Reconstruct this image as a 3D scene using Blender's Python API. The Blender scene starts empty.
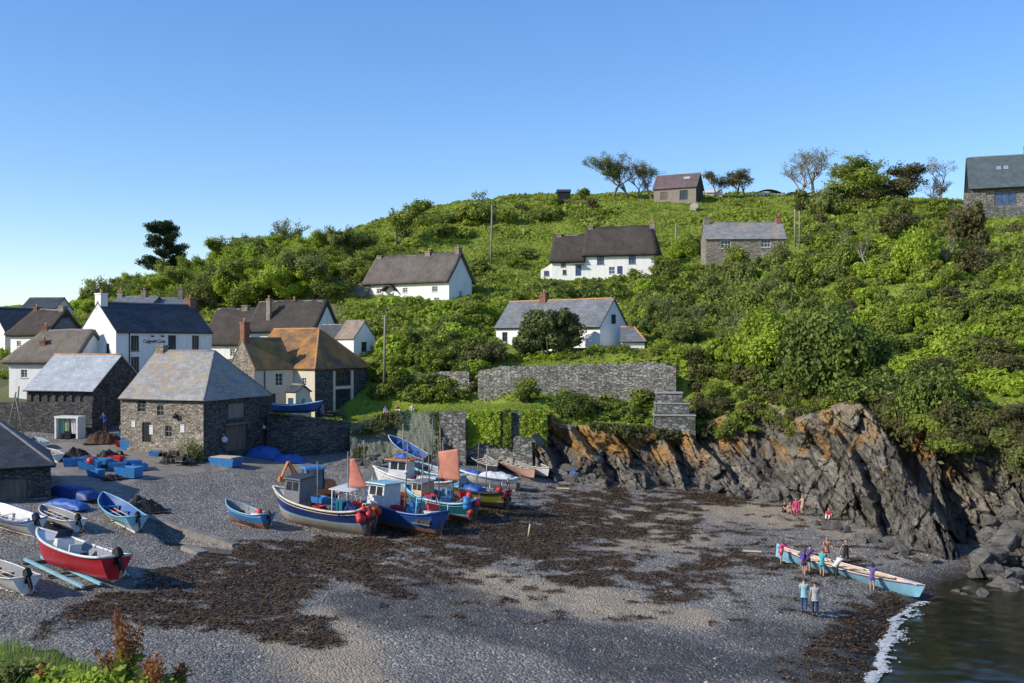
import bpy, bmesh, math, random
import numpy as np
from mathutils import Vector, Matrix, Euler, noise
R = math.radians
random.seed(7)
SC = bpy.context.scene
COL = SC.collection
F, CX, HY, H = 1000.0, 512.0, 341.5, 15.0   # focal length in pixels, principal point, eye height above the sea

def at(px, py, Y):
    return Vector(((px - CX) * Y / F, Y, H - (py - HY) * Y / F))

# ---------------------------------------------------------------- noise
_rng = np.random.default_rng(11)
_tab = _rng.random((256, 256))
def vn(x, y):
    x = np.asarray(x, float); y = np.asarray(y, float)
    xi = np.floor(x).astype(int); yi = np.floor(y).astype(int)
    fx = x - xi; fy = y - yi
    fx = fx * fx * (3 - 2 * fx); fy = fy * fy * (3 - 2 * fy)
    a = _tab[xi % 256, yi % 256]; b = _tab[(xi + 1) % 256, yi % 256]
    c = _tab[xi % 256, (yi + 1) % 256]; d = _tab[(xi + 1) % 256, (yi + 1) % 256]
    return (a * (1 - fx) + b * fx) * (1 - fy) + (c * (1 - fx) + d * fx) * fy
def fbm(x, y, o=4):
    s = 0; a = .5; t = 0
    for k in range(o):
        s = s + a * vn(x * 2 ** k + 17.3 * k, y * 2 ** k + 5.7 * k); t += a; a *= .5
    return s / t

# ---------------------------------------------------------------- thin plate surfaces
class TPS:
    def __init__(s, pts, lam=.5):
        P = np.array(pts, float); s.c = P[:, :2] / 50.0
        n = len(P)
        K = s.k(s.c, s.c) + np.eye(n) * lam * 1e-3
        A = np.zeros((n + 3, n + 3)); A[:n, :n] = K
        Q = np.c_[np.ones(n), s.c]; A[:n, n:] = Q; A[n:, :n] = Q.T
        s.w = np.linalg.solve(A, np.r_[P[:, 2], 0, 0, 0])
    def k(s, a, b):
        d = ((a[:, None, :] - b[None]) ** 2).sum(-1)
        return np.where(d > 0, d * np.log(d + 1e-12), 0)
    def __call__(s, x, y):
        x = np.asarray(x, float); sh = x.shape
        p = np.c_[x.ravel(), np.asarray(y, float).ravel()] / 50.0
        out = np.empty(len(p)); n = len(s.c)
        for i in range(0, len(p), 20000):
            q = p[i:i + 20000]
            out[i:i + 20000] = s.k(q, s.c) @ s.w[:n] + s.w[n] + q @ s.w[n + 1:]
        return out.reshape(sh)

# ---------------------------------------------------------------- object helpers
def tag(o, label=None, cat=None, group=None, kind=None):
    if label: o['label'] = label
    if cat: o['category'] = cat
    if group: o['group'] = group
    if kind: o['kind'] = kind
    return o
def empty(name, loc=(0, 0, 0), rz=0, label=None, cat=None, group=None):
    o = bpy.data.objects.new(name, None); COL.objects.link(o)
    o.empty_display_size = .2
    o.location = loc; o.rotation_euler = (0, 0, rz)
    return tag(o, label, cat, group)
def link(name, me, mats, parent=None):
    for m in (mats if isinstance(mats, (list, tuple)) else [mats]): me.materials.append(m)
    o = bpy.data.objects.new(name, me); COL.objects.link(o)
    if parent: o.parent = parent
    return o
def copy_tree(o, parent=None):
    c = o.copy(); COL.objects.link(c)
    if parent: c.parent = parent
    for ch in list(o.children): copy_tree(ch, c)
    return c

class MB:
    """collects shapes into one mesh; the current material index is self.m"""
    def __init__(s): s.v = []; s.f = []; s.mi = []; s.m = 0; s.sm = []; s.s = False
    def add(s, vs, fs):
        o = len(s.v); s.v += [tuple(v) for v in vs]
        for f in fs:
            s.f.append([i + o for i in f]); s.mi.append(s.m); s.sm.append(s.s)
        return s
    def box(s, x0, x1, y0, y1, z0, z1, M=None, taper=0):
        t = taper
        vs = [(x0, y0, z0), (x1, y0, z0), (x1, y1, z0), (x0, y1, z0),
              (x0 + t, y0 + t, z1), (x1 - t, y0 + t, z1), (x1 - t, y1 - t, z1), (x0 + t, y1 - t, z1)]
        if M is not None: vs = [M @ Vector(v) for v in vs]
        return s.add(vs, [(3, 2, 1, 0), (4, 5, 6, 7), (0, 1, 5, 4), (1, 2, 6, 5), (2, 3, 7, 6), (3, 0, 4, 7)])
    def tube(s, pts, r, n=6, cap=True):
        pts = [Vector(p) for p in pts]
        rs = r if isinstance(r, (list, tuple)) else [r] * len(pts)
        vs = []; fs = []; side = None
        for i, p in enumerate(pts):
            d = (pts[min(i + 1, len(pts) - 1)] - pts[max(i - 1, 0)])
            if d.length < 1e-6: d = Vector((0, 0, 1))
            d.normalize()
            if side is None:
                side = d.cross(Vector((0, 0, 1)) if abs(d.z) < .9 else Vector((1, 0, 0))).normalized()
            else:
                side = side - d * side.dot(d)
                side = side.normalized() if side.length > 1e-5 else d.orthogonal().normalized()
            up = d.cross(side)
            for k in range(n):
                a = 2 * math.pi * k / n
                vs.append(p + (side * math.cos(a) + up * math.sin(a)) * rs[i])
        for i in range(len(pts) - 1):
            for k in range(n):
                fs.append((i * n + k, i * n + (k + 1) % n, (i + 1) * n + (k + 1) % n, (i + 1) * n + k))
        if cap:
            fs.append(tuple(reversed(range(n)))); fs.append(tuple(range((len(pts) - 1) * n, len(pts) * n)))
        q = s.s; s.s = n > 5; s.add(vs, fs); s.s = q
        return s
    def ball(s, c, r, nu=10, nv=7, sc=(1, 1, 1)):
        c = Vector(c); vs = [c + Vector((0, 0, -r * sc[2]))]; fs = []
        for j in range(1, nv):
            t = math.pi * j / nv - math.pi / 2
            for i in range(nu):
                a = 2 * math.pi * i / nu
                vs.append(c + Vector((math.cos(a) * math.cos(t) * r * sc[0], math.sin(a) * math.cos(t) * r * sc[1], math.sin(t) * r * sc[2])))
        vs.append(c + Vector((0, 0, r * sc[2])))
        for i in range(nu): fs.append((0, 1 + (i + 1) % nu, 1 + i))
        for j in range(nv - 2):
            for i in range(nu):
                a = 1 + j * nu
                fs.append((a + i, a + (i + 1) % nu, a + nu + (i + 1) % nu, a + nu + i))
        l = len(vs) - 1; a = 1 + (nv - 2) * nu
        for i in range(nu): fs.append((a + i, a + (i + 1) % nu, l))
        q = s.s; s.s = True; s.add(vs, fs); s.s = q
        return s
    def lathe(s, prof, n=12, c=(0, 0, 0)):
        vs = []; fs = []
        for r, z in prof:
            for k in range(n):
                a = 2 * math.pi * k / n; vs.append((c[0] + r * math.cos(a), c[1] + r * math.sin(a), c[2] + z))
        for i in range(len(prof) - 1):
            for k in range(n): fs.append((i * n + k, i * n + (k + 1) % n, (i + 1) * n + (k + 1) % n, (i + 1) * n + k))
        fs.append(tuple(reversed(range(n)))); fs.append(tuple(range((len(prof) - 1) * n, len(prof) * n)))
        q = s.s; s.s = True; s.add(vs, fs); s.s = q
        return s
    def grid(s, fn, nu, nv):
        vs = [fn(i / nu, j / nv) for j in range(nv + 1) for i in range(nu + 1)]
        fs = [(j * (nu + 1) + i, j * (nu + 1) + i + 1, (j + 1) * (nu + 1) + i + 1, (j + 1) * (nu + 1) + i) for j in range(nv) for i in range(nu)]
        return s.add(vs, fs)
    def mesh(s, name, uv=True, merge=False, solid=0):
        me = bpy.data.meshes.new(name)
        me.from_pydata(s.v, [], s.f)
        me.polygons.foreach_set('material_index', s.mi)
        me.polygons.foreach_set('use_smooth', s.sm)
        if merge or solid:
            bm = bmesh.new(); bm.from_mesh(me)
            bmesh.ops.remove_doubles(bm, verts=bm.verts, dist=1e-4)
            bmesh.ops.dissolve_degenerate(bm, edges=bm.edges, dist=1e-5)
            bmesh.ops.recalc_face_normals(bm, faces=bm.faces)
            if solid: bmesh.ops.solidify(bm, geom=bm.faces[:], thickness=solid)
            bm.to_mesh(me); bm.free()
        me.update()
        if uv: boxuv(me)
        return me
    def build(s, name, mats, parent=None, **k):
        return link(name, s.mesh(name, **k), mats, parent)

def boxuv(me):
    n = len(me.polygons)
    if not n: return
    uvl = me.uv_layers.new(name='UVMap')
    lv = np.empty(len(me.loops), int); me.loops.foreach_get('vertex_index', lv)
    co = np.empty(len(me.vertices) * 3); me.vertices.foreach_get('co', co); co = co.reshape(-1, 3)
    nr = np.empty(n * 3); me.polygons.foreach_get('normal', nr); nr = nr.reshape(-1, 3)
    lt = np.empty(n, int); me.polygons.foreach_get('loop_total', lt)
    N = np.repeat(nr, lt, axis=0)
    U = np.c_[-N[:, 1], N[:, 0], np.zeros(len(N))]
    l = np.linalg.norm(U, axis=1); flat = l < .05
    U[flat] = (1, 0, 0); l[flat] = 1; U /= l[:, None]
    V = np.cross(N, U); P = co[lv]
    uvl.data.foreach_set('uv', np.c_[(P * U).sum(1), (P * V).sum(1)].ravel())

def npmesh(name, V, Q, smooth=False, colors=None):
    me = bpy.data.meshes.new(name)
    V = np.ascontiguousarray(V, np.float32); Q = np.ascontiguousarray(Q, np.int32)
    me.vertices.add(len(V)); me.vertices.foreach_set('co', V.ravel())
    k = Q.shape[1]
    me.loops.add(Q.size); me.loops.foreach_set('vertex_index', Q.ravel())
    me.polygons.add(len(Q)); me.polygons.foreach_set('loop_start', np.arange(0, Q.size, k, dtype=np.int32))
    me.polygons.foreach_set('loop_total', np.full(len(Q), k, np.int32))
    if smooth: me.polygons.foreach_set('use_smooth', np.ones(len(Q), bool))
    me.update(calc_edges=True)
    for nm, c in (colors or {}).items():
        a = me.color_attributes.new(nm, 'FLOAT_COLOR', 'POINT')
        a.data.foreach_set('color', np.ascontiguousarray(c, np.float32).ravel())
    me.validate()
    return me
def gridquads(nu, nv):
    i, j = np.meshgrid(np.arange(nu - 1), np.arange(nv - 1))
    a = (j * nu + i).ravel()
    return np.c_[a, a + 1, a + nu + 1, a + nu]

# ---------------------------------------------------------------- materials
class NT:
    def __init__(s, name):
        s.mat = bpy.data.materials.new(name); s.mat.use_nodes = True
        s.t = s.mat.node_tree; s.t.nodes.clear()
        s.out = s.n('ShaderNodeOutputMaterial'); s.p = s.n('ShaderNodeBsdfPrincipled')
        s.l(s.p.outputs[0], s.out.inputs[0])
    def n(s, t, **k):
        q = s.t.nodes.new(t)
        for a, b in k.items(): setattr(q, a, b)
        return q
    def l(s, a, b): s.t.links.new(a, b)
    def coord(s, kind='Object', scale=(1, 1, 1), rot=(0, 0, 0)):
        c = s.n('ShaderNodeTexCoord'); m = s.n('ShaderNodeMapping')
        m.inputs['Scale'].default_value = scale; m.inputs['Rotation'].default_value = rot
        s.l(c.outputs[kind], m.inputs[0]); return m.outputs[0]
    def noise(s, vec, scale, detail=4, rough=.6, dist=0):
        q = s.n('ShaderNodeTexNoise'); q.inputs['Scale'].default_value = scale; q.inputs['Detail'].default_value = detail
        q.inputs['Roughness'].default_value = rough; q.inputs['Distortion'].default_value = dist
        if vec: s.l(vec, q.inputs['Vector'])
        return q.outputs['Fac']
    def ramp(s, fac, stops, interp='LINEAR'):
        q = s.n('ShaderNodeValToRGB'); q.color_ramp.interpolation = interp
        e = q.color_ramp.elements
        while len(e) < len(stops): e.new(.5)
        for i, (p, c) in enumerate(stops):
            e[i].position = p; e[i].color = (*c, 1) if len(c) == 3 else c
        s.l(fac, q.inputs[0]); return q.outputs[0]
    def mix(s, fac, a, b, mode='MIX'):
        q = s.n('ShaderNodeMix', data_type='RGBA', blend_type=mode)
        for v, i in ((fac, 0), (a, 6), (b, 7)):
            if hasattr(v, 'links') or hasattr(v, 'is_linked'): s.l(v, q.inputs[i])
            elif i == 0: q.inputs[0].default_value = v
            else: q.inputs[i].default_value = (*v, 1)
        return q.outputs[2]
    def math(s, op, a, b=0, clamp=False):
        q = s.n('ShaderNodeMath', operation=op, use_clamp=clamp)
        for v, i in ((a, 0), (b, 1)):
            if hasattr(v, 'is_linked'): s.l(v, q.inputs[i])
            else: q.inputs[i].default_value = v
        return q.outputs[0]
    def bump(s, h, strength=.5, dist=.05):
        q = s.n('ShaderNodeBump'); q.inputs['Strength'].default_value = strength; q.inputs['Distance'].default_value = dist
        s.l(h, q.inputs['Height']); s.l(q.outputs[0], s.p.inputs['Normal']); return q
    def col(s, c):
        if hasattr(c, 'is_linked'): s.l(c, s.p.inputs['Base Color'])
        else: s.p.inputs['Base Color'].default_value = (*c, 1)
    def set(s, rough=.8, spec=.3, metal=0):
        s.p.inputs['Roughness'].default_value = rough; s.p.inputs['Specular IOR Level'].default_value = spec
        s.p.inputs['Metallic'].default_value = metal
        return s.mat

_mc = {}
def paint(name, c, rough=.5, wear=.25, scale=3, spec=.4, bump=.0, metal=0, dirt=(.12, .1, .08)):
    """painted, plastic, cloth or metal surface with worn patches and grime"""
    if name in _mc: return _mc[name]
    t = NT(name); v = t.coord('Object')
    n1 = t.noise(v, scale, 6, .7); n2 = t.noise(v, scale * 6, 3)
    dk = tuple(x * .72 for x in c)
    a = t.mix(t.ramp(n1, [(.35, (0, 0, 0)), (.7, (1, 1, 1))]), c, dk)
    st = t.noise(t.coord('Object', (3.2, 3.2, .35)), 1.6, 5, .7)          # runs of rust and weather
    a = t.mix(t.math('MULTIPLY', t.ramp(st, [(.5, (0, 0, 0)), (.72, (1, 1, 1))]), min(.75, wear * 1.3)), a, tuple(x * .5 + y * .35 for x, y in zip(c, (.20, .13, .08))))
    g = t.math('MULTIPLY', t.ramp(n2, [(.52, (0, 0, 0)), (.75, (1, 1, 1))]), wear)
    t.col(t.mix(g, a, dirt))
    if bump: t.bump(n2, bump, .02)
    _mc[name] = t.set(rough, spec, metal); return _mc[name]

def mix2(name, c1, c2, scale=2, rough=.85, bump=.3, bd=.03, stretch=(1, 1, 1), c3=None, spec=.25):
    if name in _mc: return _mc[name]
    t = NT(name); v = t.coord('Object', stretch)
    n1 = t.noise(v, scale, 8, .65); n2 = t.noise(v, scale * 7, 4)
    st = [(.3, c1), (.68, c2)]
    if c3: st = [(.28, c1), (.5, c2), (.72, c3)]
    c = t.ramp(n1, st)
    t.col(t.mix(.5, c, t.ramp(n2, [(.2, (.35, .35, .35)), (.8, (.75, .75, .75))]), 'OVERLAY'))
    t.bump(n2, bump, bd)
    _mc[name] = t.set(rough, spec); return _mc[name]

def rubble(name, stones, mortar, sx=2.2, sz=4.6, rough=.9, moss=None):
    """coursed rubble wall: flat voronoi stones in several tones"""
    t = NT(name); v = t.coord('Object', (sx, sx, sz))
    dn = t.n('ShaderNodeTexNoise'); dn.inputs['Scale'].default_value = 1.3; t.l(v, dn.inputs['Vector'])
    w = t.n('ShaderNodeVectorMath', operation='MULTIPLY_ADD'); t.l(dn.outputs['Color'], w.inputs[0])
    w.inputs[1].default_value = (.5, .5, .5); t.l(v, w.inputs[2])
    vo = t.n('ShaderNodeTexVoronoi'); vo.inputs['Randomness'].default_value = .85; vo.inputs['Scale'].default_value = 1
    t.l(w.outputs[0], vo.inputs['Vector'])
    ve = t.n('ShaderNodeTexVoronoi', feature='DISTANCE_TO_EDGE'); ve.inputs['Randomness'].default_value = .85; ve.inputs['Scale'].default_value = 1
    t.l(w.outputs[0], ve.inputs['Vector'])
    sp = t.n('ShaderNodeSeparateColor'); t.l(vo.outputs['Color'], sp.inputs[0])
    k = len(stones)
    c = t.ramp(sp.outputs[0], [(i / (k - 1) * .9 + .05, s_) for i, s_ in enumerate(stones)])
    e = t.ramp(ve.outputs['Distance'], [(.02, (0, 0, 0)), (.1, (1, 1, 1))])
    c = t.mix(e, mortar, c)
    big = t.noise(t.coord('Object'), .35, 5)
    c = t.mix(.55, c, t.ramp(big, [(.3, (.3, .3, .3)), (.7, (.7, .7, .7))]), 'OVERLAY')
    if moss: c = t.mix(t.math('MULTIPLY', t.ramp(t.noise(t.coord('Object'), .8, 6, .7), [(.52, (0, 0, 0)), (.68, (1, 1, 1))]), .8), c, moss)
    t.col(c)
    hn = t.math('ADD', t.math('MULTIPLY', e, .6), t.math('MULTIPLY', sp.outputs[1], .6))
    t.bump(hn, .9, .08)
    return t.set(rough, .2)

def slate(name, c1, c2, lichen=None, amt=.5, rough=.6, rows=(.5, .28), lscale=.5):
    t = NT(name); uv = t.coord('UV')
    b = t.n('ShaderNodeTexBrick'); t.l(uv, b.inputs['Vector'])
    b.inputs['Scale'].default_value = 1; b.inputs['Brick Width'].default_value = rows[0]; b.inputs['Row Height'].default_value = rows[1]
    b.inputs['Mortar Size'].default_value = .012; b.inputs['Color1'].default_value = (*c1, 1); b.inputs['Color2'].default_value = (*c2, 1)
    b.inputs['Mortar'].default_value = (*[x * .45 for x in c1], 1); b.inputs['Bias'].default_value = -.1
    o = t.coord('Object')
    c = t.mix(.7, b.outputs['Color'], t.ramp(t.noise(o, .7, 6, .7), [(.3, (.32, .32, .32)), (.7, (.68, .68, .68))]), 'OVERLAY')
    if lichen:
        m = t.ramp(t.noise(o, lscale, 9, .72), [(.62 - .3 * amt, (0, 0, 0)), (.75 - .2 * amt, (1, 1, 1))])
        c = t.mix(t.math('MULTIPLY', m, .85), c, lichen)
    t.col(c); t.bump(b.outputs['Fac'], -.4, .03)
    return t.set(rough, .35)

def thatch(name, c1, c2):
    t = NT(name)
    n1 = t.noise(t.coord('UV', (7, .8, 1)), 1.6, 6, .7); n2 = t.noise(t.coord('Object'), .5, 6, .7)
    c = t.ramp(n1, [(.3, c1), (.7, c2)])
    c = t.mix(.8, c, t.ramp(n2, [(.3, (.3, .3, .28)), (.7, (.68, .68, .7))]), 'OVERLAY')
    t.col(c); t.bump(n1, .8, .08)
    return t.set(.95, .1)

def render_wall(name, c, stain=.35):
    t = NT(name); o = t.coord('Object')
    n1 = t.noise(t.coord('Object', (1.5, 1.5, .35)), 1.1, 6, .7); n2 = t.noise(o, 14, 4)
    m = t.math('MULTIPLY', t.ramp(n1, [(.45, (0, 0, 0)), (.8, (1, 1, 1))]), stain)
    t.col(t.mix(m, c, tuple(x * .62 for x in (c[0], c[1] * .97, c[2] * .9))))
    t.bump(n2, .35, .02)
    return t.set(.9, .2)

def leafmat(name, cs, trans=.3, scale=.25, rough=.6):
    t = NT(name)
    g = t.n('ShaderNodeNewGeometry')
    k = len(cs)
    c = t.ramp(g.outputs['Random Per Island'], [(i / max(1, k - 1), x) for i, x in enumerate(cs)])
    c = t.mix(.6, c, t.ramp(t.noise(g.outputs['Position'], scale, 3), [(.32, (.28, .28, .28)), (.68, (.72, .72, .66))]), 'OVERLAY')
    t.col(c); t.set(rough, .25)
    tr = t.n('ShaderNodeBsdfTranslucent'); t.l(c, tr.inputs[0])
    mx = t.n('ShaderNodeMixShader'); mx.inputs[0].default_value = trans
    t.l(t.p.outputs[0], mx.inputs[1]); t.l(tr.outputs[0], mx.inputs[2]); t.l(mx.outputs[0], t.out.inputs[0])
    return t.mat

def glassm(name, c=(.02, .025, .03), rough=.08):
    if name in _mc: return _mc[name]
    t = NT(name); n = t.noise(t.coord('Object'), 1.2, 2)
    t.col(t.ramp(n, [(.3, c), (.7, tuple(x * 2.2 + .01 for x in c))]))
    _mc[name] = t.set(rough, .6); return _mc[name]
# ================================================================ camera, sky, sun
cam = bpy.data.cameras.new('camera'); cam.lens = 36 * F / 1024; cam.sensor_width = 36; cam.clip_end = 4000; cam.clip_start = .1
co_ = bpy.data.objects.new('camera', cam); COL.objects.link(co_); co_.location = (0, 0, H); co_.rotation_euler = (R(90), 0, 0)
SC.camera = co_
SC.view_settings.view_transform = 'Standard'; SC.view_settings.look = 'None'; SC.view_settings.exposure = 0
W = bpy.data.worlds.new('World'); SC.world = W; W.use_nodes = True
wn = W.node_tree; wn.nodes.clear()
sky = wn.nodes.new('ShaderNodeTexSky'); sky.sky_type = 'NISHITA'; sky.sun_disc = False
to_sun = Vector((-.90, -.37, .59)).normalized()
SUN_EL = math.asin(to_sun.z); az = math.atan2(to_sun.x, to_sun.y)
sky.sun_elevation = SUN_EL; sky.sun_rotation = az
sky.altitude = 0; sky.air_density = 1.0; sky.dust_density = .15; sky.ozone_density = 4.0
gm = wn.nodes.new('ShaderNodeGamma'); gm.inputs[1].default_value = .80
hs = wn.nodes.new('ShaderNodeHueSaturation'); hs.inputs['Saturation'].default_value = 1.32; hs.inputs['Value'].default_value = 1.80; hs.inputs['Hue'].default_value = .511
bg = wn.nodes.new('ShaderNodeBackground'); bg.inputs[1].default_value = .15
wo = wn.nodes.new('ShaderNodeOutputWorld')
wn.links.new(sky.outputs[0], gm.inputs[0]); wn.links.new(gm.outputs[0], hs.inputs['Color']); wn.links.new(hs.outputs[0], bg.inputs[0]); wn.links.new(bg.outputs[0], wo.inputs[0])
sl = bpy.data.lights.new('sun', 'SUN'); sl.energy = 5.0; sl.angle = R(.53); sl.color = (1, .93, .80)
so = bpy.data.objects.new('sun', sl); COL.objects.link(so); so.rotation_euler = to_sun.to_track_quat('Z', 'Y').to_euler()
so.location = (-60, -20, 60)

# ================================================================ ground shape
def pz(l):      # (px, py, z) on the ground -> world
    out = []
    for px, py, z in l:
        Y = (H - z) * F / (py - HY); out.append(((px - CX) * Y / F, Y, z))
    return out
BEACH = pz([(927,600,0),(880,678,0),(1000,600,-.7),(1024,583,-.3),(960,683,-1.3),(1100,650,-1.6),(800,683,.35),(700,683,.7),(600,683,.85),
 (512,683,1.0),(400,683,1.3),(300,683,1.6),(200,683,2.0),(100,683,2.3),(0,683,2.6),(850,600,.5),(805,612,.8),(700,600,1.0),(600,600,1.2),
 (500,600,1.35),(400,600,1.55),(300,600,1.75),(200,600,2.0),(100,600,2.35),(0,600,2.7),(785,552,.9),(700,540,1.15),(600,540,1.35),(500,540,1.55),
 (400,535,1.75),(330,535,1.9),(245,530,2.2),(130,530,2.7),(0,530,3.1),(800,515,1.1),(720,490,1.5),(620,485,1.8),(550,478,2.2),(490,468,2.8),
 (940,556,.6),(870,525,.9),(420,470,3.1),(350,478,2.7),(300,468,3.3),(203,466,3.9),(275,455,3.8),(160,470,3.9),(100,470,4.1),(50,475,4.3),
 (60,440,5.2),(110,440,5.3),(0,445,5.0),(-100,480,4.6),(-150,560,3.2),(-150,683,2.8)])
BEACH += [(-12,115,6.2),(-30,115,6.8),(-50,115,7.2),(-75,115,7.5),(10,110,4),(40,100,3),(60,80,0),(60,50,-2),(-30,25,2.8),(0,25,1.3),(25,25,-1.2),(-60,40,3.5)]
beach_z = TPS(BEACH, .6)
def ground(px, py):
    """world point where the ray through this picture point meets the beach"""
    a = np.arange(30, 125, .05)
    z = H - (py - HY) * a / F; x = (px - CX) * a / F
    d = z - beach_z(x, a); i = np.argmax(d < 0)
    return Vector((x[i], a[i], float(beach_z(x[i:i+1], a[i:i+1])[0])))
def bz(x, y): return float(beach_z(np.array([x]), np.array([y]))[0])

# front edge of the hill: (px, base py, base z, top py, top Y)
EDGE = [(-300,430,7.5,425,112),(0,428,6.0,424,109),(120,426,6.0,423,108),(250,430,5.6,424,107),(272,456,3.9,413,98),(350,462,3.3,423,101),(395,465,3.1,414,107),(440,464,3.2,412,100),
 (490,468,2.8,412,98.5),(540,474,2.4,412,97),(560,480,2.1,424,98),(620,486,1.8,427,97),(660,488,1.7,430,97.5),(700,490,1.5,428,98),(740,492,1.5,405,99),(770,500,1.3,404,98),
 (800,512,1.1,415,88),(835,520,.95,402,85),(870,528,.8,396,81),(905,545,.5,398,76.5),(945,562,.2,402,73.5),(985,574,-.2,424,73),(1024,588,-.6,430,69.5),(1090,606,-.9,420,67),
 (1200,640,-1.2,400,66),(1400,700,-1.5,380,56)]
E = np.array(EDGE, float)
def edge_xyz(p):
    p = np.asarray(p, float)
    yb = np.interp(p, E[:,0], E[:,1]); zb = np.interp(p, E[:,0], E[:,2]); yt = np.interp(p, E[:,0], E[:,3]); Yt = np.interp(p, E[:,0], E[:,4])
    Yb = (H - zb) * F / (yb - HY)
    return (np.c_[(p - CX) * Yb / F, Yb, zb], np.c_[(p - CX) * Yt / F, Yt, H - (yt - HY) * Yt / F])
HILL = [tuple(q) for q in edge_xyz(E[:,0])[1]]
HILL += [tuple(at(*q)) for q in [(400,405,110),(450,404,109),(500,404,107),(540,402,104),(365,407,110),(300,410,109),
 (480,399,110.5),(590,399,107.5),(690,397,104.5),(480,364,114),(590,361,112),(680,357,108),(495,352,124),(620,350,121),(650,349,116),
 (365,304,150),(470,298,150),(330,306,154),(420,330,128),(400,370,114),(340,356,120),(375,356,119),(440,372,114),
 (150,390,118),(30,388,116),(0,395,125),(20,382,118),(30,345,142),(10,358,138),(60,350,145),(-100,360,140),(-200,350,150),
 (220,360,136),(320,347,132),(270,352,134),(180,356,140),(540,279,170),(655,270,169),(600,300,148),(560,318,136),(500,300,148),
 (705,262,166),(785,259,166),(740,320,128),(700,356,108),(740,384,103),(430,260,185),(500,245,190),
 (430,213,220),(500,201,225),(600,198,225),(700,197,225),(790,197,225),(850,198,222),(950,206,212),(1024,203,206),(1100,195,205),(1300,190,200),
 (330,238,225),(270,264,225),(200,287,240),(100,301,262),(0,309,285),(-150,312,300),(-300,312,300),(380,226,222),
 (300,290,170),(250,310,165),(200,320,165),(120,325,180),(50,325,190),
 (980,214,186),(1024,218,181),(900,300,113),(900,250,142),(1000,300,106),(1000,370,88),(880,350,98),(965,250,140),(820,300,126),(820,352,104),
 (760,372,102),(950,350,95),(1100,300,95),(1300,260,95),(1100,380,76),(850,225,185),(750,235,190),(640,230,195)]]
HILL += [(-180,380,22),(-100,360,26),(-40,350,38),(0,340,44),(60,330,45),(120,310,43),(170,280,40),(190,180,38)]
hill_z = TPS(HILL, .5)
def edge_front(px): return np.interp(px, E[:,0], E[:,4])
def hillhit(px, py, y0=None):
    a = np.arange(float(edge_front(px)) + (y0 or .3), 300, .25)
    x = (px - CX) * a / F; z = H - (py - HY) * a / F
    d = z - hill_z(x, a); i = np.argmax(d < 0)
    if not (d < 0).any(): return None
    return Vector((x[i], a[i], z[i]))
def hz(x, y): return float(hill_z(np.array([x]), np.array([y]))[0])

def inpoly(x, y, poly):
    r = np.zeros(x.shape, bool); n = len(poly)
    for i in range(n):
        x1, y1 = poly[i]; x2, y2 = poly[(i + 1) % n]
        if y1 == y2: continue
        c = ((y1 > y) != (y2 > y)) & (x < (x2 - x1) * (y - y1) / (y2 - y1) + x1)
        r ^= c
    return r
SEAWEED = [[(25,640),(80,602),(170,570),(250,548),(330,536),(430,541),(520,546),(470,580),(400,596),(360,588),(330,578),(300,610),(340,622),(352,640),(300,650),(240,640),(170,622),(110,622)],
 [(360,535),(380,520),(440,500),(560,505),(610,525),(580,545),(520,560),(440,545)],
 [(545,500),(600,488),(690,488),(742,493),(745,506),(690,512),(620,520),(560,527),(520,515)],
 [(520,572),(560,552),(640,552),(660,574),(610,584),(560,588)],[(636,574),(690,560),(725,588),(690,600),(650,602)],[(700,558),(760,548),(780,562),(740,576),(700,574)],
 [(785,560),(850,566),(860,586),(800,580)],[(770,683),(810,640),(850,605),(905,596),(930,606),(893,634),(880,655),(876,683)],[(685,482),(782,486),(775,500),(700,502)],
 [(590,526),(680,520),(720,530),(660,545),(600,545)],[(745,556),(790,550),(800,562),(770,570)]]
SAND = [[(690,506),(740,500),(800,512),(862,532),(850,540),(790,528),(730,522),(690,518)],[(430,578),(480,570),(560,588),(640,606),(620,616),(540,602),(470,592)],
 [(250,645),(330,604),(365,620),(400,683),(290,683)],[(560,560),(640,530),(720,535),(700,556),(650,552),(600,545)],[(470,600),(560,580),(720,618),(700,630),(590,612)],[(640,505),(690,515),(650,525),(610,520)]]
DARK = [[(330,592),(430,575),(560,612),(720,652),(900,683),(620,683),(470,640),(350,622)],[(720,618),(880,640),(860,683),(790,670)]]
CONC = [[(35,445),(112,438),(200,462),(212,470),(150,478),(112,490),(66,487)],[(205,462),(300,452),(305,470),(225,470)]]

def project(x, y, z): return CX + x * F / y, HY - (z - H) * F / y

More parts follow.
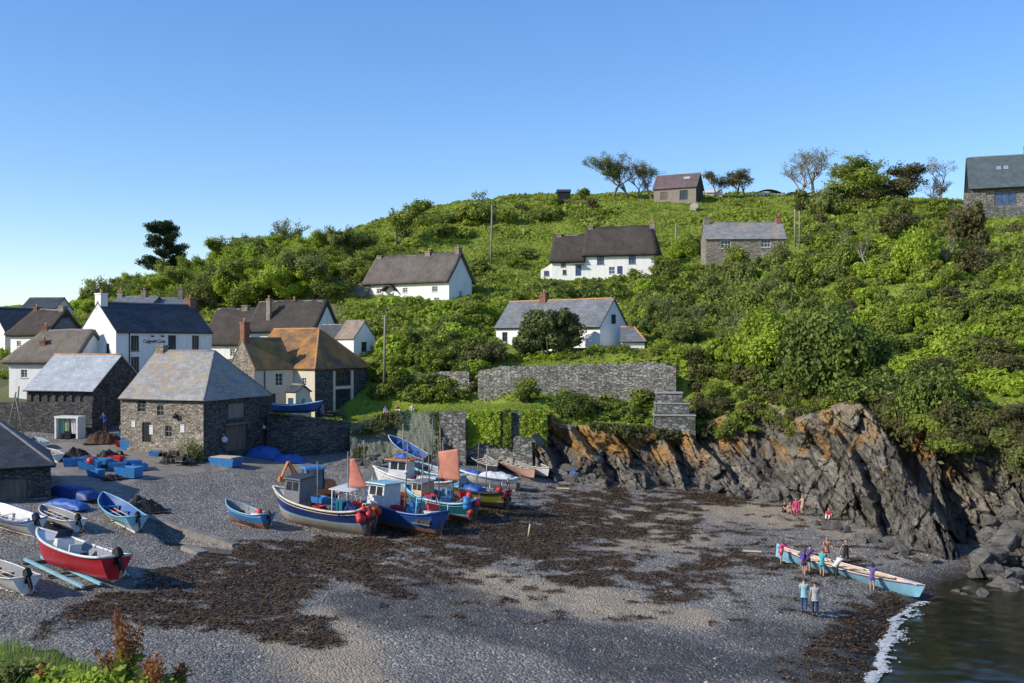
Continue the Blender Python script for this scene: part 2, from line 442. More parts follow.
POOLZ = ground(226, 552).z - .12
def make_beach():
    xs = np.arange(-76, 64, .28); ys = np.arange(24, 114, .28)
    X, Y = np.meshgrid(xs, ys); Z = beach_z(X, Y)
    px, py = project(X, Y, Z)
    wx = (fbm(X * .5, Y * .5) - .5) * 60 + (fbm(X * 2, Y * 2 + 40) - .5) * 34; wy = (fbm(X * .5 + 50, Y * .5) - .5) * 24 + (fbm(X * 2 + 90, Y * 2) - .5) * 12
    def mask(polys):
        m = np.zeros(X.shape, bool)
        for p in polys: m |= inpoly(px + wx, py + wy, p)
        return m
    def soft(m, k=1):
        m = m.astype(float)
        for _ in range(k):
            q = np.pad(m, 1, mode='edge'); m = (q[:-2,1:-1] + q[2:,1:-1] + q[1:-1,:-2] + q[1:-1,2:] + 2 * q[1:-1,1:-1]) / 6
        return m
    weed = (mask(SEAWEED[:2]) & (fbm(X * .9 + 9 + Y * .3, Y * 1.5, 5) > .35)) | (mask(SEAWEED[2:]) & (fbm(X * .9 + 9 + Y * .3, Y * 1.5, 5) > .46))
    thin = (fbm(X * .9 + 31, Y * 1.6 + 7, 5) > .655) & (px > 380) & (py < 625) & (py > 484)
    def track(pts, w):
        q = np.array(pts, float); d = np.full(X.shape, 1e9)
        for i in range(len(q) - 1):
            a_, b_ = q[i], q[i + 1]; ab = b_ - a_; tt = np.clip(((px - a_[0]) * ab[0] + (py - a_[1]) * ab[1]) / (ab @ ab), 0, 1)
            d = np.minimum(d, np.hypot(px + wx * .12 - a_[0] - tt * ab[0], (py + wy * .12 - a_[1] - tt * ab[1]) * 1.6))
        return np.clip(1 - d / w, 0, 1)
    trk = np.zeros(X.shape)
    for off in (-9, -4, 2, 8, 15): trk = np.maximum(trk, track([(395, 548 + off), (450, 572 + off), (560, 600 + off * 1.2), (720, 636 + off * 1.6), (930, 680 + off * 2)], 3.2))
    for off in (0, 7): trk = np.maximum(trk, track([(640, 560 + off), (760, 585 + off), (870, 640 + off * 1.5)], 2.5))
    for off in (0, 6, 13): trk = np.maximum(trk, track([(300, 560 + off), (420, 590 + off), (470, 640 + off)], 2.5))
    trk *= (fbm(X * .7, Y * .7 + 60) > .42)
    weed &= trk < .35; thin &= trk < .35
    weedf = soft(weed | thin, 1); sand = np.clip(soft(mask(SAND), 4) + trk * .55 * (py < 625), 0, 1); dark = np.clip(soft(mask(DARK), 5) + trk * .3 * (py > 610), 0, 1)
    m = np.zeros(X.shape, bool)
    for p in CONC: m |= inpoly(px + wx * .15, py + wy * .15, p)
    conc = soft(m, 1)
    Z2 = Z + (fbm(X * .25, Y * .25 + 9) - .5) * .35 + (fbm(X * 1.1, Y * 1.1, 4) - .5) * .16 * (1 - conc) + weedf * .1 * fbm(X * 3, Y * 3)
    rid = np.sin((Y * .95 - X * .32) * 2.2 + 4 * fbm(X * .1, Y * .1)) * .03      # raked ridges along the shore
    Z2 += rid * (1 - conc) - trk * .05 * (1 - conc)
    pool = soft(inpoly(px, py, [(150,524),(196,537),(236,550),(226,557),(200,553),(168,543)]), 2); Z2 = Z2 * (1 - pool) + np.minimum(Z2, POOLZ - .22) * pool
    V = np.c_[X.ravel(), Y.ravel(), Z2.ravel()]
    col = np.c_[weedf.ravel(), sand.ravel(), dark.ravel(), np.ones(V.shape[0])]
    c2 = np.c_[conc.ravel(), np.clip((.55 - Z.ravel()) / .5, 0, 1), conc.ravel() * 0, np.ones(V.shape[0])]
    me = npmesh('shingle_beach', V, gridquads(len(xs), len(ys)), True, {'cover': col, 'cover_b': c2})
    t = NT('shingle'); o = t.coord('Object')
    a = t.n('ShaderNodeVertexColor', layer_name='cover'); b = t.n('ShaderNodeVertexColor', layer_name='cover_b')
    sa = t.n('ShaderNodeSeparateColor'); t.l(a.outputs[0], sa.inputs[0]); sb = t.n('ShaderNodeSeparateColor'); t.l(b.outputs[0], sb.inputs[0])
    vo = t.n('ShaderNodeTexVoronoi'); vo.inputs['Scale'].default_value = 7.5; t.l(o, vo.inputs['Vector'])
    vs = t.n('ShaderNodeSeparateColor'); t.l(vo.outputs['Color'], vs.inputs[0])
    vo2 = t.n('ShaderNodeTexVoronoi'); vo2.inputs['Scale'].default_value = 17; t.l(o, vo2.inputs['Vector'])
    vs2 = t.n('ShaderNodeSeparateColor'); t.l(vo2.outputs['Color'], vs2.inputs[0])
    peb = t.ramp(vs.outputs[0], [(0, (.06, .06, .06)), (.55, (.18, .168, .150)), (.85, (.31, .285, .245)), (1, (.6, .55, .47))])
    peb2 = t.ramp(vs2.outputs[0], [(0, (.065, .064, .062)), (.6, (.20, .186, .166)), (1, (.41, .37, .31))])
    base = t.mix(.5, peb, peb2)
    base = t.mix(.75, base, t.ramp(t.noise(o, .22, 6, .7), [(.3, (.3, .3, .31)), (.7, (.68, .67, .66))]), 'OVERLAY')
    n3 = t.noise(o, 1.1, 7, .75)
    sandc = t.ramp(t.noise(o, 3, 6, .7), [(.3, (.27, .215, .15)), (.7, (.46, .375, .265))])
    sf = t.math('MULTIPLY', sa.outputs[1], t.ramp(n3, [(.25, (.5, .5, .5)), (.5, (1, 1, 1))]), True)
    base = t.mix(sf, base, sandc)
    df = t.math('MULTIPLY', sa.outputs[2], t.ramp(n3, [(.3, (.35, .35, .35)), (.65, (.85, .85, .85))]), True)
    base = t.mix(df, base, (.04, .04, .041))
    weedc = t.ramp(t.noise(o, 5, 6, .7), [(.3, (.02, .013, .008)), (.55, (.06, .037, .02)), (.75, (.12, .085, .05))])
    base = t.mix(t.math('MULTIPLY', sa.outputs[0], .92, True), base, weedc)
    concc = t.ramp(t.noise(o, .9, 7, .7), [(.3, (.17, .14, .11)), (.7, (.30, .26, .21))])
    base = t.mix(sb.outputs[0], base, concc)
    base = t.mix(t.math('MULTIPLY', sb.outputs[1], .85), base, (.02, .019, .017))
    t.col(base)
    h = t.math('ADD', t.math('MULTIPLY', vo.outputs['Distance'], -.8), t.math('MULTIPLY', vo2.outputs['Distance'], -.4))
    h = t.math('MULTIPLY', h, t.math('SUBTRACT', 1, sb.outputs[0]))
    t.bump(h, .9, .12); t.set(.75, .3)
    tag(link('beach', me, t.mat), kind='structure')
    # loose wrack as small curled ribbons
    rng = np.random.default_rng(3)
    idx = np.where((weedf.ravel() > .35) & (py.ravel() < 720) & (px.ravel() > -30) & (px.ravel() < 1060))[0]
    pick = rng.choice(idx, 64000); P = V[pick] + np.c_[rng.uniform(-.2, .2, (len(pick), 2)), np.zeros(len(pick))]
    a = rng.uniform(0, 6.28, len(P)); L = rng.uniform(.04, .17, len(P)); w = rng.uniform(.02, .06, len(P)); hgt = rng.uniform(.02, .13, len(P))
    d = np.c_[np.cos(a), np.sin(a), np.zeros(len(P))] * L[:, None]; n = np.c_[-np.sin(a), np.cos(a), np.zeros(len(P))] * w[:, None]
    up = np.c_[np.zeros((len(P), 2)), hgt]
    q = np.stack([P - d, P + n + up * .6, P + d + up * rng.uniform(0, 1.2, len(P))[:, None], P - n + up * .3], 1).reshape(-1, 3)
    me = npmesh('wrack', q, np.arange(len(q)).reshape(-1, 4))
    wm = leafmat('wrack', [(.028, .016, .007), (.075, .043, .018), (.15, .09, .04), (.05, .033, .018)], .05, 1.2, .45)
    tag(link('seaweed', me, wm), kind='stuff')
    # loose stones
    free = np.where((weedf.ravel() < .3) & (conc.ravel() < .1) & (py.ravel() < 700) & (py.ravel() > 430) & (px.ravel() > -20) & (px.ravel() < 940) & (Z.ravel() > .05))[0]
    pick = rng.choice(free, 16000); P = V[pick] + np.c_[rng.uniform(-.14, .14, (len(pick), 2)), np.zeros(len(pick))]
    r = rng.uniform(.025, .075, len(P)) * np.where(rng.random(len(P)) > .95, 2.0, 1)
    octv = np.array([(1,0,0),(0,1,0),(-1,0,0),(0,-1,0),(0,0,.7),(0,0,-.7)], float)
    octf = np.array([(0,1,4),(1,2,4),(2,3,4),(3,0,4),(1,0,5),(2,1,5),(3,2,5),(0,3,5)])
    VV = P[:, None] + octv[None] * r[:, None, None] * rng.uniform(.6, 1.2, (len(P), 6, 1))
    FF = octf[None] + (np.arange(len(P)) * 6)[:, None, None]
    me = npmesh('stones', VV.reshape(-1, 3), FF.reshape(-1, 3))
    sm = leafmat('pebbles', [(.08, .085, .09), (.16, .165, .175), (.26, .25, .24), (.42, .4, .37)], 0, .5, .8)
    tag(link('pebbles', me, sm), kind='stuff')
make_beach()

# ================================================================ sea
def make_sea():
    xs = np.r_[np.arange(8, 45, .2), np.linspace(45, 600, 60)]; ys = np.r_[np.linspace(-300, 20, 50), np.arange(20.2, 75, .2)]
    X, Y = np.meshgrid(xs, ys)
    Z = (fbm(X * 1.2, Y * 1.2) - .5) * .10 + (fbm(X * .3, Y * .35 + 3) - .5) * .08
    me = npmesh('sea', np.c_[X.ravel(), Y.ravel(), Z.ravel()], gridquads(len(xs), len(ys)), True)
    t = NT('sea_water'); o = t.coord('Object')
    n = t.noise(o, .35, 6, .7); n2 = t.noise(t.coord('Object', (1, 2.2, 1)), 3.5, 4)
    t.col(t.ramp(n, [(.3, (.008, .011, .007)), (.55, (.02, .023, .013)), (.72, (.05, .036, .015))]))
    t.bump(n2, .16, .05); t.set(.12, .28)
    tag(link('sea', me, t.mat), kind='structure')
    # breaking edge of foam along the waterline
    rng = np.random.default_rng(5)
    line = np.array([(926,603,0),(908,609,0),(896,622,0),(886,638,0),(880,655,0),(877,670,0),(873,690,0)], float)
    ln = np.array(pz(line)); n = 9000; tt = rng.uniform(0, 6, n)
    cx = np.interp(tt, range(7), ln[:,0]); cy = np.interp(tt, range(7), ln[:,1])
    wd = (.10 + .55 * fbm(tt * 2.5, tt * 0 + 5)) * np.sin(np.clip(tt / 6, .04, .97) * math.pi) ** .6
    s = np.abs(rng.normal(0, .8, n)) * wd; s2 = rng.normal(0, .12, n)
    x = cx + s * .95 + s2 + (fbm(tt * 3, tt * 0) - .5) * .9; y = cy - s * .35 + s2 * .3
    keep = fbm(x * 3.2, y * 3.2, 4) + np.where(s < wd * .35, .16, -.06) > .46; x, y = x[keep], y[keep]; n = len(x)
    P = np.c_[x, y, np.maximum(beach_z(x, y), 0) + rng.uniform(.05, .10, n)]
    a = rng.uniform(0, 6.28, n); r = rng.uniform(.03, .10, n); ex = np.c_[np.cos(a), np.sin(a), a * 0] * r[:, None]; ey = np.c_[-np.sin(a), np.cos(a), a * 0] * (r * .6)[:, None]
    V = np.stack([P - ex, P + ey, P + ex, P - ey], 1).reshape(-1, 3)
    f = mix2('foam_white', (.42, .44, .45), (.72, .74, .74), 6, .8, .5, .03)
    tag(link('surf_foam', npmesh('foam', V, np.arange(n * 4).reshape(-1, 4)), f), kind='stuff')
make_sea()

# ================================================================ hill
def make_hill():
    u = np.r_[np.linspace(-300, 0, 60), np.linspace(2, 1024, 420), np.linspace(1028, 1400, 80)]
    n = len(u); front = edge_xyz(u)[1]
    bx = np.interp(u, [-300, 0, 1024, 1400], [-200, -130, 150, 240]); by = np.interp(u, [-300, 0, 512, 1024, 1400], [360, 350, 320, 300, 190])
    v = np.linspace(0, 1, 260) ** 1.5
    X = front[None, :, 0] * (1 - v[:, None]) + bx[None] * v[:, None]; Y = front[None, :, 1] * (1 - v[:, None]) + by[None] * v[:, None]
    Z = hill_z(X, Y)
    Z[0] = front[:, 2]
    lump = (fbm(X * .16, Y * .16) - .5) * 1.6 + (fbm(X * .5, Y * .5) - .5) * .8
    px, py = project(X, Y, Z)
    lawn = inpoly(px, py, [(272,413),(350,424),(430,414),(545,413),(545,403),(400,402),(340,404),(300,404)]) & (Y < 112)
    vill = (px < 345) & (Y < 160)
    amp = np.clip((v[:, None] - .004) / .03, 0, 1) * np.where(lawn, .08, 1) * np.where(vill, .15, 1)
    Z = Z + lump * amp
    V = np.c_[X.ravel(), Y.ravel(), Z.ravel()]
    lf = lawn.ravel().astype(float); vf = vill.ravel().astype(float)
    path = inpoly(px, py, [(318,412),(345,412),(372,423),(350,426)]) & (Y < 104)
    field = inpoly(px, py, [(258,262),(300,246),(345,236),(350,244),(300,258),(268,268)])
    cl = np.c_[lf, np.maximum(path.ravel(), field.ravel() * .8), vf, np.ones(len(V))]
    me = npmesh('hill', V, gridquads(n, len(v)), True, {'zone': cl})
    t = NT('hill_turf'); o = t.coord('Object')
    a = t.n('ShaderNodeVertexColor', layer_name='zone'); sa = t.n('ShaderNodeSeparateColor'); t.l(a.outputs[0], sa.inputs[0])
    c = t.ramp(t.noise(o, .09, 7, .7), [(.3, (.12, .165, .022)), (.5, (.185, .24, .033)), (.7, (.25, .275, .055))])
    c = t.mix(.6, c, t.ramp(t.noise(o, 1.5, 6, .7), [(.3, (.28, .28, .28)), (.7, (.7, .7, .66))]), 'OVERLAY')
    c = t.mix(sa.outputs[0], c, t.ramp(t.noise(o, .8, 6, .7), [(.3, (.19, .26, .03)), (.7, (.27, .33, .05))]))
    c = t.mix(sa.outputs[1], c, t.ramp(t.noise(o, 1.1, 6), [(.3, (.16, .14, .09)), (.7, (.24, .22, .13))]))
    c = t.mix(t.math('MULTIPLY', sa.outputs[2], .7), c, (.11, .10, .085))
    t.col(c); t.bump(t.noise(o, 5, 5, .7), .8, .2); t.set(.95, .1)
    tag(link('hill', me, t.mat), kind='structure')
    return X, Y, Z, px, py, lawn, vill
HG = make_hill()

# ================================================================ cliff
def make_cliff():
    p = np.r_[np.arange(536, 1060, .8), np.linspace(1062, 1400, 90)]
    base, top = edge_xyz(p)
    k = 9; ker = np.ones(k) / k
    for A in (base, top):
        for c in range(3): A[:, c] = np.convolve(np.pad(A[:, c], k // 2, mode='edge'), ker, 'valid')
    base[:, 2] -= .9
    tang = np.gradient((base + top)[:, :2] / 2, axis=0); tang /= np.linalg.norm(tang, axis=1)[:, None] + 1e-9
    nrm = np.c_[tang[:, 1], -tang[:, 0]]
    ks = 41; kk = np.ones(ks) / ks
    nrm = np.c_[np.convolve(np.pad(nrm[:, 0], ks // 2, mode='edge'), kk, 'valid'), np.convolve(np.pad(nrm[:, 1], ks // 2, mode='edge'), kk, 'valid')]
    nrm = .25 * nrm + .75 * np.array([-.15, -.99]); nrm /= np.linalg.norm(nrm, axis=1)[:, None]
    nv = 130; v = np.linspace(0, 1, nv)
    P = p[None, :] + 0 * v[:, None]; Vv = v[:, None] + 0 * p[None, :]
    S = P * .09                         # metres along, roughly
    Zm = base[None, :, 2] * (1 - Vv) + top[None, :, 2] * Vv
    left = np.clip((765 - P) / 40, 0, 1)
    wob = (fbm(S * .35, Zm * .35) - .5)
    # ribs on the left, tilted slabs on the right; each runs out and then breaks back
    tl = P + Vv * 46 + wob * 46
    fl = (tl / 41.0) % 1.0
    dl = np.where(fl < .86, fl / .86, (1 - fl) / .14) * 2.7 - 1.2
    dl += np.where(((tl / 17.) % 1) < .8, ((tl / 17.) % 1), 0) * .5
    tr = P + Vv * 78 + wob * 30
    def slab(t0, run, amp, brk):
        x = (tr - t0)
        return np.where(x < 0, np.clip(1 + x / run, 0, 1), np.clip(1 - x / brk, 0, 1)) * amp
    ts = P + Vv * 122 + wob * 26
    dr = np.where(ts < 975, np.clip(1 + (ts - 975) / 105, 0, 1), np.clip(1 - (ts - 975) / 6, 0, 1)) * 3.8 + slab(893, 50, 2.7, 4) + slab(800, 40, 1.3, 4) + slab(1140, 40, 2.0, 12) + slab(838, 30, .9, 5) - .9
    dr -= np.exp(-((ts - 1030) / 52) ** 4) * 5.2
    f2 = ((P * 1.0 - Vv * 36 + wob * 30) / 23.0) % 1
    dr += np.where(f2 < .9, f2, 0) * .28
    def hsh(k): return (np.sin(k * 12.9898) * 43758.5453) % 1 - .5
    c1 = tr / 13.0 + (fbm(S * .5, Zm * .5 + 70) - .5) * 1.2; c2 = (P - Zm * 7) / 17.0 + (fbm(S * .6 + 20, Zm * .6) - .5) * 1.4; c3 = tr / 4.6 + (fbm(S * 1.2, Zm * 1.2) - .5)
    dr += hsh(np.floor(c1)) * 1.0 + hsh(np.floor(c2) + 300 + 17 * np.floor(c1 / 2)) * .5 + hsh(np.floor(c3) + 900) * .16
    tone = hsh(np.floor(c1) + 51) + hsh(np.floor(c2) + 77 + 5 * np.floor(c1)) * .8 + hsh(np.floor(c3) + 23) * .5
    f3 = ((tr * .9 + wob * 22) / 8.5) % 1
    dr += np.where(f3 < .8, f3 * .22, 0)
    d = dl * left + dr * (1 - left)
    def facets(sx, sz, shear, amp, tilt, seed):
        # flat broken faces: nearest-seed cells, each with its own set-back and tilt
        rg = np.random.default_rng(seed); q = np.c_[(S / sx + (Zm / sz) * shear).ravel(), (Zm / sz).ravel()]
        q = q + np.c_[(fbm(S * .8, Zm * .8) - .5).ravel(), (fbm(S * .8 + 40, Zm * .8) - .5).ravel()] * .35
        gx, gz = np.floor(q[:, 0]).astype(int), np.floor(q[:, 1]).astype(int); n_ = 512
        jx = rg.random((n_, n_)); jz = rg.random((n_, n_)); am = rg.uniform(-1, 1, (n_, n_)); tx = rg.normal(0, 1, (n_, n_)); tz = rg.normal(0, 1, (n_, n_))
        best = np.full(len(q), 1e9); b2 = best.copy(); out = np.zeros(len(q))
        for dx in (-1, 0, 1):
            for dz in (-1, 0, 1):
                i, j = (gx + dx) % n_, (gz + dz) % n_
                ex = q[:, 0] - (gx + dx + jx[i, j]); ez = q[:, 1] - (gz + dz + jz[i, j]); d2 = ex * ex + ez * ez
                m = d2 < best; b2 = np.where(m, best, np.minimum(b2, d2)); best = np.where(m, d2, best); out = np.where(m, am[i, j] * amp + (tx[i, j] * ex + tz[i, j] * ez) * tilt, out)
        return out.reshape(S.shape), np.clip(1 - (np.sqrt(b2) - np.sqrt(best)).reshape(S.shape) / .11, 0, 1)
    f_a, k_a = facets(2.1, 3.0, 1.35, .85, .9, 1); f_b, k_b = facets(.75, 1.1, 1.35, .36, .45, 2); f_c, k_c = facets(.32, .5, 1.5, .08, .12, 3)
    d += (f_a * .7 + f_b * .5 + f_c - k_a * .4 - k_b * .12)
    crack = np.clip(k_a * .8 + k_b * .35, 0, 1) * (fbm(S * .7 + 5, Zm * .7) > .42)
    d += (fbm(S * .4 + 3, Zm * .4) - .5) * 1.3 + (fbm(S * 6, Zm * 6) - .5) * .12
    d += np.sin(Vv * math.pi) * .3
    edge = np.clip(Vv / .04, 0.55, 1) * np.clip((1 - Vv) / .06, 0, 1)
    d *= edge
    prof = Vv ** .9
    X = base[None, :, 0] * (1 - prof) + top[None, :, 0] * prof + nrm[None, :, 0] * d
    Y = base[None, :, 1] * (1 - prof) + top[None, :, 1] * prof + nrm[None, :, 1] * d
    Z = Zm + np.clip(d, 0, 3) * .06
    px, py = project(X, Y, Z)
    li = np.zeros(P.shape)
    wp = (fbm(S * .8, Zm * .8) - .5) * 30
    for c in ([(880,385),(902,392),(938,440),(926,462),(905,446),(880,426)],): li = np.maximum(li, inpoly(px + wp, py + wp, c) * .9)
    li = np.maximum(li, left * np.clip((Vv - .42) / .25, 0, 1) * np.clip((fbm(S * .7 + 8, Zm * .7, 5) - .42) / .12, 0, 1))
    li = np.maximum(li, np.clip((fbm(S * .9 + 80, Zm * .9, 5) - .56) / .1, 0, 1) * np.clip((Vv - .35) / .2, 0, 1) * .75)
    soil = np.clip((Vv - .70 + (fbm(S * .6, Zm * .6 + 9) - .5) * .5) / .18, 0, 1) * np.clip(1 - left * .35, 0, 1)
    wet = np.clip((1.9 - Zm + (fbm(S, Zm) - .5) * 1.2) / .8, 0, 1)
    col = np.c_[li.ravel(), soil.ravel(), wet.ravel(), np.ones(li.size)]
    me = npmesh('cliff', np.c_[X.ravel(), Y.ravel(), Z.ravel()], gridquads(len(p), nv), False, {'rock': col, 'tone': np.c_[np.clip(.5 + tone * .26 + f_a * .16 + f_b * .3, 0, 1).ravel(), crack.ravel(), crack.ravel() * 0, np.ones(crack.size)]})
    tag(link('cliff', me, rockmat('cliff_rock', True)), kind='structure')
def rockmat(name, attr=False):
    t = NT(name); o = t.coord('Object')
    def tilt(rot, sc):            # turn first, then stretch
        q = t.n('ShaderNodeTexCoord'); m_ = t.n('ShaderNodeMapping', vector_type='TEXTURE'); m_.inputs['Rotation'].default_value = rot; m_.inputs['Scale'].default_value = tuple(1 / k for k in sc)
        t.l(q.outputs['Object'], m_.inputs[0]); return m_.outputs[0]
    st = t.noise(tilt((0, R(-46), R(12)), (.45, .6, 2.4)), 1.5, 9, .75)
    c = t.ramp(st, [(.28, (.05, .047, .043)), (.45, (.13, .12, .105)), (.6, (.215, .197, .168)), (.78, (.35, .315, .26))])
    c = t.mix(.7, c, t.ramp(t.noise(o, .45, 6, .75), [(.3, (.3, .3, .31)), (.7, (.68, .67, .64))]), 'OVERLAY')
    # open joints, drawn thin and broken
    jv = t.n('ShaderNodeTexVoronoi', feature='DISTANCE_TO_EDGE'); jv.inputs['Scale'].default_value = .9; t.l(tilt((0, R(-46), R(12)), (.5, .6, 1.5)), jv.inputs['Vector'])
    cr = t.ramp(jv.outputs['Distance'], [(.0, (0, 0, 0)), (.03, (1, 1, 1))])
    patch = t.ramp(t.noise(o, .9, 4), [(.42, (0, 0, 0)), (.58, (1, 1, 1))])
    c = t.mix(t.math('MULTIPLY', t.math('SUBTRACT', 1, cr), t.math('MULTIPLY', patch, .8)), c, (.02, .019, .018))
    if attr:
        tn = t.n('ShaderNodeVertexColor', layer_name='tone'); ts_ = t.n('ShaderNodeSeparateColor'); t.l(tn.outputs[0], ts_.inputs[0]); c = t.mix(.85, c, t.ramp(ts_.outputs[0], [(0, (.08, .08, .08)), (1, (.9, .88, .84))]), 'OVERLAY'); c = t.mix(t.math('MULTIPLY', ts_.outputs[1], .92), c, (.012, .012, .011))
        a = t.n('ShaderNodeVertexColor', layer_name='rock'); s = t.n('ShaderNodeSeparateColor'); t.l(a.outputs[0], s.inputs[0])
        n = t.noise(o, 2.2, 7, .75)
        c = t.mix(t.math('MULTIPLY', s.outputs[1], t.ramp(n, [(.25, (.35, .35, .35)), (.55, (1, 1, 1))]), True), c, t.ramp(t.noise(o, 1.2, 6), [(.3, (.19, .145, .09)), (.7, (.38, .31, .21))]))
        c = t.mix(t.math('MULTIPLY', s.outputs[0], t.ramp(n, [(.35, (.1, .1, .1)), (.58, (1, 1, 1))]), True), c, t.ramp(n, [(.3, (.30, .12, .02)), (.7, (.42, .25, .06))]))
        c = t.mix(t.math('MULTIPLY', s.outputs[2], .5), c, (.05, .05, .05))
    t.col(c)
    h = t.math('ADD', t.math('MULTIPLY', st, .8), t.math('MULTIPLY', cr, .25))
    t.bump(t.math('ADD', h, t.math('MULTIPLY', t.noise(o, 9, 5), .25)), 1.0, .22)
    return t.set(.85, .25)
make_cliff()
ROCK = rockmat('boulder_rock')

# boulders at the cliff foot
def boulder_mesh(seed):
    rg = random.Random(seed); bm = bmesh.new(); bmesh.ops.create_icosphere(bm, subdivisions=3, radius=1)
    pl = [(Vector((rg.gauss(0, 1), rg.gauss(0, 1), rg.gauss(0, 1))).normalized(), rg.uniform(.42, .72)) for _ in range(11)]
    for v in bm.verts:
        for n, d in pl:
            k = v.co.dot(n)
            if k > d: v.co -= n * (k - d)
        v.co *= 1.3 + .03 * noise.noise(v.co * 3 + Vector((seed, 0, 0)))
    me = bpy.data.meshes.new('boulder'); bm.to_mesh(me); bm.free(); return me
BMS = [boulder_mesh(i) for i in range(6)]
for m in BMS: m.materials.append(ROCK)
def boulders(polys, n, rr, label, group, seed, zoff=.25, bl=None):
    rg = random.Random(seed)
    k = 0
    while k < n:
        poly = polys[rg.randrange(len(polys))]
        px = rg.uniform(min(q[0] for q in poly), max(q[0] for q in poly)); py = rg.uniform(min(q[1] for q in poly), max(q[1] for q in poly))
        if not inpoly(np.array([px]), np.array([py]), poly)[0]: continue
        g = ground(px, py); r = rg.uniform(*rr) * (1.6 if rg.random() > .85 else 1)
        o = bpy.data.objects.new('boulder', BMS[rg.randrange(6)]); COL.objects.link(o)
        o.location = g + Vector((0, 0, r * zoff + (bl(px, py) if bl else 0))); o.scale = (r * rg.uniform(.8, 1.4), r * rg.uniform(.8, 1.2), r * rg.uniform(.6, .95))
        o.rotation_euler = (rg.uniform(-.4, .4), rg.uniform(-.4, .4), rg.uniform(0, 6.3))
        tag(o, label, 'boulder', group); k += 1
boulders([[(690,478),(775,486),(778,502),(730,497),(690,490)]], 34, (.3, .75), 'grey boulder lying at the cliff foot behind the group on the sand', 'boulders at the back of the beach', 1)
boulders([[(1004,520),(1040,510),(1050,610),(1000,600),(972,584)]], 60, (.3, .75), 'angular boulder heaped in the gully at the right end of the cliff', 'boulders in the cliff gully by the water', 2, bl=lambda px, py: max(0, (588 - py) * .055))
boulders([[(800,517),(900,547),(945,566),(900,556),(805,524)]], 16, (.25, .6), 'broken rock at the foot of the big tilted slab', 'rocks along the foot of the slab', 3)
boulders([[(560,474),(690,482),(690,490),(560,482)]], 26, (.3, .7), 'weathered rock at the foot of the orange stained ribs', 'rocks along the foot of the orange ribs', 4)
boulders([[(350,468),(440,468),(440,460),(350,462)]], 30, (.25, .6), 'pale rock piled at the foot of the netting slope', 'rocks at the foot of the netting slope', 6)
boulders([[(940,590),(975,594),(1000,612),(985,618)]], 5, (.3, .6), 'weedy rock standing in the shallows beside the gig bow', 'rocks in the shallows', 8, zoff=.5)

# bank behind the boats, held by old netting
def make_bank():
    p = np.linspace(350, 441, 120); b, t = edge_xyz(p); b[:, 2] -= .5; nv = 50
    v = np.linspace(0, 1, nv)[:, None]
    X = b[None, :, 0] * (1 - v) + t[None, :, 0] * v; Y = b[None, :, 1] * (1 - v) + t[None, :, 1] * v
    Z = b[None, :, 2] * (1 - v) + t[None, :, 2] * v
    Z = Z + np.sin(v * math.pi) * (-.3) + (fbm(X * .8, Y * .8) - .5) * .9 * np.sin(v * math.pi) + (fbm(X * 3, Y * 3) - .5) * .3 * np.sin(v * math.pi)
    me = npmesh('bank', np.c_[X.ravel(), Y.ravel(), Z.ravel()], gridquads(120, nv), True)
    tag(link('grassy_bank', me, mix2('bank_rubble', (.07, .085, .03), (.22, .21, .15), .9, .95, .9, .15, c3=(.13, .16, .05))), kind='structure')
make_bank()

# headland this side of the cove: carries the grass in the near corner and shades the left boats
def make_headland():
    ep = [(1.5,5.0),(-1.3,8.6),(-4.1,11.0),(-9,14.2),(-17,22),(-26,32),(-36,40),(-46,50),(-52,62),(-58,78),(-90,90)]
    ea = np.array(ep, float)
    xs = np.r_[np.linspace(-110, -20, 130), np.arange(-19.6, 3, .16)]; ys = np.r_[np.arange(2, 16, .16), np.linspace(16.4, 92, 120)]
    X, Y = np.meshgrid(xs, ys)
    D = np.full(X.shape, 1e9); sg = np.zeros(X.shape)
    for i in range(len(ea) - 1):
        a, b = ea[i], ea[i + 1]; ab = b - a
        t_ = np.clip(((X - a[0]) * ab[0] + (Y - a[1]) * ab[1]) / (ab @ ab), 0, 1)
        dx = X - a[0] - t_ * ab[0]; dy = Y - a[1] - t_ * ab[1]; d = np.hypot(dx, dy)
        s = np.sign(ab[0] * (Y - a[1]) - ab[1] * (X - a[0]))
        m = d < D; D = np.where(m, d, D); sg = np.where(m, s, sg)
    D = D * sg                               # positive inland
    D = D + (fbm(X * .4, Y * .4) - .5) * 1.0
    far = np.clip((Y - 46) / 22, 0, 1)
    hi = 11.50 - .28 * np.clip((-4.2 - X) / 2.5, 0, 1) + (fbm(X * .25, Y * .25) - .5) * .5 + np.clip(D, 0, 30) * (.012 + far * .188) + far * 5.0 - np.clip((Y - 14) / 14, 0, 1) * 2.6 * (1 - far)
    Z = np.where(D > 0, hi, hi + D * 2.2)
    Z = np.maximum(Z, -3)
    me = npmesh('headland', np.c_[X.ravel(), Y.ravel(), Z.ravel()], gridquads(len(xs), len(ys)), True)
    tag(link('headland', me, mix2('headland_turf', (.04, .06, .015), (.11, .14, .03), .6, .95, .6, .1)), kind='structure')
    return xs, ys, Z
HX, HYS, HZ = make_headland()
def headland_z(x, y):
    i = min(max(int(np.searchsorted(HX, x)), 0), len(HX) - 1); j = min(max(int(np.searchsorted(HYS, y)), 0), len(HYS) - 1)
    return float(HZ[j, i])
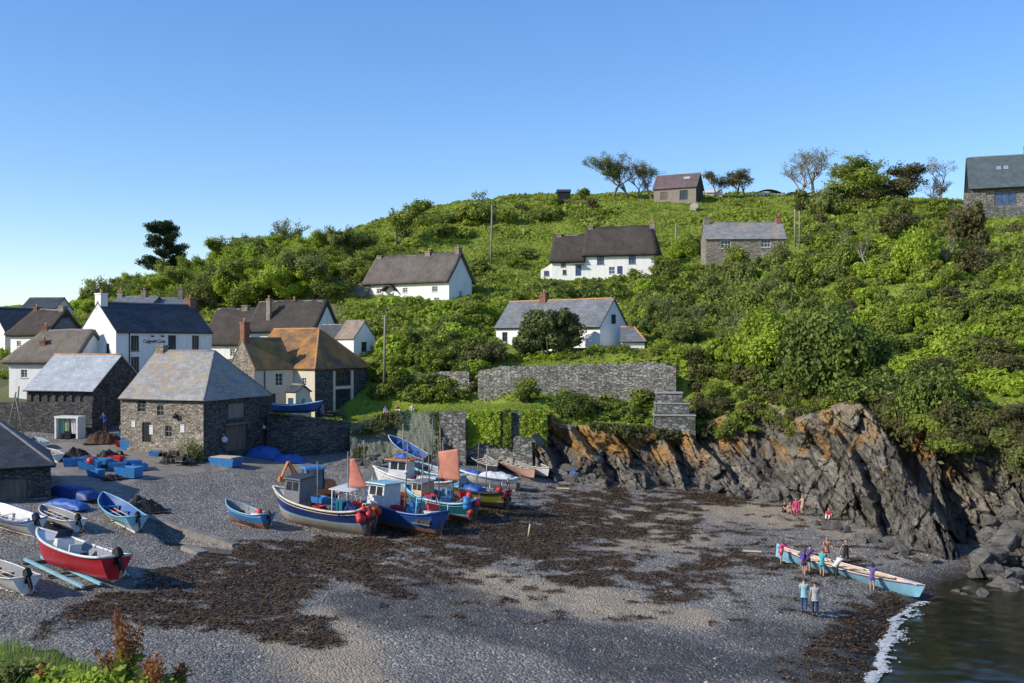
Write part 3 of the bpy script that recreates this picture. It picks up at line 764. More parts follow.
# ================================================================ materials for buildings
WHITE = render_wall('white_render', (.80, .785, .74), .5)
CREAM = render_wall('cream_render', (.66, .58, .44), .4)
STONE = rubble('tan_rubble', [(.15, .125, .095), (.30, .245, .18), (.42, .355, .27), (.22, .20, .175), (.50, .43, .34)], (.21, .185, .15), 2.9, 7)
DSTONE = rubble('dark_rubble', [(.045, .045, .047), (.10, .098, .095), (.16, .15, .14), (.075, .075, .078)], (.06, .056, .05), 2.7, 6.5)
GSTONE = rubble('grey_rubble', [(.15, .14, .12), (.28, .26, .225), (.42, .39, .33), (.21, .195, .17)], (.08, .075, .068), 2.6, 6.5)
MSTONE = rubble('mossy_rubble', [(.11, .11, .105), (.22, .21, .19), (.33, .31, .28)], (.08, .08, .065), 1.9, 3.4, moss=(.06, .075, .025))
SL_PALE = slate('pale_slate', (.25, .245, .23), (.36, .35, .325), (.40, .28, .14), .55, .55, lscale=.8)
SL_BLUE = slate('blue_grey_slate', (.36, .385, .40), (.45, .47, .48), (.42, .42, .38), .25, .5)
SL_DARK = slate('dark_slate', (.045, .048, .055), (.075, .078, .085), None, rough=.55)
SL_GREY = slate('grey_slate', (.13, .14, .15), (.19, .195, .205), (.24, .19, .10), .22, .55)
SL_STON = slate('stone_slate', (.21, .205, .2), (.30, .29, .275), (.40, .26, .09), .35, .6, lscale=.3)
SL_RUST = slate('lichen_slate', (.13, .085, .05), (.20, .115, .055), (.54, .22, .03), .62, .75, lscale=.4)
SL_OLIV = slate('olive_lichen_slate', (.13, .095, .05), (.18, .125, .05), (.34, .19, .04), .6, .75, lscale=.4)
SL_BRWN = slate('brown_slate', (.22, .16, .12), (.30, .23, .17), (.40, .26, .13), .4, .7)
SL_HILL = slate('barn_slate', (.12, .085, .085), (.17, .12, .115), None, rough=.6)
SL_TEAL = slate('green_grey_slate', (.075, .10, .105), (.10, .125, .13), None, rough=.6)
TH_GREY = thatch('grey_thatch', (.085, .072, .062), (.18, .155, .135))
TH_DARK = thatch('dark_thatch', (.045, .038, .034), (.10, .085, .072))
TH_TAN = thatch('tan_thatch', (.13, .11, .085), (.24, .205, .165))
BRICK = rubble('red_brick', [(.28, .10, .055), (.38, .16, .09), (.22, .085, .05)], (.26, .22, .18), 4, 12)
STACK = rubble('stack_stone', [(.25, .19, .13), (.38, .30, .21), (.30, .27, .23)], (.24, .21, .17), 2.5, 5)
RIDGE_O = mix2('ridge_tile_orange', (.36, .16, .06), (.52, .27, .12), 2)
RIDGE_G = mix2('ridge_tile_grey', (.16, .155, .15), (.27, .26, .24), 2)
POT = mix2('chimney_pot_clay', (.42, .20, .09), (.58, .33, .17), 4)
WFRAME = paint('window_frame_white', (.75, .75, .73), .5, .15)
DFRAME = paint('window_frame_dark', (.06, .065, .08), .5, .1)
BLUEP = paint('blue_joinery', (.04, .08, .19), .5, .2)
GLASS = glassm('window_glass')
GLASSB = glassm('window_glass_blue', (.03, .05, .09))
WOOD = mix2('weathered_timber', (.10, .075, .055), (.22, .175, .135), 1.2, .85, .5, .02, (6, 6, .6))
DWOOD = mix2('dark_timber', (.035, .03, .027), (.085, .07, .058), 1.2, .85, .5, .02, (6, 6, .6))
GWOOD = mix2('grey_timber', (.16, .135, .11), (.30, .26, .215), 1.2, .85, .5, .02, (6, 6, .6))
METAL = paint('galvanised_metal', (.38, .39, .4), .45, .3, metal=.7)
SIGNW = paint('sign_white', (.78, .78, .75), .6, .05)
BLACK = paint('matt_black', (.012, .012, .014), .6, .1)

def wall_face(mb, o, u, w, h, ops, dep=.14):
    """one wall face with recessed openings; ops are (u0, z0, w, h)"""
    o = Vector(o); u = Vector(u); n = u.cross(Vector((0, 0, 1)))      # outward
    us = sorted({0, w, *[q[0] for q in ops], *[q[0] + q[2] for q in ops]}); zs = sorted({0, h, *[q[1] for q in ops], *[q[1] + q[3] for q in ops]})
    P = lambda a, b, d=0: o + u * a + Vector((0, 0, b)) - n * d
    for i in range(len(us) - 1):
        for j in range(len(zs) - 1):
            a, b, c, d = us[i], us[i + 1], zs[j], zs[j + 1]; m, k = (a + b) / 2, (c + d) / 2
            if any(q[0] < m < q[0] + q[2] and q[1] < k < q[1] + q[3] for q in ops): continue
            mb.add([P(a, c), P(b, c), P(b, d), P(a, d)], [(0, 1, 2, 3)])
    for a, c, ww, hh in [q[:4] for q in ops]:
        b, d = a + ww, c + hh
        for s, t in (((a, c), (a, d)), ((a, d), (b, d)), ((b, d), (b, c)), ((b, c), (a, c))):
            mb.add([P(*s), P(*s, dep), P(*t, dep), P(*t)], [(0, 1, 2, 3)])

def window(root, o, u, a, z, w, h, frame, glass, bars=(1, 2), dep=.12, kind='window', doorm=None, sill=True):
    o = Vector(o); u = Vector(u); n = u.cross(Vector((0, 0, 1)))
    M = Matrix((( u.x, -n.x, 0, 0), (u.y, -n.y, 0, 0), (0, 0, 1, 0), (0, 0, 0, 1)))
    M.translation = o + u * a + Vector((0, 0, z)) - n * dep
    if kind == 'door':
        mb = MB(); mb.box(.0, w, .0, .06, 0, h, M)
        k = max(2, int(w / .2))
        for i in range(k): mb.box(.05 + i * (w - .1) / k + .01, .05 + (i + 1) * (w - .1) / k - .01, -.025, -.002, .08, h - .08, M)
        d = mb.build('door', doorm or WOOD, root)
        mb = MB(); mb.tube([M @ Vector((w * .82, -.06, h * .46)), M @ Vector((w * .82, -.06, h * .53))], .02, 6); mb.build('handle', METAL, d)
        return d
    mb = MB(); t = .07 if w > .6 else .05
    mb.box(0, w, -.05, .03, 0, t, M); mb.box(0, w, -.05, .03, h - t, h, M); mb.box(0, t, -.05, .03, t, h - t, M); mb.box(w - t, w, -.05, .03, t, h - t, M)
    for i in range(1, bars[0] + 1): q = i * w / (bars[0] + 1); mb.box(q - .022, q + .022, -.035, .02, t, h - t, M)
    for i in range(1, bars[1] + 1):
        q = i * h / (bars[1] + 1); b = .035 if i * 2 == bars[1] + 1 else .02
        for j in range(bars[0] + 1):
            x0 = t if j == 0 else j * w / (bars[0] + 1) + .023; x1 = w - t if j == bars[0] else (j + 1) * w / (bars[0] + 1) - .023
            mb.box(x0, x1, -.03, .02, q - b, q + b, M)
    f = mb.build('window', frame, root)
    g = MB(); g.box(t * .5, w - t * .5, .035, .05, t * .5, h - t * .5, M); g.build('pane', glass, f)
    if sill:
        s = MB(); s.box(-.08, w + .08, -dep - .07, -.052, -.09, -.004, M); s.build('sill', frame if frame is WFRAME else RIDGE_G, f)
    return f

def house(name, label, cat, loc, ang, L, Wd, ze, rise, wall, roofm, hl=0, hr=0, over=.25, og=.15, th=.14, ops={}, chims=(), ridge=None, group=None,
          frame=WFRAME, glass=GLASS, gable=(None, None), sub=10, wob=0, verge=None, skirt=0):
    """box house; local x runs along the front, y back; ops[face] = (u, z, w, h[, kind, bars])"""
    root = empty(name, loc, R(ang), label, cat, group)
    faces = {'front': ((0, 0, 0), (1, 0, 0), L), 'right': ((L, 0, 0), (0, 1, 0), Wd), 'back': ((L, Wd, 0), (-1, 0, 0), L), 'left': ((0, Wd, 0), (0, -1, 0), Wd)}
    for i, (k, (o, u, w)) in enumerate(faces.items()):
        pass
    mats = [wall, gable[0] or wall, gable[1] or wall]
    mb = MB()
    for k, (o, u, w) in faces.items():
        mb.m = {'left': 1, 'right': 2}.get(k, 0)
        oo = Vector(o) - Vector((0, 0, skirt))
        wall_face(mb, o, u, w, ze, [q[:4] for q in ops.get(k, []) if q[1] < ze])
        mb.add([oo, oo + Vector(u) * w, Vector(o) + Vector(u) * w, Vector(o)], [(0, 1, 2, 3)]) if skirt else None
    zr = ze + rise
    if hl == 0: mb.m = 1; mb.add([(0, Wd, ze), (0, 0, ze), (0, Wd / 2, zr)], [(0, 1, 2)])
    if hr == 0: mb.m = 2; mb.add([(L, 0, ze), (L, Wd, ze), (L, Wd / 2, zr)], [(0, 1, 2)])
    mb.build('wall', mats, root)
    for k, (o, u, w) in faces.items():
        for q in ops.get(k, []):
            kind = q[4] if len(q) > 4 else 'window'; bars = q[5] if len(q) > 5 else (1, 2)
            fr = q[6] if len(q) > 6 else frame
            hi = q[1] >= ze
            window(root, o, u, q[0], q[1], q[2], q[3], fr, glass, bars, -.06 if hi else .12, kind, doorm=fr if kind == 'door' and len(q) > 6 else None, sill=not hi)
    s = rise / (Wd / 2); d = .04                     # roof sits just above the wall head
    x0 = -og if hl == 0 else -over; x1 = L + og if hr == 0 else L + over
    zf = ze - over * s + d; ra = Vector((x0 if hl == 0 else hl, Wd / 2, zr + d)); rb = Vector((x1 if hr == 0 else L - hr, Wd / 2, zr + d))
    A = Vector((x0, -over, zf)); B = Vector((x1, -over, zf)); C = Vector((x1, Wd + over, zf)); D = Vector((x0, Wd + over, zf))
    sd = random.random() * 50
    def surf(p, q, r, t):
        def fn(u, v):
            w = (p * (1 - u) + q * u) * (1 - v) + (t * (1 - u) + r * u) * v
            if wob: w = w + Vector((0, 0, (noise.noise(w * .6 + Vector((sd, 0, 0))) * wob + noise.noise(w * 2.1 + Vector((sd, 0, 0))) * wob * .5) * min(1, 4 * v + .3)))
            else: w = w + Vector((0, 0, noise.noise(Vector((w.x * .35 + sd, w.y * .35, 0))) * .05))
            return w
        return fn
    rm = MB(); rm.s = wob > 0
    n = max(4, int(L * (2 if wob else 1))); nv = 8 if wob else 4
    rm.grid(surf(A, B, rb, ra), n, nv); rm.grid(surf(C, D, ra, rb), n, nv)
    if hl: rm.grid(surf(D, A, ra, ra), nv, nv)
    if hr: rm.grid(surf(B, C, rb, rb), nv, nv)
    roof = rm.build('roof', roofm, root, merge=True, solid=-th)
    # make the thickness go upwards
    rd = MB(); rr = .11 if not wob else .2; e = Vector((0, 0, th + (.02 if not wob else -.06)))
    def rline(p, q):
        k = max(2, int((q - p).length * 1.2)); pts = []
        for i in range(k + 1):
            w = p.lerp(q, i / k)
            w = w + e + (Vector((0, 0, noise.noise(w * .6 + Vector((sd, 0, 0))) * wob)) if wob else Vector((0, 0, noise.noise(Vector((w.x * .35 + sd, w.y * .35, 0))) * .05)))
            pts.append(w)
        rd.tube(pts, rr, 6)
    rline(ra, rb)
    if not wob:
        if hl: rline(ra, A); rline(ra, D)
        if hr: rline(rb, B); rline(rb, C)
    rd.build('ridge', ridge or RIDGE_G, roof)
    if verge:
        vb = MB()
        for x in (x0, x1):
            for yy in (-over, Wd + over):
                vb.tube([Vector((x, yy, zf + th * .3)), Vector((x, Wd / 2, zr + d + th * .3))], .07, 4)
        vb.build('bargeboard', verge, roof)
    for c in chims:
        u, dy, w, dep, up, cm, pots = c
        y = Wd / 2 + dy; zb = zr - abs(dy) * s - .8
        cb = MB(); cb.box(u - w / 2, u + w / 2, y - dep / 2, y + dep / 2, zb, zr + up); cb.m = 0
        cb.box(u - w / 2 - .07, u + w / 2 + .07, y - dep / 2 - .07, y + dep / 2 + .07, zr + up + .003, zr + up + .16)
        cb.m = 1
        for i in range(pots):
            px = u + (i - (pots - 1) / 2) * .38
            cb.lathe([(.15, 0), (.12, .3), (.14, .34), (.14, .42), (.10, .42)], 10, (px, y, zr + up + .163))
        cb.build('chimney', [cm, POT], roof)
    if over > .15 and roofm in (SL_DARK, SL_GREY, SL_PALE, SL_BLUE):
        g = MB(); g.tube([Vector((x0, -over - .05, zf + .0)), Vector((x1, -over - .05, zf + .0))], .06, 6); g.build('gutter', BLACK, roof)
    return root

def hloc(px, py, Y, zb):        # plan position from an eave corner, with the ground height
    p = at(px, py, Y); return (p.x, p.y, zb), p.z - zb

# ---------------------------------------------------------------- the fish cellar: stone shed on the beach
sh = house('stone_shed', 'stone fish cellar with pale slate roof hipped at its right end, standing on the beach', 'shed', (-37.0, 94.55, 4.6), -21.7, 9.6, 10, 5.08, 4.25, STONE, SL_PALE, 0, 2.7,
      over=.2, og=.12, th=.10, skirt=2.2, gable=(None, DSTONE),  # right wall in darker rubble than the sunny front: its shade put into the colour
      ops={'front': [(2.0, 3.8, .95, 1.15, 'window', (1, 2), GWOOD), (4.3, 3.5, .75, .95, 'window', (1, 1), GWOOD), (2.55, 1.0, 1.05, 1.85, 'door', 0, BLACK), (5.25, 1.55, .75, 1.05, 'window', (1, 1), GWOOD)],
           'right': [(3.6, 3.1, 2.5, 1.4, 'door', 0, GWOOD), (3.2, -.25 + .3, 3.2, 2.35, 'door', 0, WOOD)]},
      chims=[(.55, 0, .9, .8, .55, STACK, 0)])
mb = MB(); mb.box(3.0, 6.6, 0, .3, 0, .22); lt = mb.build('lintel', WOOD, sh); lt.rotation_euler = (0, 0, R(90)); lt.location = (9.62, 0, 2.47); lt.location.x = 9.9
for i, (x, z, w, h, l) in enumerate([(1.55, 2.35, .42, .62, 'small white notice board on the stone shed wall, left of its doorway'), (3.65, 1.75, .42, .85, 'white notice board on the stone shed wall, against the right side of its doorway'), (7.25, 2.05, .45, .72, 'white notice board on the stone shed wall, highest and farthest right')]):
    M = Matrix.Translation(sh.location) @ Matrix.Rotation(R(-21.7), 4, 'Z')
    mb = MB(); mb.box(-w / 2, w / 2, -.03, 0, 0, h); mb.m = 1; mb.box(-w / 2 + .04, w / 2 - .04, -.034, -.031, h * .82, h * .92)
    for k in range(3): mb.box(-w / 2 + .06, w / 2 - .12, -.034, -.031, h * (.2 + .17 * k), h * (.24 + .17 * k))
    o = mb.build('notice_board', [SIGNW, paint('faded_print', (.45, .45, .46), .7, 0)]); o.matrix_world = M @ Matrix.Translation((x, -.01, z)); tag(o, l, 'notice')
def hung(name, label, cat, M, off, mb, mats, group=None):
    o = mb.build(name, mats); o.matrix_world = M @ Matrix.Translation(off); return tag(o, label, cat, group)
M = Matrix.Translation(sh.location) @ Matrix.Rotation(R(-21.7), 4, 'Z')
mb = MB(); mb.ball((0, 0, 0), .3, 12, 8, (1, .7, .8)); mb.tube([(0, 0, .2), (0, .15, .42)], .03); hung('float', 'black net float hanging on the sunny wall of the stone shed', 'float', M, (6.6, -.24, 3.55), mb, BLACK)
mb = MB(); mb.ball((0, 0, 0), .3, 14, 10); mb.tube([(0, 0, .28), (-.1, 0, .55)], .03); hung('float', 'large white ball float hanging beside the lower doors of the stone shed', 'float', M, (9.95, 2.55, 1.25), mb, SIGNW)
mb = MB(); mb.ball((0, 0, 0), .17, 12, 8); mb.tube([(0, 0, .15), (-.1, 0, .35)], .02); hung('float', 'small white ball float high on the far end of the shaded shed wall', 'float', M, (9.82, 8.9, 1.9), mb, SIGNW)

# ---------------------------------------------------------------- other buildings of the village
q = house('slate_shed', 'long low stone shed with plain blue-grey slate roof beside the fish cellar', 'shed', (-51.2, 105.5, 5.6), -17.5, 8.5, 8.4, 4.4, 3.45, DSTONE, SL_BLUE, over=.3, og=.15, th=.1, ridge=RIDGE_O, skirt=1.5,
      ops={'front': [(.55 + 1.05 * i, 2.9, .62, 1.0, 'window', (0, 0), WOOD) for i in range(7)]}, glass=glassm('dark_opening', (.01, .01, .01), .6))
loc, ze = hloc(116, 331.5, 115, 9.3)
inn = house('village_inn', 'tall white inn with dark slate roof, sash windows and black script on its front', 'inn', loc, 56, 13.6, 7, ze, 3.35, WHITE, SL_DARK, over=.18, og=.05, th=.1, skirt=1.5,
      ops={'front': [(1.95, ze - 2.25, 1.1, 1.8, 'window', (2, 3), DFRAME), (7.1, ze - 2.2, 1.15, 1.8, 'window', (2, 3), DFRAME), (10.6, ze - 2.2, 1.05, 1.8, 'window', (2, 3), DFRAME), (1.95, ze - 4.85, 1.1, 1.9, 'window', (2, 3), DFRAME), (4.2, .1, 1.1, 2.1, 'door', 0, BLUEP), (7.1, ze - 4.85, 1.1, 1.8, 'window', (2, 3), DFRAME)],
           'left': [(5.6 - .5, 4.1, .62, 1.35, 'window', (1, 2), DFRAME)]},
      chims=[(.45, 0, .9, 1.15, 1.0, WHITE, 1), (13.1, 0, .8, 1.0, .9, BRICK, 1)])
mb = MB(); mb.tube([(1.72, -.09, 0), (1.72, -.09, ze - .1)], .06); mb.build('drainpipe', BLACK, inn)
fc = bpy.data.curves.new('t', 'FONT'); fc.body = 'Cadgwith Cove'; fc.size = .62; fc.extrude = .012; fc.shear = .35; fc.space_character = .9
fo = bpy.data.objects.new('t', fc); COL.objects.link(fo); bpy.context.view_layer.update()
dg = bpy.context.evaluated_depsgraph_get(); me = bpy.data.meshes.new_from_object(fo.evaluated_get(dg)); bpy.data.objects.remove(fo)
wmx = max(v.co.x for v in me.vertices); me.transform(Matrix.Scale(3.15 / wmx, 4, (1, 0, 0)))
so_ = link('inn_lettering', me, BLACK, inn); so_.location = (3.55, -.03, ze - 1.32); so_.rotation_euler = (R(90), 0, 0)
for x in (4.6, 6.0):
    mb = MB(); mb.tube([(0, 0, 0), (0, -.35, .05), (0, -.4, -.05)], .02); mb.box(-.16, .16, -.52, -.36, -.2, -.02); o = mb.build('wall_lamp', BLACK, inn); o.location = (x, -.02, ze - .42)

loc, ze = hloc(5, 331, 140, 12); loc = (loc[0], loc[1], 12)
house('slate_house', 'house with dark slate roof and pale gable at the far left edge', 'house', loc, 52, 9, 7, ze, 3.2, WHITE, SL_DARK, skirt=2, ops={'front': [(2, 2.2, .9, 1.1), (5, 2.2, .9, 1.1)], 'left': [(3, 2, .8, 1.1)]})
house('thatched_cottage', 'thatched cottage with grey slate-hung gable to the right of the dark slate house', 'cottage', (-69.1, 137.8, 13), -24, 7, 6, 3.0, 2.95, WHITE, TH_DARK, hl=1.2, over=.4, og=.3, th=.38, wob=.14, gable=(None, SL_GREY), skirt=2,
      ops={'front': [(1.2, 1.3, .8, .8), (4.8, 1.3, .8, .8)]}, chims=[(1.6, 0, .7, .7, .7, BRICK, 1), (6.6, 0, .8, .8, .8, STACK, 0)])
loc, ze = hloc(9, 361, 114, 9.6)
house('thatched_cottage', 'low tan thatched cottage in front of the white gable of the inn', 'cottage', loc, -10, 8.3, 7, ze, 3.1, WHITE, TH_TAN, hl=2.0, over=.45, og=.2, th=.38, wob=.13, skirt=1.5,
      ops={'front': [(1.5, 1.3, .8, .9), (5, 1.3, .8, .9)]}, chims=[(3.3, -1.9, .7, .7, -.9, BRICK, 1), (2.2, .1, .65, .65, .75, BRICK, 1)])
loc, ze = hloc(21, 309, 175, 18)
house('slate_house', 'small distant house whose dark slate roof shows behind the grey-gabled thatched cottage', 'house', loc, -4, 6.2, 6, ze, 1.9, WHITE, SL_DARK, ops={'front': [(1.5, 1, .8, 1)]})
loc, ze = hloc(108, 307, 150, 15.5)
house('slate_house', 'grey roof behind the left end of the inn ridge, with two stone chimneys', 'house', loc, -8, 6.5, 6, ze, 1.5, GSTONE, SL_GREY, skirt=2, chims=[(.4, 0, .8, .7, .9, STACK, 1), (4.2, 0, .8, .7, .9, STACK, 1)], ops={'front': [(2, 1.5, .9, 1)]})
loc, ze = hloc(150, 309, 150, 15)
house('slate_house', 'grey roof behind the right end of the inn ridge, with one tall dark chimney', 'house', loc, 6, 6, 6, ze, 1.6, GSTONE, SL_GREY, skirt=2, chims=[(3.8, 0, .7, .7, 1.6, STACK, 1)], ops={'front': [(2, 1.5, .9, 1)]})
house('thatched_cottage', 'dark thatched cottage joined to the inn at its right', 'cottage', (-42.6, 137.3, 11), -20, 7.2, 7.4, 3.8, 4.3, WHITE, TH_DARK, over=.4, og=.1, th=.38, wob=.12, skirt=1.5,
      ops={'front': [(1.0, 2.0, .7, .9), (4.6, 2.0, .8, 1.0)]}, chims=[(4.6, 0, .95, .8, .8, STACK, 0)], gable=(WHITE, WHITE))
house('thatched_cottage', 'long black thatched cottage with shaded white gable', 'cottage', (-34.6, 131.4, 12.2), -20, 10, 5.6, 4.3, 3.35, WHITE, TH_DARK, over=.4, og=.25, th=.4, wob=.12, skirt=1.5,
      ops={'front': [(2, 2.2, .8, .9), (6, 2.2, .8, .9)]}, chims=[(5.2, 0, .5, .5, .5, BRICK, 1), (9.4, 0, .7, .7, .3, STACK, 0), (2.6, -2.0, .55, .55, .6, STACK, 1)])
p = at(336, 338.5, 119.9)
house('slate_cottage', 'tiny white cottage with brown slate roof tucked above the orange-roofed house', 'cottage', (p.x, p.y, 12.6), -40, 3.2, 3.4, p.z - 12.6, 1.95, WHITE, SL_BRWN, over=.15, og=.12, th=.1, gable=(STONE, None), skirt=2,
      ops={'right': [(1.2, 1.2, .85, 1.15, 'window', (1, 1), DFRAME)], 'front': [(1, .9, .7, .9)]})
house('slate_cottage', 'dark slate lean-to roof between the black thatch and the brown-roofed cottage', 'cottage', (-24.6, 124.6, 12.6), -30, 3.6, 3.2, 2.3, 2.0, WHITE, SL_DARK, over=.15, og=.1, skirt=2, ops={'front': [(1, .9, .7, .9)]})

# orange house on the quay: cream wing with chimney gable, main block hipped
zb = 7.4
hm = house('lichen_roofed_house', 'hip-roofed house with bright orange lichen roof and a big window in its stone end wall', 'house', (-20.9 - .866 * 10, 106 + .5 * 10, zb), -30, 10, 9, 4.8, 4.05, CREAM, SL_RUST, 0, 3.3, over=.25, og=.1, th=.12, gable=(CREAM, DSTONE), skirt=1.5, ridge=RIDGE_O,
      ops={'right': [(3.3, 2.75, 2.5, 1.5, 'window', (2, 0), DFRAME), (3.3, .05, 2.4, 2.3, 'window', (2, 1), DFRAME)], 'front': [(8.2, 2.9, .6, .8)]})
mb = MB(); mb.box(0, .1, 2.9, 3.2, .0, 4.4); mb.box(0, .1, 5.9, 6.3, .0, 4.4); mb.box(0, .1, 3.203, 5.897, 2.4, 2.7); o = mb.build('window_surround', CREAM, hm); o.location = (10.02, 0, 0)
hw = house('lichen_roofed_house', 'cream house wing with olive-brown roof and a tall brick chimney on its stone gable', 'house', (-26.8, 104, zb), 45, 4.7, 5.0, 4.8, 3.0, CREAM, SL_OLIV, over=.2, og=.05, th=.12, gable=(STONE, None), skirt=1.5,
      ops={'front': [(2.5, 2.9, .95, 1.35, 'window', (1, 2)), (1.6, .1, .95, 2.0, 'door', 0, DFRAME)]}, chims=[(.35, 0, .65, .85, 1.7, BRICK, 1)])
mb = MB(); mb.tube([(1.2, -.08, 0), (1.2, -.08, 4.5)], .05); mb.build('drainpipe', BLACK, hw)
p = at(291, 392, 103)
house('garden_shed', 'little cream outbuilding with dark felt roof on the quay in front of the orange-roofed house', 'shed', (p.x - .5, p.y, zb), -38, 1.5, 1.9, p.z - zb, .6, CREAM, SL_DARK, over=.12, og=.2, th=.07, ops={'right': [(.8, 1.0, .5, .7)], 'front': [(.3, .05, .85, 1.75, 'door', 0, BLUEP)]}, skirt=1)

# hillside cottages
loc, ze = hloc(449, 282.5, 148, 20.4); a = -33
K0 = (loc[0] - 16.2 * math.cos(R(a)), loc[1] - 16.2 * math.sin(R(a)), 20.4)
kh = house('thatched_cottage', 'long low white thatched cottage standing alone on the left slope', 'cottage', K0, a, 16.2, 5.8, ze + .55, 3.6, WHITE, TH_GREY, over=.5, og=.3, th=.4, wob=.13, skirt=2,
      ops={'front': [(2.2, 2.0, .95, .8), (7.4, 2.0, .95, .8), (13.0, 2.0, 1.1, .85), (2.0, .3, 1.0, .8), (13.4, .35, 1.0, .8), (4.7, .05, .95, 1.9, 'door', 0, BLUEP)], 'right': [(2.6, 1.2, .7, 1.0)]},
      chims=[(.6, 0, .8, .8, .6, STACK, 0), (10.2, 0, 1.0, .8, .8, STACK, 1), (15.8, 0, .75, .75, 1.1, STACK, 1)])
mb = MB(); mb.grid(lambda u, v: Vector((3.9 + 2.4 * u, -.9 + v * 1.0, 2.2 + .75 * math.sin(u * math.pi) + .1)), 10, 3); mb.build('porch', TH_DARK, kh, solid=-.25)
mb = MB(); mb.box(4.0, 4.12, -.8, -.68, 0, 2.2); mb.box(6.1, 6.22, -.8, -.68, 0, 2.2); mb.build('porch_post', WOOD, kh)
p = at(341, 297, 156)
house('stone_outhouse', 'small grey stone outhouse with brown slate roof left of the long thatched cottage', 'shed', (p.x, p.y, 19.2), -20, 4.0, 4.2, p.z - 19.2, 1.7, GSTONE, SL_BRWN, over=.15, og=.1, skirt=2, ops={'front': [(1.8, .1, 1.8, 1.5, 'door', 0, BLACK)]})
loc, ze = hloc(654, 252.5, 165, 26.2); a = -15; ca, sa_ = math.cos(R(a)), math.sin(R(a))
L0 = (loc[0] - 11.7 * ca, loc[1] - 11.7 * sa_, 26.2)
lh = house('thatched_cottage', 'tall white thatched cottage high on the hill with blue windows', 'cottage', L0, a, 11.7, 6, ze, 4.2, WHITE, TH_DARK, over=.4, og=.3, th=.4, wob=.12, skirt=2.5, hr=.8,
      ops={'front': [(2.2, 1.7, 1.2, 1.4, 'window', (1, 1), BLUEP), (7.5, 1.7, 1.2, 1.5, 'window', (1, 1), BLUEP), (4.2, -0 + .05, 1.0, 1.2, 'window', (1, 1)), (5.6, .05, .9, 1.3, 'door', 0, BLUEP)]},
      chims=[(.6, 0, .85, .8, .75, STACK, 1), (11.1, 0, .95, .85, .9, STACK, 1)], glass=GLASSB)
L1 = (L0[0] - 5.6 * ca, L0[1] - 5.6 * sa_, 26.0)
l2 = house('thatched_cottage', 'lower white cottage joined to the left end of the tall hilltop thatch', 'cottage', L1, a, 5.57, 6, ze - .75, 4.0, WHITE, TH_DARK, over=.4, og=.3, th=.4, wob=.12, skirt=2.5,
      ops={'front': [(1.6, 1.6, .85, .9, 'window', (1, 1), DFRAME), (1.9, .3, .7, .8, 'window', (1, 1), DFRAME), (4.1, .05, 1, 1.8, 'door', 0, BLUEP)]}, chims=[(.7, 0, .85, .8, .6, STACK, 0)])
mb = MB(); mb.add([(-2.0, .4, -1), (0, .4, -1), (0, .4, 2.3), (-2.0, .4, 1.1), (-2.0, 4, -1), (0, 4, -1), (0, 4, 2.3), (-2.0, 4, 1.1)], [(0, 1, 2, 3), (7, 6, 5, 4), (3, 2, 6, 7), (4, 0, 3, 7)]); mb.build('lean_to', WHITE, l2)
window(l2, (-2.0, .4, 0), (1, 0, 0), .6, .2, .8, .8, BLUEP, GLASSB, (1, 0), -.05)
mb = MB(); mb.box(3.9, 5.5, -1.0, -.02, 1.95, 2.1); mb.build('porch', SL_GREY, l2)

loc, ze = hloc(600, 325.5, 118, 12.6); a = -40
M0 = (loc[0] - 16.2 * math.cos(R(a)), loc[1] - 16.2 * math.sin(R(a)), 12.6)
mh = house('slate_house', 'white house with grey slate roof and orange ridge behind the round tree', 'house', M0, a, 16.2, 5.7, ze, 3.15, WHITE, SL_GREY, over=.25, og=.15, th=.12, ridge=RIDGE_O, skirt=2, verge=DFRAME,
      ops={'front': [(1.0, 2.4, .9, 1.2, 'window', (1, 1), DFRAME), (4.5, 2.4, .9, 1.2, 'window', (1, 1), DFRAME), (11.5, 2.4, .9, 1.2, 'window', (1, 1), DFRAME), (1.2, .3, .9, 1.2, 'window', (1, 1), DFRAME), (7.2, .05, 1.0, 2.0, 'door', 0, DFRAME)], 'right': [(2.35, ze + .25, .8, 1.1, 'window', (1, 1), DFRAME)]},
      chims=[(5.6, 0, .95, .8, 1.0, BRICK, 1)])
mb = MB(); mb.box(9.5, 15.8, -1.6, -.03, 1.5, 1.65); mb.build('porch', SL_GREY, mh)
p = at(621, 341, 116)
house('garage', 'small outbuilding with grey slate roof and blue door, right of the white slate-roofed house', 'shed', (p.x, p.y, 12.3), -8, 2.7, 3.2, p.z - 12.3, 1.5, WHITE, SL_GREY, hr=1.2, over=.2, og=.1, th=.1, ridge=RIDGE_O, skirt=2, ops={'front': [(.5, .05, 1.5, 1.9, 'door', 0, BLUEP)]})
p = at(706, 239, 160)
house('stone_cottage', 'stone cottage with grey slate roof, white windows and chimneys at both gables', 'cottage', (p.x, p.y, 27.3), -3, 12.6, 6, p.z - 27.3, 2.75, STONE, SL_STON, over=.2, og=.1, th=.12, skirt=2.5,
      ops={'front': [(2.4, p.z - 27.3 - 1.5, 1.55, 1.25, 'window', (2, 1)), (8.7, p.z - 27.3 - 1.35, 1.5, 1.25, 'window', (2, 1)), (9.2, .4, 1.1, 1.0, 'window', (2, 1)), (3.2, .4, 1.1, 1.0, 'window', (2, 1)), (6, .05, 1, 1.9, 'door', 0, BLUEP)]},
      chims=[(.5, 0, 1.0, .8, .95, STACK, 0), (12.1, 0, .75, .75, 1.0, BRICK, 1)])
loc, ze = hloc(696, 186, 215, 45.0); a = -25
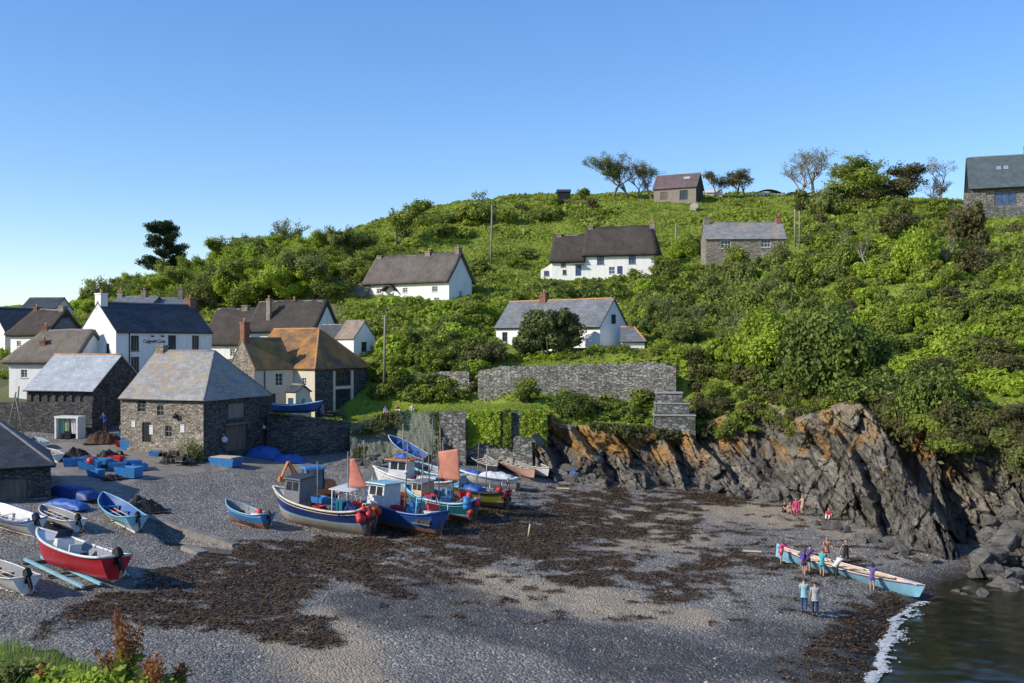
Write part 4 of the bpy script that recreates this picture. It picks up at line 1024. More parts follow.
house('timber_barn', 'brown timber barn with slate roof and rooflight on the skyline', 'barn', (loc[0] - 9.4 * math.cos(R(a)), loc[1] - 9.4 * math.sin(R(a)), 45.0), a, 9.4, 6, ze, 3.1, GWOOD, SL_HILL, over=.3, og=.25, th=.12, gable=(None, DWOOD), skirt=2,
      ops={'front': [(1.5, .9, 1.6, 1.7, 'door', 0, WOOD), (5.8, .7, 1.8, 2.0, 'window', (1, 1), DWOOD)]})
p = at(975, 184, 185)
ph = house('slate_house', 'large house with steep dark green-grey slate roof at the right hilltop edge', 'house', (p.x - .6, p.y, 38.6), -20, 15, 8.5, p.z - 38.6, 5.3, GSTONE, SL_TEAL, over=1.0, og=.6, th=.25, skirt=3, verge=BLACK, gable=(DWOOD, DWOOD),
      ops={'front': [(3.8, 1.4, 3.6, 2.6, 'window', (2, 0), BLUEP), (9.5, 1.4, 2.4, 2.6, 'window', (1, 0), BLUEP)]}, chims=[(9.3, 0, .35, .35, 1.6, METAL, 0)], glass=GLASSB)
rf = [c for c in ph.children if c.name.startswith('roof')][0]
for x in (4.2, 5.4):
    s = 5.3 / 4.25; mb = MB(); mb.box(0, 1.05, -.06, .06, 0, 1.2); mb.m = 1; mb.box(.1, .95, -.08, -.062, .1, 1.1)
    o = mb.build('skylight', [DFRAME, paint('skylight_glass', (.25, .32, .38), .15, 0)], rf); o.location = (x, 1.75, p.z - 38.6 + 1.85 * s + .25); o.rotation_euler = (math.atan(s) - R(90), 0, 0)
barn = [o for o in bpy.data.objects if o.name.startswith('timber_barn')][0]
rf = [c for c in barn.children if c.name.startswith('roof')][0]
mb = MB(); mb.box(0, 1.4, -.05, .05, 0, .7); o = mb.build('skylight', paint('skylight_pale', (.5, .5, .48), .2, 0), rf); o.location = (6.2, 1.7, ze + 1.7 * 3.1 / 3 + .22); o.rotation_euler = (math.atan(3.1 / 3) - R(90), 0, 0)
# terrace wall in front of the hilltop house
def wall_run(name, label, cat, pts, thick, h_of, mat, cope=None, group=None):
    """free standing wall along plan points; h_of = list of (zbase, ztop)"""
    mb = MB(); n = len(pts)
    P = [Vector((p[0], p[1], 0)) for p in pts]
    nr = []
    for i in range(n):
        d = (P[min(i + 1, n - 1)] - P[max(i - 1, 0)]).normalized(); nr.append(Vector((-d.y, d.x, 0)))
    def fn(side):
        return lambda i, j: P[i] + nr[i] * (thick * side) + Vector((0, 0, h_of[i][0] * (1 - j) + h_of[i][1] * j))
    for i in range(n - 1):
        a, b = fn(0), fn(1)
        mb.add([a(i, 0), a(i + 1, 0), a(i + 1, 1), a(i, 1)], [(0, 1, 2, 3)])
        mb.add([b(i + 1, 0), b(i, 0), b(i, 1), b(i + 1, 1)], [(0, 1, 2, 3)])
        mb.add([a(i, 1), a(i + 1, 1), b(i + 1, 1), b(i, 1)], [(0, 1, 2, 3)])
    for i in (0, n - 1):
        a, b = fn(0), fn(1); f = [a(i, 0), b(i, 0), b(i, 1), a(i, 1)]
        mb.add(f, [(3, 2, 1, 0) if i == 0 else (0, 1, 2, 3)])
    return tag(mb.build(name, mat), label, cat, group)
def subdiv(pts, hs, n, jit=.0, seed=0):
    rg = random.Random(seed); P = []; Hh = []
    for i in range(len(pts) - 1):
        for k in range(n):
            t = k / n; P.append((pts[i][0] * (1 - t) + pts[i + 1][0] * t, pts[i][1] * (1 - t) + pts[i + 1][1] * t))
            Hh.append((hs[i][0] * (1 - t) + hs[i + 1][0] * t, hs[i][1] * (1 - t) + hs[i + 1][1] * t + rg.uniform(-jit, jit)))
    P.append(pts[-1][:2]); Hh.append(hs[-1]); return P, Hh
def wallpx(name, label, cat, pp, zb, mat, thick=.5, n=8, jit=.05, seed=1):
    """pp = (px, py top, Y)"""
    pts = []; hs = []
    for px, py, Y in pp:
        w = at(px, py, Y); pts.append((w.x, w.y)); hs.append((w.z - zb, w.z))
    P, Hh = subdiv(pts, hs, n, jit, seed)
    return wall_run(name, label, cat, P, thick, Hh, mat)
wallpx('stone_wall', 'low pale stone wall in front of the large hilltop house', 'wall', [(964, 193, 181), (986, 193, 180), (991, 207, 180), (1100, 208, 178)], 6.0, GSTONE, seed=2)
wallpx('retaining_wall', 'long high grey stone retaining wall below the white slate-roofed house', 'wall', [(478, 371, 110.4), (500, 366.5, 109.5), (590, 364.5, 106.6), (650, 362.5, 104.6), (676, 366, 103.8)], 4.6, GSTONE, .6, 10, .09, 3)
wallpx('garden_wall', 'lower length of stone wall left of the dark gap in the retaining wall', 'wall', [(412, 374, 113.2), (440, 372, 112.3), (469, 371, 111.0)], 3.6, GSTONE, .5, 6, .09, 4)
# sea wall under the lawn, with buttress and steps
b, t = edge_xyz(np.array([440., 470, 500, 545]))
P, Hh = subdiv([(q[0], q[1]) for q in (b * .2 + t * .8) - np.array([0, .7, 0])], [(b[i][2] - 1, t[i][2] + .12) for i in range(4)], 6, .06, 5)
wall_run('sea_wall', 'ivy-hung stone sea wall holding up the lawn behind the gigs', 'wall', P, .9, Hh, MSTONE)
for px, w, hh, l in ((463, 1.0, 4.0, 'rough stone buttress against the left end of the ivy-hung sea wall'), (524, 2.0, 2.6, 'broad low stone plinth built against the right end of the sea wall')):
    bb, tt = edge_xyz(np.array([float(px)])); c = bb[0] * .62 + tt[0] * .38
    mb = MB(); mb.box(-w / 2, w / 2, -.9, .9, -3.0, hh - 2.0, taper=.12); o = mb.build('buttress', MSTONE); o.location = (c[0], c[1], c[2] + .6); o.rotation_euler = (0, 0, R(-10)); tag(o, l, 'buttress')
# quay wall left of the bank
b, t = edge_xyz(np.array([268., 300, 330, 352]))
P, Hh = subdiv([(q[0], q[1] - .5) for q in t], [(3.0, t[i][2] + .1) for i in range(4)], 6, .04, 6)
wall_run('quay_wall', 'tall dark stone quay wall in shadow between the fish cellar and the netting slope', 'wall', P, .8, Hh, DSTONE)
# yard wall in front of the slate shed
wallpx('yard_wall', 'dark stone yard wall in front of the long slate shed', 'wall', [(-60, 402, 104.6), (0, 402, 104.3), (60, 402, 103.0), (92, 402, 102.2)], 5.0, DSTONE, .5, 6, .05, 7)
# stepped stone block on the rocks
g = at(674, 427, 97.3); mb = MB()
for i, (w, d, z0, z1, y) in enumerate([(4.0, 2.2, -1.0, 1.25, 0), (3.35, 1.7, 1.255, 2.35, .4), (2.7, 1.3, 2.355, 3.35, .7)]):
    mb.box(-w / 2 - .2 * i, w / 2 - .25 * i, -d / 2 + y, d / 2 + y + .6, z0, z1, taper=.06)
    mb.m = 1; mb.box(-w / 2 - .2 * i - .03, w / 2 - .25 * i + .03, -d / 2 + y - .05, d / 2 + y + .6, z1 - .10, z1 + .004); mb.m = 0
o = mb.build('stone_plinth', [MSTONE, paint('plinth_cap', (.4, .38, .34), .9, .3)]); o.location = g; o.rotation_euler = (0, 0, R(-6)); tag(o, 'three-tier stepped stone block standing on the orange rocks', 'plinth')
# dark boat shed at the left edge
p = Vector((-33.2, 72, 2.9)); a = 27
house('boat_shed', 'dark boat shed with black slate roof at the left edge of the beach', 'shed', (p.x - 10 * math.cos(R(a)), p.y - 10 * math.sin(R(a)), 2.9), a, 10, 9, 3.3, 3.55, DSTONE, SL_DARK, hr=4.4, over=.3, og=.1, th=.1, skirt=1.5,
      ops={'front': [(6.3, .05, 2.2, 2.3, 'door', 0, WOOD), (8.9, .9, .7, .8, 'window', (1, 1), DWOOD)]})
# open fronted kiosk
g = ground(66, 439)
kq = empty('open_kiosk', g, R(-12), 'white open-fronted kiosk with towels hanging in it, against the dark yard wall', 'kiosk')
mb = MB(); mb.box(-1.35, 1.35, 0, 1.3, 2.05, 2.25); mb.box(-1.3, -1.12, 0, 1.25, 0, 2.045); mb.box(1.12, 1.3, 0, 1.25, 0, 2.045); mb.build('frame', SIGNW, kq)
mb = MB(); mb.box(-1.11, 1.11, 1.2, 1.25, 0, 2.04); mb.build('back_panel', DWOOD, kq)
for x, w, c, m in ((-.75, .5, (.35, .6, .45), 'towel_green'), (-.2, .45, (.55, .62, .3), 'towel_lime'), (.45, .55, (.75, .7, .7), 'towel_white')):
    mb = MB(); mb.grid(lambda u, v: Vector((x + u * w - w / 2 + .1 * (1 - v) * (1 if c[0] > .7 else 0), .45 + .05 * math.sin(u * 14), 1.95 - (1 - v) * 1.45)), 8, 6); o = mb.build('hanging_towel', paint(m, c, .9, .05), None, solid=.02)
    o.matrix_world = Matrix.Translation(g) @ Matrix.Rotation(R(-12), 4, 'Z'); tag(o, {'towel_green': 'pale green towel hanging in the white kiosk', 'towel_lime': 'yellowish towel hanging in the middle of the white kiosk', 'towel_white': 'white cloth hanging at the right side of the kiosk'}[m], 'towel')
mb = MB(); mb.box(-.3, .3, .3, .8, 0, .75); o = mb.build('crate', BLACK); o.matrix_world = Matrix.Translation(g); tag(o, 'black crate on the floor of the white kiosk', 'crate')
# far sheds on the skyline
def skybox(name, label, cat, px, py, Y, w, d, h, mats, fn):
    g = at(px, py, Y); z = hz(g.x, g.y); root = empty(name, (g.x, g.y, min(z + .1, g.z)), 0, label, cat); fn(root, w, d, h, mats); return root
def f_shed(r, w, d, h, m):
    mb = MB(); mb.box(-w / 2, w / 2, 0, d, -1, h); mb.build('wall', m[0], r)
    mb = MB(); mb.add([(-w / 2 - .2, -.2, h + .01), (w / 2 + .2, -.2, h + .01), (w / 2 + .2, d / 2, h + .7), (-w / 2 - .2, d / 2, h + .7), (-w / 2 - .2, d + .2, h + .01), (w / 2 + .2, d + .2, h + .01)], [(0, 1, 2, 3), (3, 2, 5, 4)]); mb.build('roof', m[1], r, solid=-.08)
skybox('field_shed', 'small dark shed on the skyline left of the bare trees', 'shed', 564, 198, 222, 2.8, 2.5, 1.7, (BLACK, SL_DARK), f_shed)
skybox('caravan', 'white caravan roof just showing on the skyline right of the timber barn', 'caravan', 714, 197, 224, 3.6, 2, .9, (SIGNW, SIGNW), f_shed)
def f_poly(r, w, d, h, m):
    mb = MB(); mb.add([(-w / 2, 0, -1), (w / 2, 0, -1), (w / 2, 0, h * .45), (-w / 2, 0, h * .45), (-w / 2, d, h * .45), (w / 2, d, h * .45), (w / 2, d, -1), (-w / 2, d, -1)], [(0, 1, 2, 3), (4, 5, 6, 7), (1, 6, 5, 2), (7, 0, 3, 4)]); mb.build('wall', m[0], r)
    mb = MB(); mb.s = True; mb.grid(lambda u, v: Vector((-w / 2 * 1.03 + w * 1.03 * u, v * d, h * .455 + h * .55 * math.sin(u * math.pi) ** .8)), 14, 4); mb.build('roof', m[1], r, solid=-.06)
    for i in range(7): mb = MB(); x = -w / 2 + .6 + i * (w - 1.2) / 6; mb.box(x - .2, x + .2, -.03, -.004, h * .08, h * .4); mb.build('window', GLASSB, r)
skybox('holiday_hut', 'long white curved-roof hut on the skyline', 'hut', 769, 197, 226, 6, 3, 1.7, (SIGNW, METAL), f_poly)
# parked car at the skyline
def car():
    g = at(794, 196, 224); r = empty('parked_car', (g.x, g.y, g.z - .55), R(4), 'dark car parked on the skyline beside the bare pale trees', 'car')
    mb = MB(); mb.s = True
    prof = [(-2.0, .35), (-2.05, .75), (-1.5, .88), (-.9, 1.38), (.5, 1.42), (1.2, .95), (2.0, .8), (2.08, .4)]
    for side in (0, 1): pass
    vs = []
    for y, ins in ((-.82, 0), (.82, 0)):
        for x, z in prof: vs.append((x, y * (.84 if z > 1 else 1), z))
    n = len(prof); fs = [tuple(range(n)), tuple(reversed(range(n, 2 * n)))] + [(i, i + n, (i + 1) % n + n, (i + 1) % n) for i in range(n)]
    mb.s = False; mb.add(vs, fs); mb.build('body', paint('car_dark_paint', (.02, .025, .035), .25, .05), r)
    mb = MB(); mb.add([(-.95, -.80, .93), (.95, -.80, .93), (.45, -.725, 1.34), (-.8, -.725, 1.34)], [(0, 1, 2, 3)]); mb.build('window', GLASSB, r)
    for x in (-1.3, 1.3):
        for y in (-.72, .72):
            mb = MB(); mb.tube([(x, y - .1, .33), (x, y + .1, .33)], .33, 14); w = mb.build('wheel', BLACK, r); mb = MB(); mb.tube([(x, y - .115, .33), (x, y + .115, .33)], .19, 12); mb.build('rim', METAL, w)
car()
# poles
def pole(px, pyb, pyt, Y, r, label, arms=False, dish=False):
    b = at(px, pyb, Y); t = at(px + (1 if pyb - pyt > 40 else 0), pyt, Y); b.z = min(b.z, hz(b.x, b.y)) - .3
    root = empty('telegraph_pole', b, 0, label, 'pole'); d = t - b
    mb = MB(); mb.tube([(0, 0, 0), d], [r * 1.2, r * .85], 8); mb.build('post', GWOOD, root)
    if arms:
        mb = MB(); mb.tube([d + Vector((-.4, 0, -.4)), d + Vector((.4, 0, -.4))], .05, 6); mb.build('crossarm', GWOOD, root)
pole(384, 379, 315, 112, .13, 'dark telegraph pole standing behind the lawn, lowest of the poles', True)
pole(491, 252, 204, 180, .15, 'lone telegraph pole on the grassy slope above the long thatched cottage', True)
pole(676, 243, 223, 178, .14, 'short post on the slope between the tall thatch and the stone cottage')
pole(795, 241, 209, 175, .15, 'grey pole right of the stone cottage, left one of the pair', True)
pole(799.5, 241, 211, 172, .13, 'grey pole right of the stone cottage, right one of the pair', True)
pole(307, 287, 248, 185, .1, 'thin pole among the trees behind the black thatched cottage')
# statue-like pale rock on the slope below the barn
o = bpy.data.objects.new('boulder', BMS[2].copy()); o.data.materials.clear(); o.data.materials.append(paint('pale_rock', (.42, .35, .28), .9, .3)); COL.objects.link(o); g = hillhit(695, 211, 60); o.location = g + Vector((0, 0, .4)); o.scale = (1.0, .9, 1.0); tag(o, 'pale rock outcrop on the grass below the timber barn', 'boulder')
for i, (px, py, s) in enumerate([(276, 266, 1.5), (284, 262, 1.2), (294, 259, 1.6), (304, 254, 1.2)]):
    g = hillhit(px, py + 2, 60) or at(px, py, 225)
    o = bpy.data.objects.new('boulder', BMS[i]); COL.objects.link(o); o.location = g; o.scale = (s, s, s * .7); tag(o, 'lump of rock in the bare patch on the left skyline slope', 'boulder', 'rocks in the bare patch')
# ================================================================ plants
LEAF = {
 'bright': leafmat('leaf_bright', [(0.181, 0.275, 0.022), (0.312, 0.414, 0.039), (0.458, 0.512, 0.063)], .4),
 'mid': leafmat('leaf_mid', [(0.120, 0.177, 0.024), (0.227, 0.285, 0.039), (0.337, 0.355, 0.058)], .35),
 'dark': leafmat('leaf_dark', [(0.061, 0.099, 0.019), (0.120, 0.167, 0.028), (0.204, 0.235, 0.041)], .25),
 'olive': leafmat('leaf_olive', [(0.167, 0.178, 0.037), (0.277, 0.266, 0.063), (0.388, 0.323, 0.101)], .35),
 'brown': leafmat('leaf_brown', [(0.148, 0.105, 0.035), (0.240, 0.154, 0.051), (0.295, 0.218, 0.069), (0.130, 0.137, 0.035)], .3),
 'pine': leafmat('needle_dark', [(0.018, 0.036, 0.012), (0.037, 0.061, 0.020), (0.055, 0.081, 0.025)], .1),
 'red': leafmat('leaf_reddish', [(0.130, 0.081, 0.032), (0.185, 0.105, 0.037), (0.110, 0.122, 0.032)], .25),
}
LEAF['olive'] = leafmat('leaf_olive_scrub', [(.12, .16, .032), (.19, .225, .05), (.26, .275, .08)], .4)
LEAF['red'] = leafmat('leaf_russet', [(.11, .075, .03), (.16, .10, .04), (.10, .12, .035), (.13, .14, .04)], .3)
LEAF['brown'] = leafmat('leaf_brown_scrub', [(.085, .08, .03), (.125, .115, .04), (.16, .14, .055), (.09, .11, .03)], .3)
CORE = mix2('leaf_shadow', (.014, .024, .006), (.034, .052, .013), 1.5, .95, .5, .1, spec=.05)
BARK = mix2('bark', (.06, .048, .038), (.15, .125, .1), 3, .9, .6, .02, (3, 3, .6))
PALEBARK = mix2('pale_bark', (.20, .165, .135), (.34, .29, .245), 3, .9, .4, .02, (3, 3, .6))
TWIGM = mix2('twig', (.13, .10, .08), (.25, .20, .165), 2, .9, .2, .01)

def cards(rng, P, N, size, aspect=.6, jitter=.9):
    """diamond leaf clumps at points P facing roughly along N"""
    n = len(P); N = N + rng.normal(0, jitter, (n, 3)); N /= np.linalg.norm(N, axis=1)[:, None] + 1e-9
    T = np.cross(N, rng.normal(0, 1, (n, 3))); T /= np.linalg.norm(T, axis=1)[:, None] + 1e-9; B = np.cross(N, T)
    s = size * rng.uniform(.4, 1.6, (n, 1)); b = s * aspect
    q = np.stack([P - T * s, P + B * b + N * s * .18, P + T * s, P - B * b - N * s * .1], 1).reshape(-1, 3)
    return q, np.arange(n * 4).reshape(-1, 4)
def sph(rng, n, k=.35):
    d = rng.normal(0, 1, (n, 3)); d /= np.linalg.norm(d, axis=1)[:, None]; return d * (1 - k * rng.random((n, 1)) ** 1.5)

def bush_mesh(name, seed, kind, n=2200, clumps=26, shape='round', leaf=.11):
    """unit shrub: about 2 wide and 1.6 tall, scaled when placed"""
    rng = np.random.default_rng(seed); C = []; Rr = []
    for i in range(clumps):
        d = rng.normal(0, 1, 3); d /= np.linalg.norm(d); d[2] = abs(d[2]) if shape != 'tall' else d[2]
        r = rng.uniform(.32, .98)
        c = d * r * np.array([.95, .95, .95])
        if shape == 'wisp': c = np.array([d[0] * .7 * r * 1.2, d[1] * .7 * r * 1.2, rng.uniform(.2, 1.2)])
        if shape == 'spread': c = np.array([d[0] * 1.15, d[1] * 1.15, abs(d[2]) * .6]) * r * 1.1
        C.append(c + np.array([0, 0, .25])); Rr.append(rng.uniform(.15, .46))
    C = np.array(C); Rr = np.array(Rr)
    k = rng.integers(0, clumps, n); D = sph(rng, n)
    P = C[k] + D * Rr[k][:, None]
    N = D * 1.0 + (P - np.array([0, 0, .2])) * .8
    m = P[:, 2] > -.15; P, N = P[m], N[m]
    if shape == 'wisp':
        q, f = cards(rng, P, N, leaf * 1.1, .35, 1.0)
    else: q, f = cards(rng, P, N, leaf, .62)
    vs = [q]; fs = [f]; mi = [np.zeros(len(f), int)]
    me = None
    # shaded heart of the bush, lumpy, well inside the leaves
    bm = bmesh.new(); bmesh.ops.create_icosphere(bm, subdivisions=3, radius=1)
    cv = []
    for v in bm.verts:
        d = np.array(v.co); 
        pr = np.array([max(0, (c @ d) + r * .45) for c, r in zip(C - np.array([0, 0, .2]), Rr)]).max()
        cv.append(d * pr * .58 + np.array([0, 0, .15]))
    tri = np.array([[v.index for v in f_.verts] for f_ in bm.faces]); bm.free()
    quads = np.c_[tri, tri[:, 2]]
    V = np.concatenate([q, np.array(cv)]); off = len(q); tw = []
    if shape == 'wisp':                 # thin stems standing out of the top
        for i in range(46):
            a = rng.uniform(0, 6.28); r0 = rng.uniform(0, .45); r1 = r0 + rng.uniform(.05, .35); z1 = rng.uniform(1.1, 1.75)
            p0, p1 = np.array([math.cos(a) * r0, math.sin(a) * r0, 0]), np.array([math.cos(a) * r1, math.sin(a) * r1, z1]); w = np.array([-math.sin(a), math.cos(a), 0]) * .016; w2 = np.array([math.cos(a), math.sin(a), 0]) * .016
            k = len(V); V = np.concatenate([V, [p0 - w, p0 + w, p1 + w * .4, p1 - w * .4, p0 - w2, p0 + w2, p1 + w2 * .4, p1 - w2 * .4]]); tw += [[k, k + 1, k + 2, k + 3], [k + 4, k + 5, k + 6, k + 7]]
    me = bpy.data.meshes.new(name)
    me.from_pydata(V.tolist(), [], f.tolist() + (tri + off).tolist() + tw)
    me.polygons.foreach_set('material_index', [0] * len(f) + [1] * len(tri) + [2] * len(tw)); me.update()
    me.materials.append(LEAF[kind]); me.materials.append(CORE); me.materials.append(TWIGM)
    return me
PROTO = {}
for kd, shapes in {'bright': ('round', 'spread'), 'mid': ('round', 'spread', 'wisp'), 'dark': ('round', 'spread'), 'olive': ('wisp', 'spread', 'round'), 'brown': ('wisp', 'spread'), 'red': ('wisp',)}.items():
    PROTO[kd] = [bush_mesh('shrub', 100 + i * 7 + sum(map(ord, kd)), kd, 4600, 24 + 6 * i, s, .078) for i, s in enumerate(shapes * 2)]
PROTO['bigdark'] = [bush_mesh('shrub', 501 + i, 'dark', 17000, 70, 'round', .04) for i in range(2)]
PROTO['bigbright'] = [bush_mesh('shrub', 521 + i, 'bright', 14000, 60, 'round', .045) for i in range(2)]

BUSH = []
def put_bush(name, kind, loc, sx, sz, rg, label, cat, group=None):
    me = rg.choice(PROTO[kind]); o = bpy.data.objects.new(name, me); BUSH.append(o)
    o.location = loc; o.scale = (sx * rg.uniform(.85, 1.15), sx * rg.uniform(.85, 1.15), sz); o.rotation_euler = (rg.uniform(-.08, .08), rg.uniform(-.08, .08), rg.uniform(0, 6.3))
    return tag(o, label, cat, group)
# house footprints on screen are kept clear so that no shrub grows through a wall
def zone(name, poly, n, kinds, size, label, cat, group, seed, tall=1.0, y0=None, minsep=.0):
    rg = random.Random(seed); k = 0; tries = 0; pts = []
    xs = [q[0] for q in poly]; ys = [q[1] for q in poly]
    while k < n and tries < n * 40:
        tries += 1; px, py = rg.uniform(min(xs), max(xs)), rg.uniform(min(ys), max(ys))
        if not inpoly(np.array([px]), np.array([py]), poly)[0]: continue
        g = hillhit(px, py, y0)
        if g is None: continue
        s = rg.uniform(*size)
        if any((g - q).length < minsep * s for q in pts): continue
        if any(hx0 - s < g.x < hx1 + s and hy0 - s < g.y < hy1 + s for hx0, hx1, hy0, hy1 in FOOT): continue
        pts.append(g); kd = rg.choices([q[0] for q in kinds], [q[1] for q in kinds])[0]
        put_bush(name, kd, g - Vector((0, 0, s * .15)), s, s * rg.uniform(.7, 1.05) * tall, rg, label, cat, group); k += 1
FOOT = []
bpy.context.view_layer.update()
for o in list(bpy.data.objects):
    if o.type == 'EMPTY' and o.get('category') in ('house', 'cottage', 'inn', 'shed', 'barn'):
        w = [c for c in o.children if c.name.startswith('wall')]
        if not w: continue
        pts = [o.matrix_world @ Vector(b) for b in w[0].bound_box]
        FOOT.append((min(p.x for p in pts), max(p.x for p in pts), min(p.y for p in pts), max(p.y for p in pts)))
Z = zone
Z('shrub', [(335,262),(350,232),(395,212),(440,216),(480,222),(470,255),(400,250),(365,262)], 14, (('mid',3),('dark',2),('bright',2)), (1.2,2.8), 'green shrub on the grassy slope above the long low thatched cottage', 'shrub', 'shrubs above the long thatch', 21)
Z('shrub', [(345,310),(470,302),(535,286),(535,300),(470,322),(350,330)], 42, (('bright',4),('mid',3)), (1.0,1.9), 'hedge shrub on the bank just below the long low thatched cottage', 'shrub', 'hedge below the long thatch', 22)
Z('shrub', [(378,330),(480,318),(490,345),(480,372),(385,375)], 60, (('bright',3),('mid',3),('dark',2)), (1.0,2.4), 'leafy shrub on the slope right of the dark telegraph pole', 'shrub', 'shrubs right of the dark pole', 23)
Z('shrub', [(470,262),(535,245),(535,275),(480,296)], 9, (('mid',2),('dark',2),('olive',1)), (1.0,2.2), 'shrub on the slope between the two long thatched cottages', 'shrub', 'shrubs between the thatches', 24)
Z('shrub', [(450,205),(520,200),(560,202),(600,206),(600,222),(520,224),(460,226)], 12, (('mid',2),('olive',2),('brown',2)), (1.0,2.5), 'scrubby bush just under the skyline above the upper thatch', 'shrub', 'scrub under the middle skyline', 25)
Z('shrub', [(535,290),(660,276),(700,272),(700,292),(620,300),(545,305)], 46, (('mid',3),('dark',2),('olive',1)), (1.1,2.0), 'hedge shrub on the bank right below the tall white thatch', 'shrub', 'hedge below the tall thatch', 26)
Z('shrub', [(625,285),(700,270),(790,262),(820,285),(810,345),(760,372),(700,352),(640,335)], 150, (('olive',4),('mid',3),('bright',1)), (1.1,2.3), 'olive scrub bush on the slope below the stone cottage', 'shrub', 'scrub below the stone cottage', 27, 1.25)
Z('shrub', [(800,200),(960,212),(960,240),(880,232),(800,236)], 30, (('olive',3),('brown',2),('mid',2)), (1.3,3.0), 'scrubby bush under the skyline left of the large hilltop house', 'shrub', 'scrub under the right skyline', 28)
Z('shrub', [(800,240),(1024,232),(1024,292),(830,292)], 110, (('mid',3),('olive',3),('bright',2),('brown',1)), (1.1,2.4), 'mixed bush on the steep slope below the large hilltop house', 'shrub', 'bushes below the hilltop house', 29)
Z('shrub', [(755,300),(1024,296),(1024,400),(900,392),(880,400),(800,402),(740,380)], 190, (('dark',3),('mid',4),('bright',3),('brown',1)), (1.0,2.1), 'leafy bush on the overgrown slope above the cliff', 'shrub', 'bushes on the slope above the cliff', 30)
Z('shrub', [(690,360),(770,385),(800,402),(870,400),(945,404),(1024,420),(1024,440),(985,432),(900,402),(860,402),(800,420),(745,410),(700,428)], 60, (('olive',3),('brown',3),('mid',2)), (.7,1.4), 'brownish bush overhanging the top edge of the cliff', 'shrub', 'bushes hanging over the cliff top', 31, 1.0, .05)
Z('shrub', [(395,380),(478,378),(486,398),(470,403),(400,402)], 26, (('mid',3),('brown',1),('dark',2)), (.8,1.5), 'garden shrub along the back of the lawn below the lower stone wall', 'shrub', 'garden shrubs behind the lawn', 32)
Z('shrub', [(546,398),(690,396),(655,426),(560,424),(546,412)], 44, (('dark',3),('mid',3),('bright',2),('brown',1)), (.6,1.3), 'low shrub on top of the orange rocks below the retaining wall', 'shrub', 'shrubs on the orange rocks', 33, .9, .05)
Z('shrub', [(480,352),(560,352),(690,346),(690,356),(560,360),(480,362)], 26, (('mid',2),('bright',2),('dark',1)), (.5,1.0), 'small garden shrub along the top of the long retaining wall', 'shrub', 'garden shrubs above the retaining wall', 34)
Z('shrub', [(345,356),(384,345),(384,405),(360,404)], 12, (('dark',2),('mid',2)), (.8,1.6), 'shrub in the shade between the orange-roofed house and the telegraph pole', 'shrub', 'shrubs beside the orange-roofed house', 35)
Z('shrub', [(0,352),(25,352),(35,366),(20,378),(0,380)], 8, (('bright',1),), (.8,1.4), 'bright green bush at the far left beside the tan thatch', 'shrub', 'bushes at the far left edge', 36)
Z('shrub', [(-20,301),(70,297),(100,300),(70,303),(-20,308)], 22, (('mid',2),('olive',2)), (1.4,2.6), 'bush along the far left skyline behind the village roofs', 'shrub', 'bushes on the far left skyline', 37)

rg0 = random.Random(5)
def one(name, kind, px, py, sx, sz, label, cat='shrub', y0=None, dz=0):
    g = hillhit(px, py, y0); return put_bush(name, kind, g + Vector((0, 0, dz)), sx, sz, rg0, label, cat)
one('shrub', 'bigdark', 824, 392, 4.4, 6.2, 'huge dark evergreen bush on the brow of the cliff, biggest on the slope', y0=3)
one('shrub', 'bigbright', 768, 366, 3.6, 4.2, 'big bright green bush left of the huge dark evergreen', y0=3)
one('shrub', 'bigbright', 914, 274, 3.0, 4.6, 'tall vivid green round bush midway up the right slope')
one('shrub', 'red', 968, 262, 3.3, 4.3, 'russet brown bush right of the vivid green round bush')
one('shrub', 'brown', 900, 240, 3.8, 2.6, 'wide brown bush above the vivid green round bush')
one('shrub', 'bigbright', 683, 258, 2.6, 2.6, 'rounded vivid green bush against the left end of the stone cottage')
one('shrub', 'dark', 690, 252, 2.2, 2.6, 'dark green bush close behind the left corner of the stone cottage')
one('shrub', 'brown', 484, 362, 2.3, 2.0, 'reddish brown shrub at the left end of the long retaining wall', y0=8)
one('shrub', 'mid', 527, 403, 1.5, 1.5, 'round green shrub at the right end of the lawn against the retaining wall')
one('shrub', 'bigdark', 575, 415, 2.2, 1.7, 'broad dark bush where the lawn meets the orange rocks', y0=.3)
one('shrub', 'bigdark', 930, 425, 3.0, 3.6, 'dark bush hanging over the black gully in the cliff', y0=.2)
one('shrub', 'dark', 618, 268, 1.2, 1.5, 'small shrub beside the door of the tall white thatch')
one('shrub', 'olive', 826, 215, 3.6, 4.2, 'large olive bush beneath the bare pale trees on the skyline')
one('shrub', 'mid', 478, 222, 3.6, 3.8, 'dense bush on the skyline just left of the lone telegraph pole')
one('shrub', 'bright', 428, 400, .7, 1.0, 'pale yellow-green shrub at the front corner of the lawn')

